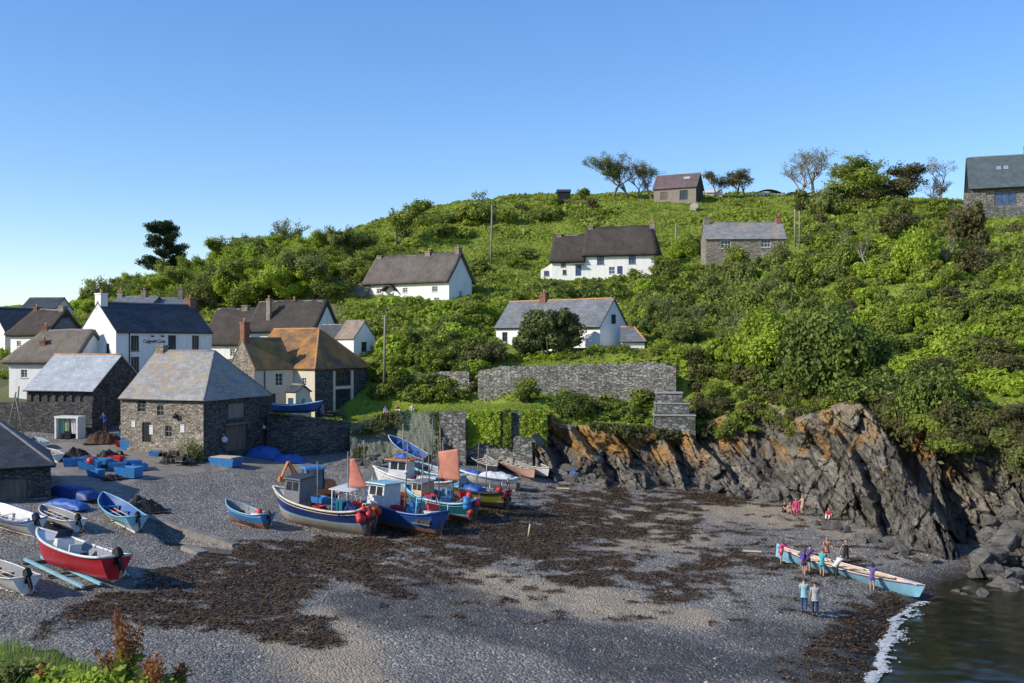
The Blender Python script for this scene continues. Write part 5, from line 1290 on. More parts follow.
def drape():
    rg = random.Random(91)
    for k in range(44):
        px = rg.uniform(700, 1040); v = rg.uniform(.68, .98) if px < 800 or px > 900 else rg.uniform(.84, 1.0)
        b, t = edge_xyz(np.array([px])); q = b[0] * (1 - v) + t[0] * v; s = rg.uniform(.6, 1.15)
        put_bush('shrub', rg.choices(['olive', 'brown', 'mid', 'dark'], [3, 2, 3, 1])[0], Vector((q[0], q[1] - .7, q[2] - .2)), s, s * rg.uniform(.8, 1.2), rg, 'bush rooted in the upper rock face and hanging down it', 'shrub', 'bushes hanging down the rock face')
drape()
def settle_bushes(keep=295):
    """the bushes that show largest stay objects, the small rest is one sheet of scrub"""
    def big(o): return o.scale[0] * o.scale[2] / max(30, o.location.y) ** 2
    Bs = sorted(BUSH, key=big, reverse=True); rng = np.random.default_rng(77); acc = {}
    for o in Bs[:keep]: COL.objects.link(o)
    for o in Bs[keep:]:
        me = o.data; nl = sum(1 for p in me.polygons if p.material_index == 0) if me.name not in acc.setdefault('n', {}) else acc['n'][me.name]; acc['n'][me.name] = nl
        co = np.empty(len(me.vertices) * 3); me.vertices.foreach_get('co', co); co = co.reshape(-1, 3)
        q = co[:nl * 4].reshape(nl, 4, 3)[rng.choice(nl, min(nl, 1000), replace=False)]; q = (q - q.mean(1, keepdims=True)) * 1.55 + q.mean(1, keepdims=True)
        M = np.array(Matrix.LocRotScale(o.location, o.rotation_euler, o.scale)); q = q.reshape(-1, 3) @ M[:3, :3].T + M[:3, 3]
        acc.setdefault(me.materials[0].name, []).append(q); bpy.data.objects.remove(o)
    acc.pop('n', None); V = []; mi = []; mats = []
    for k, (mn, qs) in enumerate(acc.items()):
        q = np.concatenate(qs); V.append(q); mi += [k] * (len(q) // 4); mats.append(bpy.data.materials[mn])
    V = np.concatenate(V); me = npmesh('scrub', V, np.arange(len(V)).reshape(-1, 4)); me.polygons.foreach_set('material_index', np.array(mi, np.int32))
    tag(link('scrub', me, mats), kind='stuff')
settle_bushes()

# ---------------------------------------------------------------- ivy on the sea wall
def ivy(label, px0, px1, f0, f1, seed, n=2600):
    rng = np.random.default_rng(seed); p = rng.uniform(px0, px1, n); b, t = edge_xyz(p); c = b * .2 + t * .8
    zt = t[:, 2] + .25; zb_ = zt - (zt - b[:, 2]) * (f0 + (f1 - f0) * fbm(p * .12, p * 0 + seed)); z = zb_ + (zt - zb_) * rng.random(n)
    P = np.c_[c[:, 0], c[:, 1] - .8 - rng.random(n) * .45 * (.3 + fbm(p * .3, z)), z]
    q, f = cards(rng, P, np.tile([0, -1, .4], (n, 1)), .16, .8, .6)
    me = npmesh('ivy', q, f); tag(link('ivy', me, LEAF['bright' if seed % 2 else 'mid']), label, 'ivy')
ivy('wide curtain of ivy over the left half of the sea wall', 468, 500, .45, .8, 3, 4200)
ivy('narrow strip of ivy hanging down the middle of the sea wall', 504, 511, .4, .75, 4, 900)
ivy('ivy spilling over the right end of the sea wall by the rocks', 521, 546, .45, .9, 5, 3200)

# ---------------------------------------------------------------- trees
def tree_parts(seed, h, trunk_r, spread, levels=4, splits=(3, 4), lean=(0, 0), first=.3, up=.5, wob=.18, sides=6):
    rg = random.Random(seed); segs = []; tips = []
    def grow(p, d, L, r, lv):
        pts = [p]; rs = [r]; n = 4
        for i in range(n):
            d = (d + Vector((rg.gauss(0, wob), rg.gauss(0, wob), rg.gauss(0, wob * .6) + .03)) + Vector((lean[0], lean[1], 0)) * .06).normalized()
            pts.append(pts[-1] + d * L / n); rs.append(r * (1 - .45 * (i + 1) / n))
        segs.append((pts, rs, max(3, sides - (levels - lv)) if False else (sides if lv > 2 else 4 if lv > 1 else 3)))
        if lv <= 1: tips.extend(pts[1:]); return
        k = rg.randint(*splits)
        for i in range(k):
            t = rg.uniform(.45, 1) if i else 1; q = pts[min(n, max(1, int(t * n)))]
            a = rg.uniform(0, 6.28); s = spread * rg.uniform(.6, 1.2)
            side = Vector((math.cos(a), math.sin(a), 0)); nd = (d * (1 - s * .5) + side * s + Vector((0, 0, up * .3))).normalized()
            grow(q, nd, L * rg.uniform(.6, .82), r * .55, lv - 1)
        tips.extend(pts[-2:])
    grow(Vector((0, 0, -.3)), Vector((lean[0] * .3, lean[1] * .3, 1)).normalized(), h * first, trunk_r, levels)
    return segs, tips
def make_tree(name, label, loc, h, seed, kind, n_leaf, leaf, spread=.7, bark=BARK, levels=4, splits=(3, 4), lean=(0, 0), first=.34, clump=.55, trunk_r=None, up=.5, group=None, flat=1.0, cat='tree'):
    root = empty(name, loc, 0, label, cat, group)
    segs, tips = tree_parts(seed, h, trunk_r or h * .028, spread, levels, splits, lean, first, up)
    mx = max(p.z for s in segs for p in s[0]); k = h / mx
    mb = MB()
    for pts, rs, sd in segs: mb.tube([p * k for p in pts], [max(.012, r) for r in rs], sd, False)
    mb.build('trunk', bark, root, uv=False)
    if n_leaf:
        rng = np.random.default_rng(seed); T = np.array([tuple(p * k) for p in tips]); T = T[T[:, 2] > h * .22]
        i = rng.integers(0, len(T), n_leaf); P = T[i] + sph(rng, n_leaf, .9) * clump * np.array([1.1, 1.1, .8 * flat])
        q, f = cards(rng, P, (P - T.mean(0)) * .4 + [0, 0, .5], leaf, .6)
        link('crown', npmesh('crown', q, f), LEAF[kind], root)
    return root
def tree_at(name, label, px, py, top, Y=None, **k):
    g = hillhit(px, py, 3) if Y is None else at(px, py, Y)
    if g is None: g = at(px, py, 222)
    if Y is not None: g.z = min(g.z, hz(g.x, g.y) + .2)
    h = H - (top - HY) * g.y / F - g.z
    return make_tree(name, label, g - Vector((0, 0, .2)), h, **k)
TR = tree_at
# woodland behind the village: four models, copied
WOODS = []
for i in range(5):
    WOODS.append(make_tree('woodland_tree', 'leafy tree in the wood behind the white inn', (0, 0, 0), 7.5, 60 + i, ['bright', 'mid', 'mid', 'bright', 'olive'][i], 13000, .13, .85, levels=4, clump=.8, first=.22, group='trees of the wood behind the inn'))
rg = random.Random(77); k = 0
wpoly = [(86,330),(86,312),(120,296),(160,284),(205,274),(240,268),(275,262),(330,262),(352,258),(362,285),(340,300),(330,312),(230,318),(120,322)]
used = [False] * 5; pts = []; tries = 0
while k < 86 and tries < 4000:
    tries += 1
    px, py = rg.uniform(80, 362), rg.uniform(252, 330)
    if not inpoly(np.array([px]), np.array([py]), wpoly)[0]: continue
    g = hillhit(px, py, 20)
    if g is None: continue
    sc = rg.uniform(.75, 1.25) * (.8 if px < 150 else 1)
    if any((g - q).length < 3.6 for q in pts): continue
    if any(a - 2 < g.x < b + 2 and c - 2 < g.y < d + 2 for a, b, c, d in FOOT): continue
    pts.append(g); i = rg.randrange(5); t = WOODS[i] if not used[i] else copy_tree(WOODS[i]); used[i] = True
    t.location = g - Vector((0, 0, .8)); t.scale = (sc * 1.05, sc * 1.05, sc * rg.uniform(.85, 1.1)); t.rotation_euler = (0, 0, rg.uniform(0, 6.3)); k += 1
for x, y, t_, s in ((100,306,278,80),(118,303,274,81),(85,308,292,82)):
    TR('bare_tree', 'half bare brownish tree at the left end of the wood', x, y, t_, Y=200, seed=s, kind='olive', n_leaf=1500, leaf=.16, bark=TWIGM, levels=5, spread=.6, clump=.6, group='half bare trees left of the wood')
# trees with a place of their own
def pine():
    g = at(163, 272, 232); g.z = min(g.z, hz(g.x, g.y)) + .2; h = H - (223 - HY) * .232 - g.z
    root = empty('pine_tree', g, 0, 'dark spreading pine standing above the wood on the left skyline', 'tree')
    rg = random.Random(4); mb = MB(); mb.tube([(0, 0, 0), (.2, 0, h * .5), (.5, 0, h * .95)], [.32, .24, .08], 8)
    rng = np.random.default_rng(4); Ps = []
    for i in range(40):
        z = h * rg.uniform(.34, .99); a = rg.uniform(0, 6.28); L = (1.15 - (z / h) * .45) * 6.2 * rg.uniform(.5, 1)
        if z / h > .8: L *= .8
        e = Vector((math.cos(a) * L, math.sin(a) * L * .8, z + L * .12)); s = Vector((.3, 0, z - .4)); mb.tube([s, s.lerp(e, .5) + Vector((0, 0, .3)), e], [.11, .08, .03], 5)
        for t in (.45, .65, .85, 1.0):
            c = np.array(s.lerp(e, t)); Ps.append(c + sph(rng, 260, .9) * np.array([1.3, 1.3, .9]) * (.7 + .3 * t))
    mb.build('trunk', BARK, root, uv=False); P = np.concatenate(Ps); q, f = cards(rng, P, np.tile([0, 0, 1.], (len(P), 1)), .2, .4, .9)
    link('crown', npmesh('crown', q, f), LEAF['pine'], root)
pine()
def round_tree():
    g = hillhit(549, 358, 8); g.z -= .2; h = H - (302 - HY) * g.y / F - g.z; w = 40 * g.y / F
    root = empty('evergreen_tree', g, 0, 'round dark garden tree standing in front of the white slate-roofed house', 'tree'); mb = MB()
    for a in range(7): d = Vector((math.cos(a * .9) * .6, math.sin(a * .9) * .6, 1)); mb.tube([(d.x * .15, d.y * .15, -.3), d * h * .3, Vector((d.x * 1.5, d.y * 1.5, h * .8))], [.13, .1, .04], 6)
    mb.build('trunk', BARK, root, uv=False)
    dm = leafmat('leaf_tree_dull', [(.085, .11, .03), (.14, .17, .05), (.21, .23, .085)], .35)
    for (x, z, sx, sz, sd) in ((-2.2, .14, .42, .40, 1), (2.0, .2, .45, .42, 2), (-.9, .46, .52, .44, 3), (1.1, .58, .46, .40, 4), (.2, .2, .55, .45, 5), (-2.4, .42, .33, .3, 6), (2.6, .48, .34, .3, 7)):
        me = bush_mesh('crown', 600 + sd, 'mid', 4200, 30, 'round', .085); me.materials[0] = dm; o = bpy.data.objects.new('crown', me); COL.objects.link(o); o.parent = root
        o.location = (x, .3 * (sd % 3), h * z * .95); o.scale = (w * sx, w * sx * .8, h * sz * .72)
round_tree()
for px, py, tp, s, l, kd, n in ((613, 198, 152, 31, 'leftmost tall wind-thinned tree in the skyline clump beside the timber barn', 'red', 900), (628, 198, 153, 33, 'leafiest tree of the skyline clump left of the timber barn', 'dark', 3200), (652, 198, 160, 34, 'tree of the skyline clump nearest the timber barn, nearly bare', 'olive', 900), (641, 198, 162, 36, 'smaller bare tree inside the skyline clump left of the barn', 'red', 400)):
    TR('windswept_tree', l, px, py, tp, Y=224, seed=s, kind=kd, n_leaf=n * 2, leaf=.10, bark=TWIGM, levels=7, spread=.62, clump=.5, splits=(3, 3), lean=(.08, 0), first=.26, up=1.0)
    bpy.data.objects[[o.name for o in bpy.data.objects if o.get('label') == l][0]].scale = (1.3, 1.3, 1.05)
for px, tp, s, l, n in ((714, 171, 41, 'leafy small tree directly right of the timber barn', 1500), (735, 168, 43, 'taller of the two small trees between barn and white hut', 1500), (746, 170, 44, 'slim tree right of the taller one, between barn and white hut', 900)):
    TR('windswept_tree', l, px, 197, tp, Y=224, seed=s, kind='red', n_leaf=n * 2, leaf=.10, bark=TWIGM, levels=7, spread=.58, clump=.5, splits=(3, 3), first=.36)
    bpy.data.objects[[o.name for o in bpy.data.objects if o.get('label') == l][0]].scale = (1.35, 1.35, 1.05)
for px, tp, s, l in ((800, 149, 51, 'left one of two tall pale bare trees beside the parked car'), (814, 147, 52, 'right one of two tall pale bare trees beside the parked car')):
    TR('bare_tree', l, px, 198, tp, Y=222, seed=s, kind='olive', n_leaf=900, leaf=.10, levels=7, spread=.62, bark=PALEBARK, splits=(3, 3), first=.26, up=.9)
    bpy.data.objects[[o.name for o in bpy.data.objects if o.get('label') == l][0]].scale = (1.45, 1.3, 1.04)
TR('windswept_tree', 'flat-topped windblown tree right of the pale bare trees', 848, 200, 149, Y=218, seed=55, kind='olive', n_leaf=7000, leaf=.14, levels=6, spread=.9, clump=.7, splits=(3, 3), lean=(.5, 0), first=.36, flat=.6)
TR('bushy_tree', 'broad bushy tree on the right skyline with dense brown-green crown', 884, 212, 155, Y=205, seed=57, kind='mid', n_leaf=15000, leaf=.16, levels=6, spread=1.1, clump=.9, splits=(3, 3), first=.16)
TR('bushy_tree', 'darker low-crowned tree joined to the right of the broad bushy tree', 908, 208, 160, Y=205, seed=58, kind='brown', n_leaf=12000, leaf=.16, levels=6, spread=1.1, clump=.9, splits=(3, 3), first=.16)
TR('bare_tree', 'reddish nearly bare tree left of the large hilltop house', 944, 208, 155, Y=202, seed=59, kind='red', n_leaf=1800, leaf=.11, levels=7, spread=.75, bark=TWIGM, splits=(3, 3), first=.26)
TR('bushy_tree', 'large dense tree at the upper left of the slope, above the long thatch', 396, 236, 200, Y=195, seed=62, kind='mid', n_leaf=9000, leaf=.2, levels=4, spread=.85, clump=.9, first=.3)
TR('bare_tree', 'purplish bare tree on the skyline at the right end of the wood', 284, 258, 213, Y=224, seed=63, kind='red', n_leaf=300, leaf=.15, levels=6, spread=.5, bark=TWIGM, splits=(3, 3))
TR('bare_tree', 'second thin bare tree on the skyline at the right end of the wood', 300, 254, 217, Y=224, seed=64, kind='mid', n_leaf=500, leaf=.15, levels=5, spread=.5, bark=TWIGM, splits=(3, 3))
TR('bare_tree', 'dark bare tree sticking up left of the lone telegraph pole', 484, 214, 187, Y=214, seed=65, kind='mid', n_leaf=300, leaf=.14, levels=5, spread=.6, splits=(3, 3))
TR('bushy_tree', 'small tree on the skyline right of the dark field shed', 584, 200, 188, Y=223, seed=66, kind='mid', n_leaf=1600, leaf=.16, levels=4, spread=.8, clump=.5)
for px, py, tp, s in ((700, 335, 300, 71), (735, 340, 305, 72), (672, 320, 292, 73), (770, 330, 295, 74), (850, 262, 226, 75), (868, 268, 228, 76), (944, 268, 232, 77)):
    TR('bare_tree', 'pale leafless sapling among the scrub on the right-hand slope', px, py, tp, seed=s, kind='olive', n_leaf=250, leaf=.12, levels=5, spread=.4, bark=PALEBARK, splits=(3, 3), up=1.0, group='leafless saplings on the right slope')

# ---------------------------------------------------------------- undergrowth: one sheet of grass, bracken and bramble
def undergrowth():
    X, Y, Zz, px, py, lawn, vill = HG
    rng = np.random.default_rng(9)
    ok = (~lawn) & (~(vill & (py > 305) & (px < 335))) & (px > -40) & (px < 1064) & (Y < 245)
    w = np.zeros(X.shape)
    dA = np.abs(np.gradient(X, axis=1) * np.gradient(Y, axis=0)) + 1e-6
    w = dA * ok / np.maximum(Y, 60) ** 1.1; w[-1] = 0; w[:, -1] = 0
    w = w.ravel() / w.sum()
    n = 210000; idx = rng.choice(len(w), n, p=w)
    nu = X.shape[1]; i, j = idx % nu, idx // nu; i = np.minimum(i, nu - 2); j = np.minimum(j, X.shape[0] - 2)
    u = rng.random(n); v = rng.random(n)
    def bl(A): return A[j, i] * (1 - u) * (1 - v) + A[j, i + 1] * u * (1 - v) + A[j + 1, i] * (1 - u) * v + A[j + 1, i + 1] * u * v
    P = np.c_[bl(X), bl(Y), bl(Zz)]
    keep = np.ones(n, bool)
    for a, b, c, d in FOOT: keep &= ~((P[:, 0] > a + .5) & (P[:, 0] < b - .5) & (P[:, 1] > c + .5) & (P[:, 1] < d - .5))
    P = P[keep]; n = len(P)
    th = fbm(P[:, 0] * .12, P[:, 1] * .12, 5)           # thicker bramble in some places, short grass in others
    tall = np.clip((th - .42) / .2, .12, 1)
    P[:, 2] += rng.random(n) * .55 * tall
    q, f = cards(rng, P, np.tile([0, -.3, .7], (n, 1)), (.16 + .26 * tall)[:, None] * (.6 + P[:, 1:2] / 260), .5, .8)
    me = npmesh('undergrowth', q, f)
    t = leafmat('undergrowth_leaf', [(.17, .235, .022), (.25, .32, .035), (.32, .37, .06), (.29, .28, .08)], .42, .12)
    tag(link('undergrowth', me, t), kind='stuff')
    # lawn blades
    n = 26000; lw = np.where(lawn.ravel())[0]; idx = rng.choice(lw, n); P = np.c_[X.ravel()[idx], Y.ravel()[idx], Zz.ravel()[idx]] + np.c_[rng.uniform(-.5, .5, (n, 2)), np.full(n, .02)]
    q, f = cards(rng, P, np.tile([0, -.2, .9], (n, 1)), .09, .35, .5)
    tag(link('lawn_grass', npmesh('lawn_grass', q, f), leafmat('lawn_blade', [(.19, .26, .03), (.26, .33, .045), (.32, .36, .07)], .4, .4)), kind='stuff')
undergrowth()
# tufts hanging over the cliff edge and on the bank netting
def fringe():
    rng = np.random.default_rng(13); n = 30000
    p = np.r_[rng.uniform(545, 1060, 22000), rng.uniform(350, 441, 8000)]; b, t = edge_xyz(p)
    v = np.where(p > 441, 1 - np.abs(rng.normal(0, .11, n)) * np.where(p < 700, .6, 1.2), rng.random(n) ** .7)
    keep = (fbm(p * .05, v * 4, 4) > np.where(p > 441, .42, .6)); p, b, t, v = p[keep], b[keep], t[keep], v[keep]
    P = b * (1 - v[:, None]) + t * v[:, None]; P[:, 1] -= np.where(p > 441, .25 + rng.random(len(p)) * .9, .1); P[:, 2] += rng.random(len(p)) * .35
    q, f = cards(rng, P, np.tile([-.2, -.8, .4], (len(P), 1)), .19, .4, .7)
    tag(link('cliff_grass', npmesh('cliff_grass', q, f), leafmat('cliff_tuft', [(.06, .075, .02), (.10, .105, .03), (.13, .115, .045), (.05, .07, .015)], .25, .5)), kind='stuff')
fringe()
# foreground: long grass, leafy clumps and one rusty dock in flower
def near_grass():
    rng = np.random.default_rng(21); n = 26000
    y = rng.uniform(7.5, 14, n); x = rng.uniform(-9.5, -.8, n)
    ok = np.array([headland_z(a, b) for a, b in zip(x, y)]); m = ok > 11.2; x, y, z = x[m], y[m], ok[m]; n = len(x)
    L = rng.uniform(.06, .17, n) * (.6 + .9 * fbm(x * 1.3, y * 1.3)); a = rng.uniform(0, 6.28, n); w = rng.uniform(.004, .009, n)
    bend = rng.uniform(.05, .6, n) * L; s = np.c_[-np.sin(a), np.cos(a), a * 0] * w[:, None]; d = np.c_[np.cos(a), np.sin(a), a * 0]
    B = np.c_[x, y, z - .02]; M = B + d * bend[:, None] * .35 + np.c_[a * 0, a * 0, L * .6]; T = B + d * bend[:, None] + np.c_[a * 0, a * 0, L]
    V = np.stack([B - s, B + s, M + s * .7, M - s * .7, T + s * .1, T - s * .1], 1).reshape(-1, 3); k = np.arange(n) * 6
    Q = np.concatenate([np.c_[k, k + 1, k + 2, k + 3], np.c_[k + 3, k + 2, k + 4, k + 5]])
    tag(link('long_grass', npmesh('long_grass', V, Q), leafmat('grass_blade', [(.12, .2, .025), (.19, .29, .04), (.27, .34, .08), (.32, .31, .12)], .45, .8)), kind='stuff')
near_grass()
def leafy_plant(px, py, Y, w, h, n, kind, label, seed, leaf=.03):
    g = at(px, py, Y); g.z = headland_z(g.x, g.y)
    root = empty('leafy_plant', g, 0, label, 'plant'); rng = np.random.default_rng(seed); mb = MB(); Ps = []
    for i in range(14):
        a = rng.uniform(0, 6.28); r = w * rng.uniform(.1, .9); e = Vector((math.cos(a) * r, math.sin(a) * r, h * rng.uniform(.5, 1)))
        mb.tube([(0, 0, -.05), e * .5 + Vector((0, 0, h * .15)), e], [.006, .005, .003], 4)
        for t in np.linspace(.35, 1, n // 14): Ps.append(np.array(e) * t + rng.normal(0, .05, 3))
    mb.build('stem', LEAF['mid'], root, uv=False); P = np.array(Ps); q, f = cards(rng, P, np.tile([-.2, -.3, .8], (len(P), 1)), leaf, .7, .5)
    link('foliage', npmesh('foliage', q, f), LEAF[kind], root)
for i, (px, py, Y, w, h, k, l) in enumerate([(12, 668, 10.6, .42, .34, 'olive', 'yellowish leafy plant at the bottom left corner of the headland'), (60, 678, 10.2, .40, .30, 'bright', 'green leafy plant left of the rusty dock on the near headland'), (95, 682, 9.9, .34, .26, 'bright', 'green leafy plant closest to the left foot of the rusty dock'), (152, 686, 9.6, .30, .22, 'mid', 'low leafy plant at the right foot of the rusty dock')]):
    leafy_plant(px, py, Y, w, h * .5, 900, k, l, 200 + i)
def dock(px, py, Y, h, label, seed, n=9, sp=.34):
    g = at(px, py, Y); g.z = headland_z(g.x, g.y); root = empty('dock_plant', g, 0, label, 'plant'); rng = np.random.default_rng(seed); mb = MB(); Ps = []; Ls = []
    for i in range(n):
        a = rng.uniform(0, 6.28); e = Vector((math.cos(a) * sp * rng.uniform(.2, 1), math.sin(a) * sp * .6, h * rng.uniform(.7, 1)))
        m = e * .5; mb.tube([(0, 0, -.05), m, e], [.008, .006, .002], 5)
        for t in np.linspace(.5, 1, 60):
            r = .05 * (1.15 - t); Ps.append(np.array(e) * t + rng.normal(0, r + .012, 3))
        for t in np.linspace(.05, .5, 12): Ls.append(np.array(e) * t + rng.normal(0, .05, 3))
    mb.build('stem', LEAF['brown'], root, uv=False)
    q, f = cards(rng, np.array(Ps), rng.normal(0, 1, (len(Ps), 3)), .017, .7); tag(link('flower_head', npmesh('flower_head', q, f), leafmat('dock_seed', [(.26, .08, .035), (.38, .15, .06), (.2, .1, .04)], .3, 3), root), kind='stuff')
    q, f = cards(rng, np.array(Ls), np.tile([0, -.4, .8], (len(Ls), 1)), .06, .5, .5); link('foliage', npmesh('foliage', q, f), LEAF['mid'], root)
dock(128, 690, 9.9, .86, 'tall rusty red flowering dock on the near headland', 5, 13, .22)
dock(160, 692, 9.7, .42, 'shorter rusty dock right of the tall one on the headland', 6, 7, .2)
for i, (px, h) in enumerate(((40, .3), (108, .42), (175, .26))):
    dock(px, 688, 10.1, h, ['thin dry stalk left of the leafy plants on the headland', 'thin dry stalk close to the tall rusty dock', 'thin dry stalk at the right tip of the headland'][i], 30 + i, 3, .12)

for o in bpy.data.objects:
    if o.name.startswith('bushy_tree') and o.get('label', '').startswith(('broad', 'darker')): o.scale = (1.45, 1.3, 1.05)
# ================================================================ boats
GEL = paint('white_gelcoat', (.74, .74, .72), .3, .3, 1.5)
CREAMP = paint('cream_paint', (.70, .62, .47), .45, .35)
NAVY = paint('navy_hull', (.022, .045, .19), .35, .45, 1.2)
ROYAL = paint('royal_blue_hull', (.025, .10, .34), .35, .45, 1.2)
MIDB = paint('mid_blue_paint', (.045, .22, .52), .4, .45, 1.5)
SKYB = paint('pale_blue_paint', (.27, .56, .70), .4, .3, 1.5)
TEAL = paint('teal_hull', (.02, .17, .22), .4, .3)
REDH = paint('red_hull', (.52, .022, .035), .3, .2, 1.2)
ANTIF = paint('antifoul_rust', (.30, .13, .085), .8, .5, 2)
ANTIW = paint('antifoul_pale', (.46, .37, .28), .8, .6, 2)
PINKH = paint('faded_pink_hull', (.62, .36, .28), .6, .4)
OLIVEH = paint('yellow_green_hull', (.22, .22, .03), .5, .4)
DKHULL = paint('dark_hull', (.03, .032, .04), .4, .3)
GREYIN = paint('grey_inside', (.22, .23, .235), .6, .5)
BLUEIN = paint('blue_inside', (.04, .13, .36), .55, .4)
WOODIN = mix2('varnished_wood', (.34, .19, .08), (.52, .33, .16), 2, .5, .3, .01, (1, 4, 4))
PALEWD = mix2('pale_wood', (.5, .36, .22), (.68, .52, .34), 2, .6, .3, .01, (1, 4, 4))
ORANGE = paint('orange_paint', (.62, .19, .04), .5, .3)
TARPB = paint('blue_tarpaulin', (.03, .12, .42), .5, .2, 2, bump=.5)
TARPD = paint('deep_blue_tarpaulin', (.02, .06, .24), .5, .2, 2, bump=.5)
PLB = paint('blue_plastic', (.045, .24, .56), .45, .25)
PLR = paint('red_plastic', (.60, .03, .03), .4, .15)
BUOYR = paint('red_buoy', (.72, .045, .05), .4, .2, 4)
BUOYO = paint('orange_buoy', (.78, .22, .05), .4, .2, 4)
SAILR = paint('faded_red_sail', (.56, .19, .14), .85, .1, 2, bump=.3)
ROPE = mix2('old_rope', (.16, .12, .08), (.30, .25, .18), 8, .95, .8, .03)
NETM = mix2('dark_netting', (.025, .027, .025), (.085, .08, .07), 9, .95, .9, .05)
NETG = mix2('green_netting', (.02, .06, .05), (.05, .13, .10), 9, .95, .9, .05)
RUBBER = paint('black_rubber', (.015, .015, .017), .7, .1)
BGLASS = glassm('boat_glass', (.02, .025, .03), .1)
TANFEND = paint('tan_fender', (.34, .22, .12), .7, .4)

def hull_pts(L, B, D, T=.7, sheer=.35, rake=.5, dbl=False, vee=.6, ns=22, nq=9, keelup=.5):
    def w(s):
        if dbl: return max(0, 1 - abs(2 * s - 1) ** 2.3)
        if s < .42: return T + (1 - T) * math.sin(s / .42 * math.pi / 2)
        return max(0, math.cos(((s - .42) / .58) ** 1.55 * math.pi / 2)) ** .92
    def hh(s): return D * (1 + sheer * max(0, (s - .25) / .75) ** 2 + .3 * sheer * max(0, (.25 - s) / .25) ** 2 + (sheer * .7 * max(0, (.5 - s) / .5) ** 2 if dbl else 0))
    def kz(s):
        k = D * keelup * max(0, (s - .72) / .28) ** 2.6
        if dbl: k += D * keelup * max(0, (.28 - s) / .28) ** 2.6
        return k
    def pt(s, q, ins=0.0):
        b = max(0, w(s) * B / 2 - ins); h, k = hh(s), kz(s)
        y = b * (q ** vee) * (.86 + .14 * q)
        z = k + (h - k) * q
        x = s * L - rake * (1 - q) * max(0, (s - .5) / .5) ** 4 + (rake * .6 * (1 - q) * max(0, (.5 - s) / .5) ** 4 if dbl else 0)
        return Vector((x, y, z))
    return pt, hh, w
def make_hull(root, L, B, D, mats, T=.7, sheer=.35, rake=.5, dbl=False, vee=.6, qa=.3, stripe=None, floor=.35, deck=1.1, sdeck=-1, gun=None, gr=.05, keelup=.5, keel=None, name='hull'):
    """mats: topside, bottom, stripe, inside, deck"""
    ns, nq = 24, 10; pt, hh, w = hull_pts(L, B, D, T, sheer, rake, dbl, vee, keelup=keelup)
    mb = MB(); S = [i / ns for i in range(ns + 1)]; QQ = [j / nq for j in range(nq + 1)]
    for sd in (1, -1):
        for i in range(ns):
            for j in range(nq):
                a, b, c, d = pt(S[i], QQ[j]), pt(S[i + 1], QQ[j]), pt(S[i + 1], QQ[j + 1]), pt(S[i], QQ[j + 1])
                f = [a, b, c, d]
                for v in f: v.y *= sd
                qm = (QQ[j] + QQ[j + 1]) / 2; mb.m = 1 if qm < qa else 2 if stripe and stripe[0] < qm < stripe[1] else 0
                mb.s = True; mb.add(f, [(0, 1, 2, 3) if sd == 1 else (3, 2, 1, 0)])
        mb.s = False
        # inside skin from the sheer down to the floor
        for i in range(ns):
            if S[i + 1] >= deck or S[i] < sdeck: continue
            q0 = floor; K = 4
            for j in range(K):
                qs = [q0 + (1 - q0) * j / K, q0 + (1 - q0) * (j + 1) / K]
                f = [pt(S[i], qs[0], .05), pt(S[i + 1], qs[0], .05), pt(S[i + 1], qs[1], .05), pt(S[i], qs[1], .05)]
                for v in f: v.y *= sd
                mb.m = 3; mb.add(f, [(3, 2, 1, 0) if sd == 1 else (0, 1, 2, 3)])
    for i in range(ns):                    # floor, decks
        on = S[i + 1] >= deck or S[i] < sdeck
        q = .95 if on else floor; mb.m = 4 if on else 3
        a, b = pt(S[i], q, .02), pt(S[i + 1], q, .02)
        mb.add([a, b, Vector((b.x, -b.y, b.z)), Vector((a.x, -a.y, a.z))], [(3, 2, 1, 0)])
    for s_ in (deck, sdeck):
        if 0 < s_ < 1:
            i = next(k for k in range(ns) if (S[k + 1] >= s_ if s_ == deck else S[k] >= s_)); a, b = pt(S[i], floor, .05), pt(S[i], .95, .02)
            mb.m = 4; f = [a, b, Vector((b.x, -b.y, b.z)), Vector((a.x, -a.y, a.z))]; mb.add(f, [(0, 1, 2, 3)])
    if not dbl:                             # transom
        for x, rev in ((0, False), (.05, True)):
            for j in range(nq):
                a, b = pt(0, QQ[j]), pt(0, QQ[j + 1]); a.x += x; b.x += x
                qm = (QQ[j] + QQ[j + 1]) / 2; mb.m = 3 if rev else 1 if qm < qa else 0
                f = [a, b, Vector((b.x, -b.y, b.z)), Vector((a.x, -a.y, a.z))]; mb.add(f, [(3, 2, 1, 0) if rev else (0, 1, 2, 3)])
    h = mb.build(name, mats, root, uv=False, merge=False)
    if gun:
        g = MB()
        line = [pt(s, 1) for s in S]
        g.tube(line, gr, 6); g.tube([Vector((p.x, -p.y, p.z)) for p in line], gr, 6)
        if not dbl: a = pt(0, 1); g.tube([a, Vector((a.x, -a.y, a.z))], gr, 6)
        g.build('gunwale', gun, root)
    if keel:
        k = MB(); k.box(L * .02, L * .72, -.05, .05, -keel, .04, taper=.01); k.build('keel', mats[1], root)
    return pt, hh
def thwart(root, pt, s, q, mat, wd=.25):
    a = pt(s, q, .04); mb = MB(); mb.box(a.x - wd / 2, a.x + wd / 2, -a.y, a.y, a.z - .04, a.z); mb.build('thwart', mat, root)
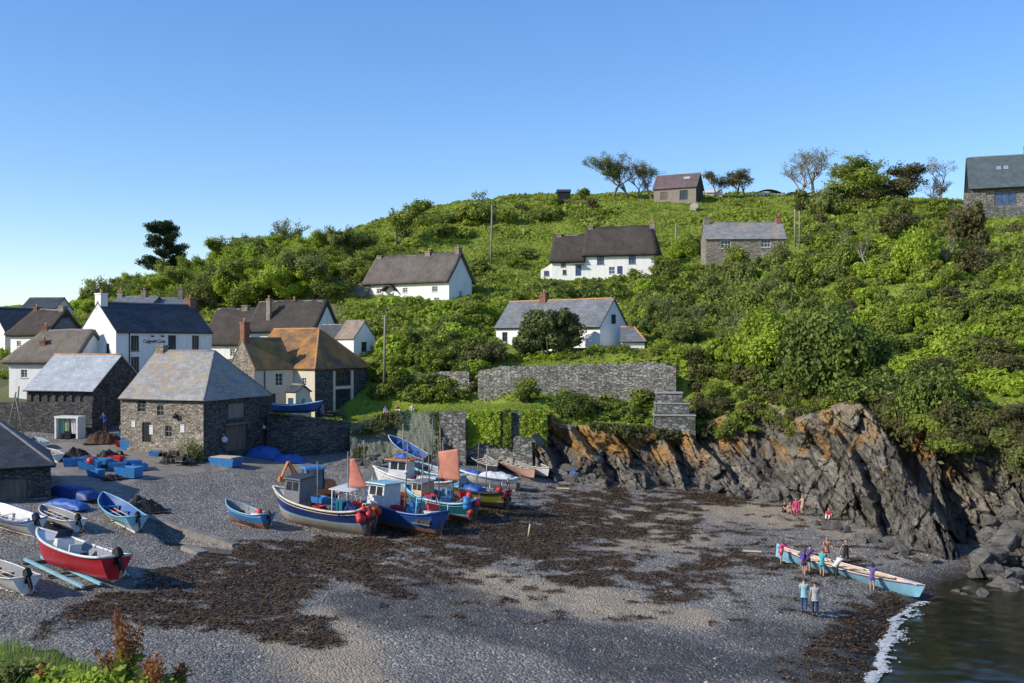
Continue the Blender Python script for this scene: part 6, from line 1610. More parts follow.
def outboard(root, x, y, z, mat=RUBBER, tilt=35, sc=1):
    M = Matrix.Translation((x, y, z)) @ Matrix.Rotation(R(tilt), 4, 'Y') @ Matrix.Scale(sc * .82, 4)
    mb = MB(); mb.box(-.42, .12, -.17, .17, .1, .5, M, taper=.05); mb.box(-.36, .06, -.14, .14, .503, .6, M, taper=.06)
    mb.box(-.3, -.05, -.08, .08, -.75, .097, M, taper=.02); mb.box(-.42, .08, -.05, .05, -.95, -.753, M); mb.box(-.02, .13, -.13, .13, -.2, .096, M)
    o = mb.build('outboard_motor', mat, root)
    p = MB()
    for k in range(3):
        a = k * 2.094; p.box(-.46, -.435, -.03, .03, 0, .17, M @ Matrix.Translation((0, 0, -.86)) @ Matrix.Rotation(a, 4, 'X'))
    p.build('propeller', METAL, o)
def boat_root(name, label, bow, stern, cat='boat', group=None, lift=.0, heel=0, frm=ground, L=None, dz=0):
    a, b = frm(*stern), frm(*bow); d = b - a
    hz_ = math.hypot(d.x, d.y)
    if L:                               # keep the middle where it is
        m = (a + b) / 2; k = L / 2 / hz_; a, b = m - d * k, m + d * k
    r = empty(name, a + Vector((0, 0, lift + dz)), 0, label, cat, group)
    r.rotation_mode = 'XYZ'; r.rotation_euler = (R(heel), -math.atan2(d.z, hz_), math.atan2(d.y, d.x))
    return r, (L or hz_)
def wheelhouse(root, x0, x1, w, z0, z1, wall, roof, over=.15, slope=.15, front=True, side_w=1, name='wheelhouse'):
    mb = MB(); h = z1 - z0; v = [(x0, -w, z0), (x1, -w, z0), (x1, w, z0), (x0, w, z0), (x0, -w * .92, z1), (x1 - slope, -w * .92, z1), (x1 - slope, w * .92, z1), (x0, w * .92, z1)]
    mb.add(v, [(4, 5, 6, 7), (0, 1, 5, 4), (1, 2, 6, 5), (2, 3, 7, 6), (3, 0, 4, 7)]); W_ = mb.build(name, wall, root)
    mb = MB(); mb.box(x0 - over, x1 - slope + over, -w * .92 - over, w * .92 + over, z1 + .003, z1 + .09, taper=.03); mb.build('roof', roof, W_)
    def pane(A, Bv, C, Dv, off):        # window on a quad of the cabin
        P = lambda u, t: (Vector(A) * (1 - u) + Vector(Bv) * u) * (1 - t) + (Vector(Dv) * (1 - u) + Vector(C) * u) * t
        n = (Vector(Bv) - Vector(A)).cross(Vector(Dv) - Vector(A)).normalized() * off
        return P, n
    faces = [((x1, -w, z0), (x1, w, z0), (x1 - slope, w * .92, z1), (x1 - slope, -w * .92, z1), [(.08, .46), (.54, .92)]),
             ((x0, -w, z0), (x1, -w, z0), (x1 - slope, -w * .92, z1), (x0, -w * .92, z1), [(.12, .48), (.56, .9)][:side_w] if side_w < 2 else [(.1, .47), (.54, .9)]),
             ((x1, w, z0), (x0, w, z0), (x0, w * .92, z1), (x1 - slope, w * .92, z1), [(.1, .47), (.54, .9)])]
    for A, Bv, C, Dv, spans in faces:
        P, n = pane(A, Bv, C, Dv, .012)
        for u0, u1 in spans:
            q = [P(u0, .52) + n, P(u1, .52) + n, P(u1, .9) + n, P(u0, .9) + n]
            m = MB(); m.add(q, [(0, 1, 2, 3)]); m.build('window', BGLASS, W_, solid=.006)
    return W_
def mast(root, x, y, z, h, r=.05, stay=None, name='mast', mat=GWOOD):
    mb = MB(); mb.tube([(x, y, z), (x + .02 * h, y, z + h)], [r, r * .6], 8); 
    m = mb.build(name, mat, root)
    if stay:
        for e in stay:
            s = MB(); s.tube([(x + .018 * h, y, z + h * .95), e], .012, 4); s.build('stay', RUBBER, m)
    return m
def sail(root, pts, mat=SAILR):
    a, b, c, d = map(Vector, pts); mb = MB(); mb.s = True
    mb.grid(lambda u, v: (a * (1 - u) + b * u) * (1 - v) + (d * (1 - u) + c * u) * v + Vector((0, .12 * math.sin(u * 3.1) + .04 * math.sin(v * 9 + u * 5), 0)), 10, 12)
    o = mb.build('sail', mat, root, solid=.01)
    s = MB(); s.tube([a, b], .035, 6); s.build('boom', GWOOD, o)
    return o
def rails(root, pts, h=.7, r=.022, mat=METAL):
    mb = MB(); mb.tube([Vector(p) + Vector((0, 0, h)) for p in pts], r, 6)
    for p in pts: mb.tube([p, Vector(p) + Vector((0, 0, h))], r, 6)
    mb.build('rail', mat, root)
def gantry(root, x, w, z0, z1, mat=GEL):
    mb = MB(); mb.tube([(x, -w, z0), (x, -w, z1), (x, w, z1), (x, w, z0)], .045, 8); mb.tube([(x - .5, -w, z0), (x, -w, z1)], .03, 6); mb.build('gantry', mat, root)
PEND = []       # things that lie on boats: placed once the boats' matrices are known
def place_on(root, fn, local, rz=0): PEND.append((root, fn, Vector(local), rz))

# ---- loose gear, one model each, copied
def gear_buoy(mat, r):
    mb = MB(); mb.ball((0, 0, 0), r, 14, 10, (1, 1, 1.12)); mb.lathe([(r * .28, r * 1.02), (r * .2, r * 1.3), (r * .1, r * 1.3)], 8); return mb.mesh('buoy')
ME_BUOY = {}
for nm, m, r in (('red', BUOYR, .24), ('orange', BUOYO, .24), ('white', SIGNW, .2)):
    me = gear_buoy(m, r); me.materials.append(m); ME_BUOY[nm] = me
def pot_mesh():
    mb = MB(); 
    for x in (-.32, 0, .32): mb.tube([(x, .22 * math.cos(a), .06 + .34 * max(0, math.sin(a)) ** .7) for a in np.linspace(0, math.pi, 9)], .02, 4)
    mb.box(-.36, .36, -.24, .24, 0, .05)
    mb.m = 1; mb.s = True
    mb.grid(lambda u, v: Vector((-.31 + .62 * u, .205 * math.cos(v * math.pi), .055 + .31 * max(0, math.sin(v * math.pi)) ** .7)), 6, 8)
    me = mb.mesh('lobster_pot'); me.materials.append(ROPE); me.materials.append(NETM); return me
ME_POT = pot_mesh()
def box_mesh(mat):
    mb = MB(); w, d, h, t = .42, .3, .42, .04
    mb.add([(-w, -d, 0), (w, -d, 0), (w, d, 0), (-w, d, 0), (-w - .05, -d - .05, h), (w + .05, -d - .05, h), (w + .05, d + .05, h), (-w - .05, d + .05, h),
            (-w - .01, -d - .01, h), (w + .01, -d - .01, h), (w + .01, d + .01, h), (-w - .01, d + .01, h), (-w + .04, -d + .04, .06), (w - .04, -d + .04, .06), (w - .04, d - .04, .06), (-w + .04, d - .04, .06)],
           [(3, 2, 1, 0), (0, 1, 5, 4), (1, 2, 6, 5), (2, 3, 7, 6), (3, 0, 4, 7), (4, 5, 9, 8), (5, 6, 10, 9), (6, 7, 11, 10), (7, 4, 8, 11), (8, 9, 13, 12), (9, 10, 14, 13), (10, 11, 15, 14), (11, 8, 12, 15), (12, 13, 14, 15)])
    me = mb.mesh('fish_box'); me.materials.append(mat); return me
ME_BOX = {'blue': box_mesh(PLB), 'red': box_mesh(PLR), 'sky': box_mesh(MIDB)}
def barrel_mesh():
    mb = MB(); mb.lathe([(.25, 0), (.28, .05), (.29, .3), (.27, .32), (.29, .34), (.29, .6), (.27, .62), (.28, .85), (.24, .9), (.0, .9)], 16); me = mb.mesh('barrel'); me.materials.append(PLB); return me
ME_BAR = barrel_mesh()
def inst(name, me, M, label, cat, group=None):
    o = bpy.data.objects.new(name, me); COL.objects.link(o); o.matrix_world = M; return tag(o, label, cat, group)
def heap(name, M, w, d, h, mat, label, cat, seed, tubes=60):
    """a heap of net or rope: a lumpy mound wrapped in loose strands"""
    rg = random.Random(seed); mb = MB(); mb.s = True
    def top(x, y):
        r = math.hypot(x / w, y / d); return max(0, 1 - r ** 2.2) * h * (.75 + .5 * noise.noise(Vector((x * 2.2 + seed, y * 2.2, 0)))) - .04
    mb.grid(lambda u, v: Vector(((u - .5) * 2.1 * w, (v - .5) * 2.1 * d, top((u - .5) * 2.1 * w, (v - .5) * 2.1 * d))), 26, 26)
    for i in range(tubes):
        x, y, a = rg.uniform(-.8, .8) * w, rg.uniform(-.8, .8) * d, rg.uniform(0, 6.3); pts = []
        for k in range(7):
            pts.append((x, y, top(x, y) + rg.uniform(.0, .07))); a += rg.uniform(-.9, .9); x += math.cos(a) * .16; y += math.sin(a) * .16
        mb.tube(pts, rg.uniform(.012, .03), 4, False)
    o = mb.build(name, mat, uv=False); o.matrix_world = M; return tag(o, label, cat)
def tarp(name, M, L, w, h, mat, label, cat='tarpaulin', seed=0):
    mb = MB(); mb.s = True
    def fn(u, v):
        x, y = (u - .5) * L, (v - .5) * 2 * w; k = max(0, 1 - abs(2 * u - 1) ** 3) * max(0, 1 - abs(2 * v - 1) ** 2.6)
        return Vector((x, y * (.8 + .2 * k), h * k ** .6 + .12 * noise.noise(Vector((x * 1.6 + seed, y * 1.8, seed))) * (k > .02) + .05 * noise.noise(Vector((x * 5 + seed, y * 5, 0)))))
    mb.grid(fn, 40, 22); o = mb.build(name, mat, uv=False); o.matrix_world = M; return tag(o, label, cat)
def MT(p, rz=0, s=1): return Matrix.Translation(p) @ Matrix.Rotation(R(rz), 4, 'Z') @ Matrix.Scale(s, 4)

# ---------------------------------------------------------------- red motor boat on its blue launching cradle
r, L = boat_root('motor_boat', 'red motor boat with white gunwale and grey interior, on a blue cradle', (36, 566), (111, 588), lift=.3, heel=6, L=7.0)
pt, hh = make_hull(r, 7.0, 2.3, 1.2, [REDH, paint('hull_pale_bottom', (.5, .42, .4), .6, .4), REDH, GREYIN, GEL], T=.84, sheer=.45, rake=.6, vee=.5, qa=.14, floor=.45, deck=.78, gun=GEL, gr=.075, keelup=.55)
for s in (.3, .55): thwart(r, pt, s, .72, GEL, .4)
mb = MB(); mb.add([(4.3, -.55, .75), (4.9, -.5, .8), (4.9, .5, .8), (4.3, .55, .75), (4.35, -.5, 1.55), (4.65, -.45, 1.6), (4.65, .45, 1.6), (4.35, .5, 1.55)], [(0, 1, 5, 4), (1, 2, 6, 5), (2, 3, 7, 6), (3, 0, 4, 7), (4, 5, 6, 7)]); c_ = mb.build('console', GEL, r)
mb = MB(); mb.add([(4.66, -.5, 1.6), (4.66, .5, 1.6), (4.5, .42, 2.0), (4.5, -.42, 2.0)], [(0, 1, 2, 3)]); mb.build('windscreen', BGLASS, c_, solid=.02)
mb = MB(); mb.box(3.5, 3.9, -.35, .35, .55, 1.0); mb.box(3.45, 3.55, -.35, .35, 1.003, 1.4); mb.build('helm_seat', GEL, r)
mb = MB(); mb.box(1.2, 2.9, -.5, .5, .46, .8, taper=.05); mb.build('engine_box', DKHULL, r)
rails(r, [(3.3, -1.05, 1.1), (2.2, -1.06, 1.03), (1.0, -1.0, 1.0)], .35); mb = MB(); mb.tube([(.3, .7, 1.0), (.1, .75, 2.1)], .02, 5); mb.build('aerial', GEL, r)
outboard(r, -.05, 0, 1.15, RUBBER, 30, 1.25)
mb = MB()                                  # the faded name patch on the bow
for k, (x, w, h) in enumerate(((0, .05, .26), (.12, .16, .1), (.3, .1, .2), (.42, .14, .13), (.58, .05, .22))): mb.box(x, x + w, -.012, 0, -h / 2, h / 2)
mk = mb.build('name_mark', SIGNW, r); p_ = pt(.60, .72); mk.location = (p_.x, -p_.y - .03, p_.z); mk.rotation_euler = (R(-14), 0, R(9.5))
a_ = ground(33, 562); b_ = ground(92, 590); d = b_ - a_
cr = empty('boat_cradle', a_, math.atan2(d.y, d.x), 'pale blue timber launching cradle under the red motor boat', 'cradle'); LL = d.length
for y in (-.45, .45): mb = MB(); mb.box(0, LL, y - .07, y + .07, .16, .30); mb.build('runner', SKYB, cr)
for x in (.4, LL * .5, LL - .5): mb = MB(); mb.box(x - .12, x + .12, -.75, .75, .02, .157); mb.build('crosspiece', WOOD, cr)
cr.rotation_euler[1] = -math.atan2(d.z, math.hypot(d.x, d.y))

# ---------------------------------------------------------------- small boats at the left
def skiff(label, bow, stern, L, B, D, mats, gunm, thm, motor=None, deck=1.1, stripe=None, heel=0, qa=.2, T=.75, seats=(.28, .52, .74), name='rowing_boat', frm=ground, dz=.05, keel=.1, **k):
    r, _ = boat_root(name, label, bow, stern, L=L, heel=heel, lift=dz, frm=frm)
    pt, hh = make_hull(r, L, B, D, mats, T=T, deck=deck, stripe=stripe, qa=qa, gun=gunm, gr=.04, keel=keel, **k)
    for s in seats: thwart(r, pt, s, .72, thm)
    if motor: outboard(r, -.02, 0, D * .95, motor[0], motor[1], motor[2])
    return r, pt
b2, _p = skiff('white open dinghy at the bottom left, only its stern in frame', (-30, 576), (30, 598), 5.2, 2.0, .8, [GEL, GEL, GEL, GREYIN, GEL], GEL, PALEWD, (RUBBER, 35, 1.05), heel=4, name='dinghy')
b3, _p = skiff('long white boat with blue stripes cut off by the left edge', (-36, 516), (46, 540), 6.8, 2.2, .95, [GEL, GEL, ROYAL, GEL, GEL], ROYAL, GEL, (DKHULL, 30, 1.1), stripe=(.68, .85), heel=-4)
b4, _p = skiff('small white dinghy with blunt stern between striped boat and red boat', (34, 517), (84, 536), 4.8, 1.8, .7, [GEL, GEL, GEL, GREYIN, GEL], GEL, PALEWD, (RUBBER, 40, 1), heel=3, name='dinghy')
b5, _p = skiff('open boat with pale blue outside and blue inside, bow pointing up the beach', (98, 512), (140, 535), 6.2, 2.1, .85, [SKYB, GEL, SKYB, BLUEIN, BLUEIN], SKYB, MIDB, (RUBBER, 35, 1), heel=3, sheer=.75, qa=.4)
place_on(b5, lambda M: heap('net_heap', M, .35, .3, .4, NETG, 'green net bundle lying in the stern of the pale blue open boat', 'net', 3, 20), (1.2, 0, .5))
b7, _p = skiff('stubby bright blue punt with rust-red bottom, alone on the shingle', (227, 521), (263, 530), 4.2, 1.9, .95, [MIDB, ANTIF, SKYB, GREYIN, GREYIN], SKYB, GREYIN, (DKHULL, 20, .8), heel=4, qa=.36, sheer=.55, stripe=(.8, .95))
mb = MB(); mb.tube([(2.3, -.4, .9), (2.3, -.4, 1.5), (2.5, .3, 1.6), (2.5, .3, 1.2)], .03, 5); mb.build('pot_hauler', METAL, b7)
place_on(b7, lambda M: inst('buoy', ME_BUOY['red'], M, 'red buoy lying in the middle of the stubby blue punt', 'buoy'), (1.3, -.45, .95))
mb = MB(); mb.box(.5, 1.5, -.3, .3, .6, .95, taper=.1); mb.build('engine_box', GEL, b7)
for r_, nm_, L_ in ((b2, 'bottom-left dinghy', 5.2), (b3, 'striped white boat', 6.8), (b4, 'blunt white dinghy', 4.8), (b5, 'pale blue open boat', 6.2), (b7, 'stubby blue punt', 4.2)):
    place_on(r_, lambda M, nm_=nm_: heap('rope_heap', M, .4, .35, .3, ROPE, f'coil of old rope lying in the {nm_}', 'rope', len(nm_), 30), (L_ * .36, .1, .36))
    place_on(r_, lambda M, nm_=nm_: inst('fish_box', ME_BOX['red' if len(nm_) % 2 else 'blue'], M @ Matrix.Scale(.62, 4), f'{"red" if len(nm_) % 2 else "blue"} box on the floor of the {nm_}', 'fish box'), (L_ * .62, -.1, .34), 15)
    for k in (0, 1):
        mb = MB(); y = .2 - .45 * k; mb.tube([(L_ * .2, y, .62), (L_ * .72, y + .1, .70)], .028, 6); mb.box(L_ * .72, L_ * .86, y + .03, y + .17, .69, .72); mb.build('oar', PALEWD, r_)
# tarpaulined boats and blue gear in front of the dark boat shed
tarp('tarpaulin', MT(ground(72, 497), -25), 4.8, 1.0, .85, TARPD, 'deep blue tarpaulin over a boat beside the dark boat shed', seed=1)
tarp('tarpaulin', MT(ground(66, 508), -22), 3.6, .7, .6, TARPB, 'brighter blue tarpaulin behind the small white dinghy', seed=5)
tarp('tarpaulin', MT(ground(264, 458), -15), 3.4, 1.3, 1.1, TARPB, 'large blue tarpaulin over gear at the foot of the fish cellar doors', seed=8)
tarp('tarpaulin', MT(ground(290, 462), -5), 3.0, 1.0, .7, TARPB, 'second blue tarpaulin by the quay wall, right of the larger one', seed=9)
tarp('tarpaulin', MT(ground(578, 478), 10), 2.2, .9, .8, TARPB, 'bright blue tarpaulin heaped at the foot of the orange rocks', seed=12)
g = ground(226, 466)
r = empty('boat_skip', g, R(-25), 'square blue punt with tan boards across it beside the fish cellar', 'punt')
mb = MB(); t_ = .06
mb.add([(-1.2, -.6, 0), (1.2, -.6, 0), (1.2, .6, 0), (-1.2, .6, 0), (-1.45, -.75, .8), (1.45, -.75, .8), (1.45, .75, .8), (-1.45, .75, .8), (-1.38, -.68, .8), (1.38, -.68, .8), (1.38, .68, .8), (-1.38, .68, .8), (-1.2, -.55, .2), (1.2, -.55, .2), (1.2, .55, .2), (-1.2, .55, .2)],
       [(3, 2, 1, 0), (0, 1, 5, 4), (1, 2, 6, 5), (2, 3, 7, 6), (3, 0, 4, 7), (4, 5, 9, 8), (5, 6, 10, 9), (6, 7, 11, 10), (7, 4, 8, 11), (8, 9, 13, 12), (9, 10, 14, 13), (10, 11, 15, 14), (11, 8, 12, 15), (12, 13, 14, 15)]); mb.build('hull', [MIDB], r)
mb = MB(); mb.box(-1.2, 1.2, -.72, .72, .81, .87); mb.build('cover_board', PALEWD, r)

# ---------------------------------------------------------------- the fishing fleet
def fisher(label, bow, stern, L, B, D, mats, gunm, heel=0, T=.78, qa=.34, sheer=.5, rake=.7, deck=.7, stripe=None, floor=.55, **k):
    r, _ = boat_root('fishing_boat', label, bow, stern, L=L, heel=heel, lift=.12)
    pt, hh = make_hull(r, L, B, D, mats, T=T, sheer=sheer, rake=rake, vee=.48, qa=qa, deck=deck, gun=gunm, gr=.085, keel=.16, keelup=.45, stripe=stripe, floor=floor, **k)
    mb = MB(); mb.box(-.28, -.02, -.03, .03, -.05, D * .7); mb.build('rudder', ANTIF, r)
    mb = MB()
    for q_, rr in ((.86, .026),):
        for sg in (1, -1): mb.tube([Vector((p.x, sg * (p.y + .015), p.z)) for p in (pt(s_, q_) for s_ in np.linspace(0, .97, 26))], rr, 5)
    mb.build('rubbing_strake', gunm, r)
    return r, pt, hh
f1, pt, hh = fisher('navy fishing boat with cream rail, grey wheelhouse and pale bottom, leftmost of the fleet', (291, 524), (347, 533), 8.0, 3.0, 1.6, [NAVY, ANTIW, SKYB, GREYIN, CREAMP], CREAMP, heel=-3, qa=.38, stripe=(.38, .46))
wh = wheelhouse(f1, 5.0, 6.4, .9, 1.7, 3.3, GREYIN, DKHULL, .15, .2)
mb = MB(); mb.box(6.5, 7.2, -.4, .4, 1.75, 2.05, taper=.06); mb.build('hatch', CREAMP, f1)
gantry(f1, 2.0, 1.2, 1.35, 3.0, GEL); mb = MB(); mb.box(.5, 2.3, -1.2, 1.2, 3.04, 3.1); mb.build('gantry_roof', GEL, f1)
mast(f1, 1.3, .3, 1.2, 4.4, .05, [(6.9, 0, 2.2), (0, -1, 1.5)]); sail(f1, [(1.25, .3, 3.2), (-.25, .3, 3.25), (.85, .3, 5.2), (1.2, .3, 5.1)])
rails(f1, [(3.6, -1.36, 1.5), (2.6, -1.37, 1.45), (1.4, -1.3, 1.43)], .75, .025, GEL)
mb = MB(); mb.box(.3, 1.3, -1.1, -.3, .82, 1.6, taper=.04); mb.build('fish_hold', CREAMP, f1)
mb = MB(); mb.tube([(.12, -1.16, 1.5), (.0, -1.2, .9), (.05, -1.0, .2)], .11, 8); mb.build('stern_fender', TANFEND, f1)
mb = MB(); mb.box(2.7, 3.6, -.2, .3, .85, 1.6); mb.tube([(3.1, -.9, 1.4), (3.1, -1.2, 2.3)], .06, 6); mb.lathe([(.05, 0), (.22, .03), (.1, .08), (.22, .13), (.05, .16)], 12, (3.1, -1.25, 2.2)); mb.build('pot_hauler', METAL, f1)
mb = MB(); mb.box(1.4, 1.9, .2, .9, .85, 2.2); mb.build('oilskin_locker', TEAL, f1)
fc = bpy.data.curves.new('t', 'FONT'); fc.body = 'FH6'; fc.size = .34; fc.extrude = .006
fo = bpy.data.objects.new('t', fc); COL.objects.link(fo); bpy.context.view_layer.update(); me = bpy.data.meshes.new_from_object(fo.evaluated_get(bpy.context.evaluated_depsgraph_get())); bpy.data.objects.remove(fo)
def on_hull(root, pt, me, s, q, name, mat):
    p = pt(s, q); ax = (pt(s - .05, q) - p).normalized(); ax = Vector((-ax.x, ax.y, ax.z)); p.y *= -1
    up_ = (pt(s, q + .1) - pt(s, q)); up_.y *= -1; x_ = Vector((pt(s + .03, q).x - pt(s - .03, q).x, -(pt(s + .03, q).y - pt(s - .03, q).y), pt(s + .03, q).z - pt(s - .03, q).z)).normalized()
    up_ = (up_ - x_ * up_.dot(x_)).normalized(); n = x_.cross(up_); M = Matrix((x_, up_, n)).transposed().to_4x4(); M.translation = p + n * .03
    o = link(name, me, mat, root); o.matrix_local = M; return o
on_hull(f1, pt, me, .16, .78, 'registration_number', SIGNW)
for k, (x, y, z) in enumerate([(5.2, -1.12, 1.35), (5.0, -1.2, 1.55), (4.75, -1.3, 1.3)]): place_on(f1, lambda M, k=k: inst('buoy', ME_BUOY['red'], M, 'red buoy hung over the near side of the navy boat at its wheelhouse', 'buoy', 'red buoys on the navy boat bow'), (x, y, z))
rg = random.Random(8)
for k in range(12):
    place_on(f1, lambda M, k=k: inst('buoy', ME_BUOY['orange' if k % 4 == 3 else 'red'], M, 'orange buoy in the cluster on the stern of the navy boat' if k % 4 == 3 else 'red buoy in the cluster on the stern of the navy boat', 'buoy', 'orange buoys on the navy stern' if k % 4 == 3 else 'red buoys on the navy stern'), (rg.uniform(-.5, .35), rg.uniform(-1.0, 1.35), rg.uniform(1.25, 1.85)))
for k in range(5): place_on(f1, lambda M: inst('lobster_pot', ME_POT, M, 'dark lobster pot stacked in the waist of the navy fishing boat', 'lobster pot', 'pots on the navy boat'), (2.3 + .5 * (k % 3), .2 + .5 * (k // 3), .82 + .0 * k), rg.uniform(-20, 20))
place_on(f1, lambda M: inst('fish_box', ME_BOX['blue'], M, 'blue fish box behind the wheelhouse of the navy boat', 'fish box'), (3.9, .1, 1.75))
place_on(f1, lambda M: heap('net_heap', M, .8, .6, .8, paint('blue_netting', (.02, .05, .2), .9, .3, 6), 'heap of dark blue net under the white gantry of the navy boat', 'net', 41, 50), (1.0, .4, 1.5))

f2, pt, hh = fisher('royal blue fishing boat with white cabin, second from left in the fleet', (376, 526), (426, 535), 6.7, 2.6, 1.35, [ROYAL, ANTIF, ROYAL, GREYIN, GEL], ROYAL, heel=3, qa=.28)
wheelhouse(f2, 4.3, 5.8, .95, 1.4, 3.0, GEL, SKYB, .2, .1)
gantry(f2, 1.2, 1.1, 1.2, 2.5, SKYB); mast(f2, 2.9, .2, 1.2, 5.2, .06, [(6.4, 0, 1.9), (.2, 1, 1.3), (.2, -1, 1.3)])
mb = MB(); mb.ball((3.0, .2, 4.0), .2, 12, 8, (1, 1, .7)); mb.build('radar_dome', GEL, f2)
rails(f2, [(3.4, -1.25, 1.3), (2.2, -1.26, 1.25), (1.0, -1.15, 1.25), (.1, -1.0, 1.25)], .8, .025, GEL)
mb = MB(); mb.box(.4, 1.6, -.9, .2, .72, 1.5, taper=.05); mb.build('fish_hold', GEL, f2)
mb = MB(); mb.box(1.8, 2.5, -.5, .5, .7, 1.55); mb.build('engine_box', paint('pale_blue_locker', (.3, .42, .5), .5, .3), f2)
for k in range(3): place_on(f2, lambda M, k=k: inst('buoy', ME_BUOY['orange' if k else 'red'], M, ['red buoy at the foot of the white cabin of the royal blue boat', 'orange buoy hung low on the near side of the royal blue boat', 'orange buoy nearest the stern of the royal blue boat'][k], 'buoy'), [(4.6, -1.2, 1.15), (3.9, -1.35, 1.0), (.4, -1.2, 1.2)][k])
for k in range(6): place_on(f2, lambda M: inst('lobster_pot', ME_POT, M, 'lobster pot in the stern of the royal blue fishing boat', 'lobster pot', 'pots on the royal blue boat'), (.4 + .45 * (k % 3), .25 + .5 * (k // 3), .72 + .0), rg.uniform(-20, 20))
mb = MB(); mb.lathe([(.30, 0), (.42, .06), (.42, .12), (.30, .18), (.18, .12), (.18, .06)], 18); tyre_me = mb.mesh('tyre'); tyre_me.materials.append(RUBBER)
place_on(f2, lambda M: inst('tyre', tyre_me, M @ Matrix.Rotation(R(80), 4, 'X'), 'black tyre propped on the stern of the royal blue boat', 'tyre'), (1.3, -1.05, 1.2))

f3, pt, hh = fisher('white cabin boat with orange roof and orange bottom, behind the navy boat', (386, 497), (442, 502), 7.4, 2.8, 1.55, [GEL, ORANGE, GEL, GREYIN, GEL], GEL, heel=2, qa=.3)
wheelhouse(f3, 4.1, 5.7, .95, 1.5, 3.05, GEL, ORANGE, .3, .05)
place_on(f3, lambda M: tarp('tarpaulin', M, 1.2, .4, .35, TARPB, 'small pale blue cover on the orange cabin roof', seed=33), (5.0, .0, 3.16))
mast(f3, 3.4, -.1, 1.4, 5.0, .055, [(6.5, 0, 2.0), (.3, .9, 1.4)]); mast(f3, 3.0, .3, 1.4, 4.2, .04)
rails(f3, [(3.6, -1.25, 1.4), (2.0, -1.27, 1.38), (.3, -1.1, 1.38)], .8, .025, GEL)
mb = MB(); mb.box(1.6, 3.3, -.85, .85, .8, 1.9, taper=.05); mb.build('deck_house', GEL, f3)
for k in range(9): place_on(f3, lambda M: inst('lobster_pot', ME_POT, M, 'lobster pot piled on the stern of the white orange-roofed boat', 'lobster pot', 'pots on the white orange-roofed boat'), (.3 + .42 * (k % 3), -.6 + .5 * ((k // 3) % 3), .8 + .36 * (k % 2)), rg.uniform(-25, 25))
f4, pt, hh = fisher('teal fishing boat with a tall faded red mizzen sail, in the middle of the fleet', (415, 513), (461, 521), 6.6, 2.55, 1.35, [TEAL, ANTIF, SKYB, GREYIN, TEAL], SKYB, heel=-3, qa=.3, stripe=(.32, .4))
wheelhouse(f4, 4.2, 5.3, .75, 1.3, 2.4, PALEWD, GREYIN, .15, .1)
mast(f4, 3.0, .2, 1.1, 5.0, .05, [(6.2, 0, 1.8)]); sail(f4, [(3.0, .2, 2.9), (1.0, .2, 2.9), (1.2, .2, 5.3), (3.05, .2, 4.9)], paint('orange_sail', (.55, .22, .15), .85, .1, 2, bump=.3)); gantry(f4, 1.7, 1.0, 1.2, 2.5, METAL)
rails(f4, [(3.8, -1.2, 1.3), (2.2, -1.22, 1.25), (.2, -1.05, 1.25)], .7, .025, WOOD)
for k in range(4): place_on(f4, lambda M: inst('buoy', ME_BUOY['red'], M, 'red buoy on the stern of the teal fishing boat', 'buoy', 'red buoys on the teal boat'), [(.1, -.6, 1.4), (-.25, -.1, 1.3), (-.3, .75, .9), (.0, .5, 2.0)][k])
place_on(f4, lambda M: inst('barrel', ME_BAR, M, 'tall blue plastic barrel on the stern of the teal boat', 'barrel'), (-.05, .85, 1.1))
for k in range(6): place_on(f4, lambda M: inst('lobster_pot', ME_POT, M, 'lobster pot stacked amidships on the teal fishing boat', 'lobster pot', 'pots on the teal boat'), (1.0 + .45 * (k % 3), -.6 + .55 * (k // 3), .72), rg.uniform(-20, 20))
f5, pt, hh = fisher('yellow-green hulled fishing boat, rightmost of the fleet, with pots on deck', (447, 503), (491, 509), 6.4, 2.5, 1.2, [OLIVEH, DKHULL, SKYB, GREYIN, GREYIN], DKHULL, heel=3, qa=.4)
wheelhouse(f5, 3.9, 4.9, .7, 1.1, 2.2, SKYB, GEL, .15, .1); mast(f5, 2.6, 0, 1.0, 4.0, .045, [(5.8, 0, 1.5)]); gantry(f5, 1.0, .95, 1.0, 2.1, METAL)
for k in range(8): place_on(f5, lambda M: inst('lobster_pot', ME_POT, M, 'lobster pot heaped on the yellow-green boat', 'lobster pot', 'pots on the yellow-green boat'), (.2 + .42 * (k % 3), -.55 + .5 * ((k // 3) % 3), .6 + .3 * (k % 2)), rg.uniform(-25, 25))
for k in range(3): place_on(f5, lambda M: inst('buoy', ME_BUOY['red'], M, 'red buoy among the pots on the yellow-green boat', 'buoy', 'red buoys on the yellow-green boat'), [(.1, -.7, 1.2), (.5, .3, 1.5), (-.1, .6, 1.2)][k])
place_on(f5, lambda M: tarp('tarpaulin', M, 1.8, .8, .5, TARPB, 'blue cover over the foredeck of the yellow-green boat', seed=21), (3.0, 0, 1.1))
f6, pt, hh = fisher('white open boat drawn up behind the yellow-green boat', (462, 485), (508, 490), 5.6, 2.0, .85, [GEL, GEL, MIDB, GREYIN, GEL], GEL, heel=4, qa=.2)
place_on(f6, lambda M: tarp('tarpaulin', M, 3.2, .9, .45, paint('white_cover', (.7, .72, .74), .6, .2), 'white cover over the open boat behind the yellow-green boat', seed=14), (1.9, 0, .85))
place_on(f6, lambda M: tarp('tarpaulin', M, 1.6, .8, .4, TARPB, 'blue cover over the bow of the white open boat', seed=15), (4.0, 0, .95))
f7, pt, hh = fisher('dark hulled boat at the back of the fleet beneath the netting slope', (412, 478), (448, 486), 5.6, 2.1, .95, [DKHULL, ANTIF, SKYB, GREYIN, DKHULL], SKYB, heel=-3, qa=.2)
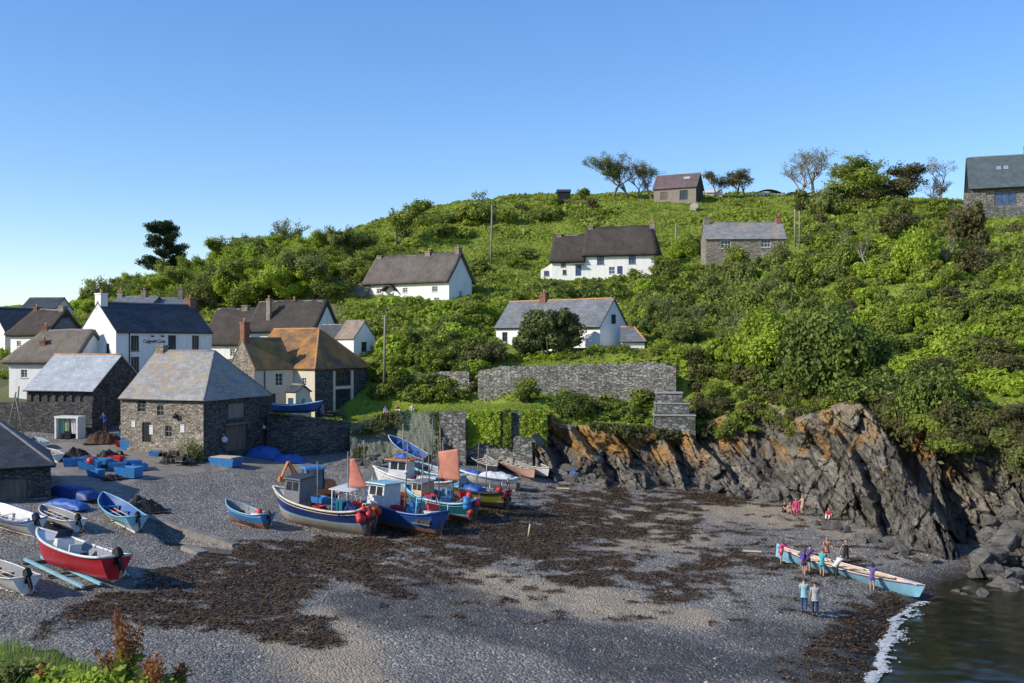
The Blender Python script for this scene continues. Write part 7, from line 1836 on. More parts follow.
mast(f7, 2.6, 0, .9, 4.6, .045); mast(f7, 1.0, .3, .9, 3.2, .035)
for r_, x, y, z, h in ((f1, 3.4, .9, 1.2, 3.6), (f2, 1.0, .8, 1.2, 4.2), (f2, 6.2, 0, 1.7, 2.0), (f4, 3.6, .6, 1.2, 5.4), (f4, 2.2, -.5, 1.2, 3.4), (f5, 1.6, .4, 1.0, 3.2), (f3, 1.2, .6, 1.3, 3.6)):
    mast(r_, x, y, z, h, .05, [(x - 1.6, y * .3, z), (x + 1.4, y * .5, z + .2)], 'pole', METAL if h < 3.5 else GWOOD)
for r_, x in ((f1, 2.6), (f2, 2.4), (f4, 2.6), (f3, 2.2)):      # boxes, baskets and coils on deck
    for k in range(4):
        kd = ['red', 'blue', 'sky'][k % 3]
        nm_ = {f1: 'navy boat', f2: 'royal blue boat', f4: 'teal boat', f3: 'white orange-roofed boat'}[r_]
        place_on(r_, lambda M, kd=kd, nm_=nm_, k=k: inst('fish_box', ME_BOX[kd], M @ Matrix.Scale(.8, 4), f'{["red", "blue", "pale blue"][k % 3]} fish box on the open deck of the {nm_}', 'fish box', f'{["red", "blue", "pale blue"][k % 3]} boxes on the {nm_}'), (x - .75 * k + 1.0, (-.6 if k % 2 else .5), 1.32 + .25 * (k % 2)), 20 * k)
    place_on(r_, lambda M, nm_=nm_: heap('rope_heap', M, .5, .45, .55, ROPE, f'tangle of tan rope on the open deck of the {nm_}', 'rope', 60 + len(nm_), 45), (x - .4, 0, 1.3))
for k in range(9): place_on(f2, lambda M, k=k: inst('buoy', ME_BUOY['orange' if k % 3 == 2 else 'red'], M, 'orange buoy in the row hung along the royal blue boat bow' if k % 3 == 2 else 'red buoy in the row hung along the royal blue boat bow', 'buoy', 'orange buoys on the royal blue bow' if k % 3 == 2 else 'red buoys on the royal blue bow'), (4.2 + .33 * k, -1.28 + .13 * max(0, k - 3), 1.45 + .09 * k + .22 * (k % 2)))
for r_, L_ in ((f1, 8.1), (f2, 7.6), (f4, 7.4), (f5, 6.8)):
    mb = MB(); mb.tube([(L_ * .97, 0, 1.9), (L_ * .99, .3, .9), (L_ * 1.05, .6, .1), (L_ * 1.3, .9, -.05)], .022, 5); mb.build('bow_rope', ROPE, r_)
# blue and white boat laid up on the slope
b12 = at(418, 463, 96.2); bow12 = at(388, 447, 97.0)
r, pt = skiff('blue and white rowing boat propped on the netting slope above the fleet', (387, 447), (420, 463), 4.3, 1.6, .65, [ROYAL, GEL, GEL, BLUEIN, MIDB], GEL, MIDB, None, stripe=(.55, .75), heel=-22, frm=lambda x, y: bow12 if y < 450 else b12, dz=.35)
# gigs on the beach by the sea wall
def gig(label, bow, stern, L, mats, gunm, heel=0, frm=ground, lift=.1, oars=False, B=1.5, D=.75, seat=PALEWD, name='rowing_gig'):
    r, _ = boat_root(name, label, bow, stern, 'gig', L=L, heel=heel, lift=lift, frm=frm)
    pt, hh = make_hull(r, L, B, D, mats, T=.25, sheer=.5, rake=.3, vee=.55, qa=.06, gun=gunm, gr=.035, keel=.08, keelup=.35, floor=.3, stripe=(.86, 1))
    for s in (.16, .26, .36, .46, .56, .66, .78): thwart(r, pt, s, .74, seat, .22)
    if oars:
        for k in range(5):
            mb = MB(); x = 2.6 + .35 * k; y = -.28 + .14 * k
            mb.tube([(x, y, .66), (x + 3.6, y + .05, .76)], .03, 6); mb.box(x - .7, x, y - .07, y + .07, .645, .675); mb.build('oar', PALEWD, r)
    return r, pt
gg, gpt = gig('pale blue rowing gig with pink-white gunwale being launched, surrounded by people', (922, 604), (781, 561), 9.6, [SKYB, SKYB, SKYB, PALEWD, SKYB], paint('gunwale_dark', (.22, .06, .07), .5, .2), 0, oars=True, B=1.6, D=.66)
mb = MB(); pts_ = [gpt(s, .97) for s in np.linspace(.02, 1, 24)]
for sg_ in (1, -1): mb.tube([Vector((p.x, sg_ * max(0, p.y - .07), p.z + .03)) for p in pts_], .05, 6)
mb.build('inner_rail', paint('pinkish_white', (.78, .66, .60), .5, .2), gg)
mb = MB(); mb.box(8.2, 9.2, -.28, .28, .95, .99, taper=.1); mb.build('foredeck', paint('pinkish_white', (.72, .52, .48)), gg)
mb = MB(); mb.box(-.25, -.02, -.02, .02, .1, .95); mb.build('rudder', SKYB, gg)
gig('long faded pink gig on the shingle below the sea wall', (541, 485), (484, 459), 9.4, [PINKH, ANTIF, PINKH, GREYIN, PINKH], paint('faded_wood_rail', (.45, .3, .2), .6, .3), 8)
gig('white gig beyond the pink one, its stern against the rocks', (545, 479), (508, 464), 8.2, [GEL, GEL, REDH, GREYIN, GEL], GEL, 6)
gig('dark gig with pale rail, farthest left of the gigs below the sea wall', (500, 480), (470, 458), 8.6, [DKHULL, DKHULL, GREYIN, GREYIN, DKHULL], paint('pale_rail', (.5, .5, .48), .6, .3), 8)
skiff('small white and red dinghy at the right end of the gigs', (528, 474), (551, 476), 3.6, 1.5, .6, [GEL, GEL, REDH, GREYIN, GEL], REDH, PALEWD, (RUBBER, 30, .8), stripe=(.6, .8), heel=5, name='dinghy')
bl_ = lambda x, y: at(x, y, 99.2 if x > 300 else 98.6)
r, pt = skiff('long dark blue boat lying on the quay top beside the fish cellar', (321, 413), (275, 413.5), 4.9, 1.6, .75, [ROYAL, DKHULL, NAVY, NAVY, NAVY], SKYB, NAVY, None, frm=bl_, dz=.1, sheer=.5)

# things that lie on the boats
bpy.context.view_layer.update()
for root, fn, loc, rz in PEND: fn(root.matrix_world @ Matrix.Translation(loc) @ Matrix.Rotation(R(rz), 4, 'Z'))

# ---------------------------------------------------------------- digger behind the navy boat
g = ground(318, 503); dg_ = empty('digger', g, R(205), 'small digger with blue cab roof and raised orange arm behind the navy boat', 'digger')
for y in (-.85, .85):
    mb = MB(); mb.tube([(-1.1, y, .35), (-1.2, y, .35)], .3, 4)
    mb.v.clear(); mb.f.clear(); mb.mi.clear(); mb.sm.clear()
    vs = []; n = 20
    prof = [(1.1 + .35 * math.cos(a), .37 + .35 * math.sin(a)) for a in np.linspace(-math.pi / 2, math.pi / 2, 9)] + [(-1.1 + .35 * math.cos(a), .37 + .35 * math.sin(a)) for a in np.linspace(math.pi / 2, 1.5 * math.pi, 9)]
    for yy in (y - .2, y + .2): vs += [(x, yy, z) for x, z in prof]
    k = len(prof); mb.add(vs, [tuple(range(k)), tuple(reversed(range(k, 2 * k)))] + [(i, i + k, (i + 1) % k + k, (i + 1) % k) for i in range(k)]); mb.build('track', RUBBER, dg_)
mb = MB(); mb.box(-1.3, 1.0, -.85, .85, .75, 1.2); mb.box(-1.3, -.3, -.85, .85, 1.203, 1.75, taper=.08); mb.build('body', ORANGE, dg_)
mb = MB()
for x in (-.25, 1.0):
    for y in (-.75, .75): mb.box(x - .05, x + .05, y - .05, y + .05, 1.203, 2.75)
cb = mb.build('cab', DKHULL, dg_); mb = MB(); mb.box(-.45, 1.25, -.95, .95, 2.753, 2.92, taper=.08); mb.build('roof', MIDB, cb)
cg = glassm('cab_glass', (.10, .12, .13), .08)
for a, b, c, d in (((.99, -.7), (.99, .7), 0, 0), ((-.24, .7), (-.24, -.7), 0, 0), ((-.2, -.74), (.95, -.74), 0, 0), ((.95, .74), (-.2, .74), 0, 0)):
    mb = MB(); mb.add([(*a, 1.21), (*b, 1.21), (*b, 2.74), (*a, 2.74)], [(0, 1, 2, 3)]); mb.build('window', cg, cb, solid=.01)
am = MB(); am.tube([(1.0, .25, 1.1), (1.9, .25, 2.5), (2.4, .25, 3.4)], [.2, .2, .13], 4); a_o = am.build('arm', ORANGE, dg_); am = MB(); am.tube([(2.4, .25, 3.4), (2.9, .25, 2.3)], [.13, .1], 4); am.box(2.65, 3.15, -.1, .6, 1.9, 2.3, taper=.06); am.build('bucket', ORANGE, a_o)
mb = MB(); mb.tube([(0, .6, 2.92), (0, .6, 4.0)], .015, 4); mb.build('aerial', RUBBER, cb)

# ---------------------------------------------------------------- gear on the yard
def gearbox(px, py, kind, label, rz=0, s=1, dz=0): return inst('fish_box', ME_BOX[kind], MT(ground(px, py) + Vector((0, 0, dz)), rz, s * 1.3), label, 'fish box')
for px, py, kd, l, rz, s in [(83,466,'sky','pale blue box at the left end of the row on the concrete',10,1.3),(90,470,'blue','blue box full of red floats, front left of the concrete row',5,1.35),(101,467,'sky','blue box in the middle of the concrete row beside the net heap',-10,1.35),(109,466,'blue','small blue box behind the row on the concrete',20,.9),
    (129,477,'blue','large blue tub standing nearest the camera on the concrete',-12,1.55),(133,468,'sky','blue tub just behind the nearest large tub',15,1.2),(124,440,'blue','blue tub in front of the dark-clothed person at the fish cellar',0,1.2),(133,449,'blue','blue tub piled with red floats in front of the cellar doorway',-8,1.6),(147,449,'sky','wide blue tub right of the red floats by the fish cellar',-15,1.8),(155,456,'blue','small dark blue box right of the wide tub by the cellar',0,.8),(72,466,'blue','blue tub at the far left of the concrete, beside the left net heap',25,1.2),(96,476,'sky','lone pale blue box in front of the row on the concrete',-20,1.0),(118,470,'sky','pale blue box between the row and the large tub',12,1.15),(116,462,'red','red box behind the blue boxes on the concrete',-8,1.0),(140,470,'blue','blue box right of the large tub on the concrete',30,1.0),(122,446,'red','red box beside the doorway of the fish cellar',15,.9)]:
    gearbox(px, py, kd, l, rz, s)
for i, (px, py, dz) in enumerate([(132,448,.8),(134,447,.95),(130,449,.85),(136,449,.82)]): inst('buoy', ME_BUOY['red'], MT(ground(px, py) + Vector((0, 0, dz)), 0, 1.2), 'red float piled in the blue tub by the fish cellar doorway', 'buoy', 'red floats in the tub by the doorway')
for i, (px, py, dz) in enumerate([(89,469,.7),(92,470,.75),(90,471,.83)]): inst('buoy', ME_BUOY['red'], MT(ground(px, py) + Vector((0, 0, dz)), 0, .9), 'dull red float in the front left box on the concrete', 'buoy', 'red floats in the front left box')
hp = lambda px, py, w, d, h, m, l, s: heap('net_heap', MT(ground(px, py), random.uniform(0, 90)), w, d, h, m, l, 'net', s)
hp(76, 458, 1.4, 1.1, 1.0, NETM, 'heap of brown nets behind the left blue boxes', 51); hp(108, 458, 1.2, 1.0, .9, NETM, 'low net heap between the blue boxes on the concrete', 52)
hp(103, 442, 1.7, 1.3, 1.3, mix2('brown_rope_heap', (.05, .03, .02), (.16, .10, .06), 7, .95, .9, .05), 'big brown heap of net and rope below the blue-jacketed person', 53)
hp(172, 462, 1.2, .8, .8, NETM, 'dark gear heap against the foot of the fish cellar wall', 54); hp(190, 464, .9, .6, .6, NETM, 'smaller dark gear heap at the near corner of the fish cellar', 55)
hp(140, 511, 1.7, 1.2, 1.1, NETM, 'heap of dark netting at the upper end of the concrete slip', 56); hp(112, 478, .9, .5, .35, NETM, 'small low net heap in front of the blue boxes', 57)
rg = random.Random(31)
for i in range(11):
    px, py = rg.uniform(163, 196), rg.uniform(456, 466); inst('lobster_pot', ME_POT, MT(ground(px, py) + Vector((0, 0, .36 * (i % 2))), rg.uniform(0, 180), 1.2), 'lobster pot stacked along the foot of the sunny cellar wall', 'lobster pot', 'pots along the cellar wall')
for i in range(9):
    px, py = rg.uniform(68, 120), rg.uniform(455, 472); inst('lobster_pot', ME_POT, MT(ground(px, py), rg.uniform(0, 180), 1.1), 'lobster pot among the blue boxes on the concrete', 'lobster pot', 'pots among the blue boxes')
# plant growing at the cellar corner
leaf = ground(192, 462); r_ = empty('weed_clump', leaf, 0, 'pale weeds growing at the sunny corner of the fish cellar', 'plant'); rng = np.random.default_rng(2)
P = rng.normal(0, 1, (500, 3)) * [.45, .35, .5] + [0, 0, .9]; P[:, 2] = np.abs(P[:, 2]); q, f = cards(rng, P, np.tile([0, -.3, .7], (500, 1)), .14, .4); link('foliage', npmesh('foliage', q, f), LEAF['olive'], r_); mb = MB(); mb.tube([(0, 0, -.1), (.1, 0, 1.1)], .03); mb.build('stem', LEAF['brown'], r_)
# concrete slip with the pool beside it
def slab(name, label, a, b, w, h, mat):
    a, b = ground(*a), ground(*b); d = b - a; o = empty(name, a, math.atan2(d.y, d.x), label, 'slipway'); o.rotation_euler[1] = -math.atan2(d.z, math.hypot(d.x, d.y))
    mb = MB(); mb.box(0, d.length, -w / 2, w / 2, -.4, h, taper=.04); mb.build('slab', mat, o); return o
CONCM = mix2('old_concrete', (.12, .11, .095), (.26, .24, .205), 1.1, .9, .5, .03)
o = slab('concrete_slip', 'long low concrete slip wall beside the pool on the shingle', (146, 518), (236, 547), .6, .22, CONCM)
o = slab('concrete_slip', 'short broken concrete slab in front of the pool', (186, 549), (203, 556), .8, .25, CONCM)
p1 = [ground(*q) for q in ((150, 530), (196, 541), (237, 549), (230, 556), (204, 553), (170, 542))]; zz = POOLZ
mb = MB(); mb.add([(p.x, p.y, zz) for p in p1], [tuple(range(6))][0:1]); t = NT('pool_water'); t.col((.01, .014, .016)); t.set(.04, .5); tag(mb.build('pool_water', t.mat), kind='structure')
# timber sheerlegs by the yard wall
g = ground(15, 438); sl_ = empty('sheerlegs', g, 0, 'pair of grey timber sheerlegs standing in front of the yard wall', 'sheerlegs')
for a, b in (((-.9, 0, 0), (0, .2, 4.6)), ((.9, 0, 0), (-.1, .2, 4.4)), ((-.2, .4, 0), (.3, .2, 5.2))): mb = MB(); mb.tube([a, b], .07, 6); mb.build('leg', GWOOD, sl_)
# small white boats near the yard wall
skiff('small white dinghy in the shade by the open kiosk', (30, 444), (47, 452), 3.6, 1.5, .6, [GEL, GEL, SKYB, GREYIN, GEL], SKYB, PALEWD, None, name='dinghy')
skiff('second small white dinghy nearer the dark boat shed', (44, 456), (60, 463), 3.4, 1.4, .55, [GEL, GEL, SKYB, GREYIN, GEL], GEL, PALEWD, None, name='dinghy')
# netting poles on the slope
for i, (px, pyt, pyb, Y) in enumerate(((404, 424, 470, 94), (441, 428, 474, 92), (459, 425, 470, 93), (365, 440, 468, 94))):
    b = at(px, pyb, Y); t_ = at(px - 1, pyt, Y); b.z = min(b.z, bz(b.x, b.y) + .3) - .3; mb = MB(); mb.tube([(0, 0, 0), t_ - b], [.07, .05], 6); o = mb.build('mooring_post', GWOOD); o.location = b
    tag(o, ['tall timber post left of the orange sail at the foot of the bank', 'timber post at the left end of the sea wall', 'thin timber post in front of the sea wall ivy', 'leaning timber post at the left end of the netting slope'][i], 'post')
def net_sheet():
    p = np.linspace(398, 436, 30); b, t = edge_xyz(p); mb = MB()
    def P(u, v): i = min(29, max(0, u)); w = b[i] * (1 - v) + t[i] * v; return Vector((w[0], w[1] - .35, w[2] + .25 + .1 * math.sin(i * 1.3 + v * 6)))
    for i in range(0, 30): mb.tube([P(i, v) for v in np.linspace(.15, .98, 9)], .016, 3, False)
    for v in np.linspace(.15, .98, 16): mb.tube([P(i, v) for i in range(30)], .016, 3, False)
    tag(mb.build('fishing_net', paint('turquoise_net', (.03, .22, .20), .8, .1), uv=False), 'turquoise fishing net spread over the bank above the fleet', 'net')
net_sheet()
for px, py, l in ((563, 489, 'pale plank lying on the shingle right of the fleet'), (752, 552, 'short timber lying on the beach left of the gig'), (528, 537, 'upright anchor stock stuck in the wrack in front of the fleet')):
    g = ground(px, py); mb = MB(); mb.box(-.6, .6, -.08, .08, .02, .10) if 'upright' not in l else mb.tube([(0, 0, -.1), (.15, 0, .9)], .06); o = mb.build('plank' if 'upright' not in l else 'mooring_stake', PALEWD); o.location = g; o.rotation_euler = (0, 0, R(-15)); tag(o, l, 'timber')
# ================================================================ people
SKIN = paint('skin_tone', (.55, .34, .25), .55, .05, 8); SKINT = paint('skin_tanned', (.42, .24, .16), .55, .05, 8)
HAIRS = {k: paint('hair_' + k, c, .7, .1, 20) for k, c in {'dark': (.03, .02, .015), 'brown': (.10, .055, .03), 'auburn': (.26, .09, .03), 'grey': (.35, .33, .31), 'fair': (.42, .29, .14)}.items()}
def cloth(n, c): return paint('cloth_' + n, c, .9, .06, 6, bump=.3)
CL = {k: cloth(k, c) for k, c in {'pink': (.62, .06, .18), 'red': (.45, .02, .04), 'maroon': (.17, .02, .09), 'purple': (.10, .06, .28), 'turq': (.05, .42, .45), 'aqua': (.28, .56, .60), 'white': (.72, .72, .70), 'grey': (.42, .43, .44), 'black': (.015, .015, .018), 'navy': (.02, .035, .12), 'denim': (.035, .08, .22), 'violet': (.13, .10, .30), 'lilac': (.30, .26, .48), 'orange': (.55, .17, .07), 'blue': (.03, .12, .42), 'peach': (.62, .30, .22), 'dark': (.03, .03, .035)}.items()}
SHOE = paint('shoe_dark', (.03, .028, .028), .6, .1)
DGP = None
def skinmesh(name, J, edges, rad, root, sub=1):
    keys = list(J); ix = {k: i for i, k in enumerate(keys)}
    me = bpy.data.meshes.new(name); me.from_pydata([tuple(J[k]) for k in keys], [(ix[a], ix[b]) for a, b in edges], [])
    o = bpy.data.objects.new(name, me); COL.objects.link(o)
    sk = o.modifiers.new('s', 'SKIN'); sk.use_smooth_shade = True; sk.branch_smoothing = .3
    lay = me.skin_vertices[0].data if me.skin_vertices else me.skin_vertices.new().data
    for k in keys:
        r = rad[k]; lay[ix[k]].radius = r if isinstance(r, tuple) else (r, r); lay[ix[k]].use_root = (k == root)
    ss = o.modifiers.new('u', 'SUBSURF'); ss.levels = sub; ss.render_levels = sub
    bpy.context.view_layer.update()
    m2 = bpy.data.meshes.new_from_object(o.evaluated_get(bpy.context.evaluated_depsgraph_get()))
    bpy.data.objects.remove(o); bpy.data.meshes.remove(me)
    return m2
def person(loc, face, label, top, bottom, hair='brown', lean=0, arms=((20, 8, 20), (20, 8, 20)), sit=False, short=True, sleeve='short', h=1.70, step=.0, skin=None, group=None, longhair=False, skirt=False, crouch=0, headturn=0, pack=None):
    """face in degrees (0 looks along +X); arms = (swing forward, out, elbow bend) left then right"""
    skin = skin or SKIN; root = empty('person', loc, R(face), label, 'person', group); k = h / 1.72; J = {}; V = Vector
    pel = V((0, 0, .93)) if not sit else V((0, 0, .13))
    if crouch: pel = V((-.18 * crouch, 0, .93 - .45 * crouch))
    Ry = Matrix.Rotation(R(lean), 4, 'Y')
    up = lambda x, y, z: pel + Ry @ V((x, y, z - .93))
    J['pelvis'] = pel; J['spine'] = up(0, 0, 1.12); J['chest'] = up(.0, 0, 1.31); J['nb'] = up(-.01, 0, 1.45); J['neck'] = up(.005, 0, 1.51)
    hd = Matrix.Rotation(R(lean * .55), 4, 'Y') @ Matrix.Rotation(R(headturn), 4, 'Z')
    hp = lambda x, y, z: J['neck'] + hd @ V((x, y, z))
    J['jaw'] = hp(.02, 0, .07); J['head'] = hp(.015, 0, .145); J['top'] = hp(.0, 0, .195); J['nose'] = hp(.115, 0, .10)
    E_ = [('pelvis', 'spine'), ('spine', 'chest'), ('chest', 'nb'), ('nb', 'neck'), ('neck', 'jaw'), ('jaw', 'head'), ('head', 'top'), ('jaw', 'nose')]
    Rd = {'pelvis': (.115, .15), 'spine': (.095, .135), 'chest': (.11, .16), 'nb': (.075, .10), 'neck': .052, 'jaw': (.075, .065), 'head': (.098, .078), 'top': (.075, .06), 'nose': .012}
    for s, nm, (sw, out, el) in ((1, 'l', arms[0]), (-1, 'r', arms[1])):
        J['sh' + nm] = up(-.01, .185 * s, 1.41)
        A = Matrix.Rotation(R(out) * s, 4, 'X') @ Matrix.Rotation(-R(sw), 4, 'Y'); d = A @ V((0, 0, -1))
        B = Matrix.Rotation(R(out) * s, 4, 'X') @ Matrix.Rotation(-R(sw + el), 4, 'Y'); d2 = B @ V((0, 0, -1)); fw = B @ V((1, 0, 0)); sd = B @ V((0, s, 0))
        J['el' + nm] = J['sh' + nm] + d * .29; J['wr' + nm] = J['el' + nm] + d2 * .25; J['pa' + nm] = J['wr' + nm] + d2 * .075
        Rd.update({'sh' + nm: .062, 'el' + nm: .042, 'wr' + nm: .027, 'pa' + nm: (.036, .018)})
        E_ += [('chest', 'sh' + nm), ('sh' + nm, 'el' + nm), ('el' + nm, 'wr' + nm), ('wr' + nm, 'pa' + nm)]
        for q, (o, L) in enumerate(((.030, .066), (.011, .076), (-.009, .071), (-.028, .055))):
            a, b = f'f{nm}{q}', f'g{nm}{q}'; J[a] = J['pa' + nm] + d2 * .035 + fw * o; J[b] = J[a] + d2 * L * .7 - sd * L * .35
            Rd[a] = .010; Rd[b] = .007; E_ += [('pa' + nm, a), (a, b)]
        a, b = f't{nm}', f'u{nm}'; J[a] = J['wr' + nm] + d2 * .03 + fw * .04; J[b] = J[a] + d2 * .045 + fw * .025; Rd[a] = .012; Rd[b] = .009; E_ += [('wr' + nm, a), (a, b)]
        J['hi' + nm] = pel + V((0, .095 * s, -.06))
        if sit:
            J['kn' + nm] = pel + V((.36, .13 * s, .26)); J['an' + nm] = pel + V((.62, .12 * s, -.07)); J['to' + nm] = pel + V((.78, .13 * s, -.09))
        else:
            fx = step * s; J['an' + nm] = V((fx, .10 * s, .085)); J['kn' + nm] = (J['hi' + nm] + J['an' + nm]) / 2 + V((.03 + .22 * crouch, .01 * s, .03)); J['to' + nm] = V((fx + .17, .12 * s, .035))
        Rd.update({'hi' + nm: (.09, .088), 'kn' + nm: .056, 'an' + nm: .037, 'to' + nm: .034})
        E_ += [('pelvis', 'hi' + nm), ('hi' + nm, 'kn' + nm), ('kn' + nm, 'an' + nm), ('an' + nm, 'to' + nm)]
    sc = Matrix.Scale(k, 4)
    me = skinmesh('body', J, E_, Rd, 'pelvis')
    bm = bmesh.new(); bm.from_mesh(me)
    for y in (-.032, .032):
        for off, r in ((.0, .013),): bmesh.ops.create_icosphere(bm, subdivisions=1, radius=r, matrix=Matrix.Translation(hp(.098, y, .125)))
    n0 = 84
    for f in bm.faces: f.smooth = True
    bm.to_mesh(me); bm.free(); me.transform(sc)
    body = link('body', me, skin, root)
    e = bpy.data.materials.get('eye_dark') or paint('eye_dark', (.02, .015, .012), .3, 0); me.materials.append(e)
    for p in me.polygons[len(me.polygons) - 40:]: p.material_index = 1
    # clothes follow the same bones, a little fuller
    ks = ['pelvis', 'spine', 'chest', 'nb']; JJ = {q: J[q] for q in ks}; JJ['hem'] = J['pelvis'] + (J['pelvis'] - J['spine']) * .32
    RR = {q: tuple(x + .022 for x in Rd[q]) for q in ks}; RR['nb'] = (.085, .11); RR['hem'] = (.125, .165); EE = [('hem', 'pelvis'), ('pelvis', 'spine'), ('spine', 'chest'), ('chest', 'nb')]
    for nm in 'lr':
        JJ['sh' + nm] = J['sh' + nm]; RR['sh' + nm] = .078; EE.append(('chest', 'sh' + nm))
        if sleeve == 'long':
            JJ['el' + nm] = J['el' + nm]; JJ['wr' + nm] = J['wr' + nm]; RR['el' + nm] = .058; RR['wr' + nm] = .043; EE += [('sh' + nm, 'el' + nm), ('el' + nm, 'wr' + nm)]
        elif sleeve == 'short': JJ['el' + nm] = J['sh' + nm].lerp(J['el' + nm], .62); RR['el' + nm] = .065; EE.append(('sh' + nm, 'el' + nm))
    m = skinmesh('top', JJ, EE, RR, 'pelvis'); m.transform(sc); link('shirt', m, CL[top], root)
    JJ = {'pelvis': J['pelvis'], 'spine': J['pelvis'].lerp(J['spine'], .35)}; RR = {'pelvis': (.128, .163), 'spine': (.115, .15)}; EE = [('spine', 'pelvis')]
    for nm in 'lr':
        JJ['hi' + nm] = J['hi' + nm]; RR['hi' + nm] = .105; EE.append(('pelvis', 'hi' + nm))
        if short: JJ['kn' + nm] = J['hi' + nm].lerp(J['kn' + nm], .72); RR['kn' + nm] = .088; EE.append(('hi' + nm, 'kn' + nm))
        else:
            JJ['kn' + nm] = J['kn' + nm]; JJ['an' + nm] = J['kn' + nm].lerp(J['an' + nm], .95); RR['kn' + nm] = .075; RR['an' + nm] = .058; EE += [('hi' + nm, 'kn' + nm), ('kn' + nm, 'an' + nm)]
    m = skinmesh('bottom', JJ, EE, RR, 'pelvis'); m.transform(sc); link('shorts' if short else 'trousers', m, CL[bottom], root)
    mb = MB(); Hm = Matrix.Translation(J['neck']) @ hd; c = V((-.012, 0, .135)); mb.s = True
    vs = []; n = 12
    def hf(u, v):
        a = u * 2 * math.pi; t = v * 1.62; x, y, z = math.cos(a) * math.sin(t), math.sin(a) * math.sin(t), math.cos(t)
        drop = 1 if x < .2 else max(.35, 1 - (x - .2) * 1.1)
        t2 = t * drop; x, y, z = math.cos(a) * math.sin(t2), math.sin(a) * math.sin(t2), math.cos(t2)
        ext = -.16 if longhair and x < .1 and v > .85 else 0
        return Hm @ (c + V((x * .113, y * .092, z * .10 + ext)))
    mb.grid(hf, 14, 7); o = mb.build('hair', HAIRS[hair], root, uv=False, merge=True); o.data.transform(sc)
    for nm in 'lr':
        a, t = J['an' + nm], J['to' + nm]; d = (t - a); d.z = 0; d.normalize(); mb = MB(); z0 = min(a.z, t.z) - .035
        mb.tube([V((a.x, a.y, z0 + .04)) - d * .06, V((a.x, a.y, z0 + .05)) + d * .03, V((t.x, t.y, z0 + .037)), V((t.x, t.y, z0 + .03)) + d * .05], [.035, .047, .042, .02], 8); o = mb.build('shoe', SHOE, root, uv=False); o.data.transform(sc)
    if pack:
        mb = MB(); M = Matrix.Translation(J['chest']) @ Ry; mb.box(-.30, -.13, -.15, .15, -.26, .14, M, taper=.03); o = mb.build('backpack', CL[pack], root); o.data.transform(sc)
    return root
G = lambda px, py: ground(px, py)
hang = (8, 8, 14); hold = (62, 2, 20); reach = (75, 4, 8); hips = (-12, 24, 70)
person(G(804, 612), 75, 'person in pale aqua shirt and blue jeans, seen from behind, watching the gig', 'aqua', 'denim', 'brown', arms=((18, 4, 60), (18, 4, 60)), short=False, h=1.76)
person(G(815, 616), 80, 'person in grey shirt and navy trousers, standing right of the aqua shirt', 'grey', 'navy', 'dark', arms=(hang, (20, 5, 55)), short=False, h=1.76)
person(G(781, 565), -20, 'person in pink top and red shorts at the stern of the gig', 'pink', 'red', 'brown', lean=14, arms=(hold, hold), sleeve='long', h=1.62, longhair=True)
person(G(804, 576), 40, 'person in maroon top with dark backpack, second from the gig stern', 'maroon', 'maroon', 'brown', lean=8, arms=(hold, hold), pack='purple', h=1.64, longhair=True, step=.08)
person(G(808, 572), 35, 'person in purple top, half hidden right behind the maroon top', 'purple', 'navy', 'dark', lean=18, arms=(reach, reach), h=1.66)
person(G(822, 578), 55, 'person in turquoise top and shorts leaning on the middle of the gig', 'turq', 'turq', 'auburn', lean=8, arms=(hold, hold), h=1.72, step=.06)
person(G(827, 563), -110, 'auburn-haired person in orange top on the far side of the gig', 'orange', 'dark', 'auburn', lean=10, arms=(hips, hold), h=1.68)
person(G(846, 567), -115, 'person in black clothes standing on the far side of the gig', 'black', 'black', 'dark', arms=(hips, hips), short=False, h=1.72)
person(G(836, 581), 25, 'person in white shirt and dark trousers bent over the gig side', 'white', 'dark', 'brown', lean=38, arms=(reach, reach), short=False, h=1.70, step=.14)
person(G(872, 592), 48, 'person in violet top and lilac shorts pushing near the gig bow', 'violet', 'lilac', 'dark', lean=12, arms=(hold, hold), h=1.66, longhair=True)
rg = random.Random(3)
person(G(784, 512), -60, 'dark-clothed person sitting at the left of the group on the sand', 'dark', 'black', 'dark', sit=True, lean=5, arms=((45, 10, 50), (45, 10, 50)), h=1.66)
person(G(790, 513), -80, 'bare-shouldered person in peach sitting in the group below the cliff', 'peach', 'peach', 'brown', sit=True, arms=((40, 10, 40), (40, 10, 40)), h=1.66, longhair=True)
person(G(796, 516), -120, 'person in bright pink, largest of the group below the cliff', 'pink', 'pink', 'dark', lean=10, crouch=.55, arms=(hang, hang), sleeve='long', short=False, h=1.68, longhair=True)
person(G(802, 514), 190, 'person in peach top and white shorts at the right of the cliff group', 'peach', 'white', 'fair', crouch=.25, arms=(hang, (40, 5, 40)), h=1.6)
person(G(829, 519), -120, 'person in red top and white trousers sitting alone against the cliff', 'red', 'white', 'dark', sit=True, arms=((30, 10, 40), (30, 10, 40)), short=False, h=1.66)
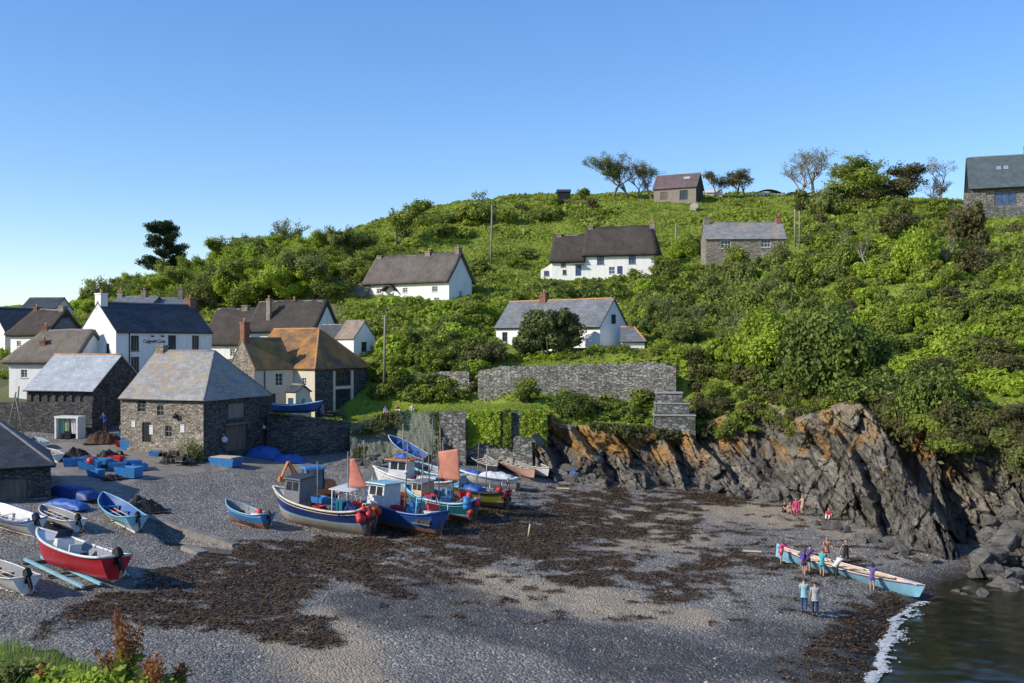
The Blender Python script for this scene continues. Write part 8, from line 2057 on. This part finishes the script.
person(G(508, 499), 200, 'person in dark clothes and pale cap of hair, standing right of the fleet', 'black', 'dark', 'fair', arms=(hang, hips), short=False, h=1.74)
person(G(121, 437), -50, 'person in black at the foot of the cellar wall beside the blue tub', 'black', 'dark', 'dark', lean=8, arms=((35, 8, 40), (35, 8, 40)), short=False, h=1.74, sleeve='long')
person(G(149, 446), 150, 'person in pink bending over the wide blue tub by the cellar door', 'pink', 'maroon', 'grey', lean=45, arms=(hold, hold), short=False, h=1.68)
p = G(105, 436); person(p + Vector((0, 0, .7)), -100, 'person in bright blue jacket standing behind the brown rope heap', 'blue', 'navy', 'dark', lean=25, arms=(hold, hold), short=False, sleeve='long', h=1.72)
def lawnp(px, Y): q = at(px, 405, Y); q.z = hz(q.x, q.y); return q
person(lawnp(385.5, 107.5), -90, 'person in pale blue top sitting on the lawn, left of the sunbathers', 'lilac', 'denim', 'dark', sit=True, h=1.66)
person(lawnp(397, 107.8), -60, 'person in orange top sitting on the lawn between two others', 'orange', 'white', 'auburn', sit=True, h=1.66, short=False)
person(lawnp(412, 107.5), -75, 'person in white sitting on the lawn against the shrubs, rightmost there', 'white', 'grey', 'dark', sit=True, h=1.66, lean=-15)
person(lawnp(318.5, 104), -70, 'person in navy standing by the stone end wall of the orange-roofed house', 'navy', 'dark', 'brown', short=False, h=1.74)
person(lawnp(322.5, 104.5), -120, 'person in lilac top talking beside the navy-clothed person on the quay', 'lilac', 'denim', 'fair', short=False, h=1.66, longhair=True)
# picnic bench under the big window
b_ = lawnp(335, 106.5); r = empty('picnic_table', b_, R(55), 'dark picnic table under the big window of the orange-roofed house', 'table')
mb = MB(); mb.box(-.9, .9, -.35, .35, .70, .75); mb.build('tabletop', DWOOD, r)
for y in (-.7, .7): mb = MB(); mb.box(-.9, .9, y - .13, y + .13, .42, .46); mb.build('seat', DWOOD, r)
for x in (-.6, .6): mb = MB(); mb.tube([(x, -.72, 0), (x, -.2, .7)], .04, 4); mb.tube([(x, .72, 0), (x, .2, .7)], .04, 4); mb.box(x - .03, x + .03, -.75, .75, .37, .415); mb.build('leg', DWOOD, r)
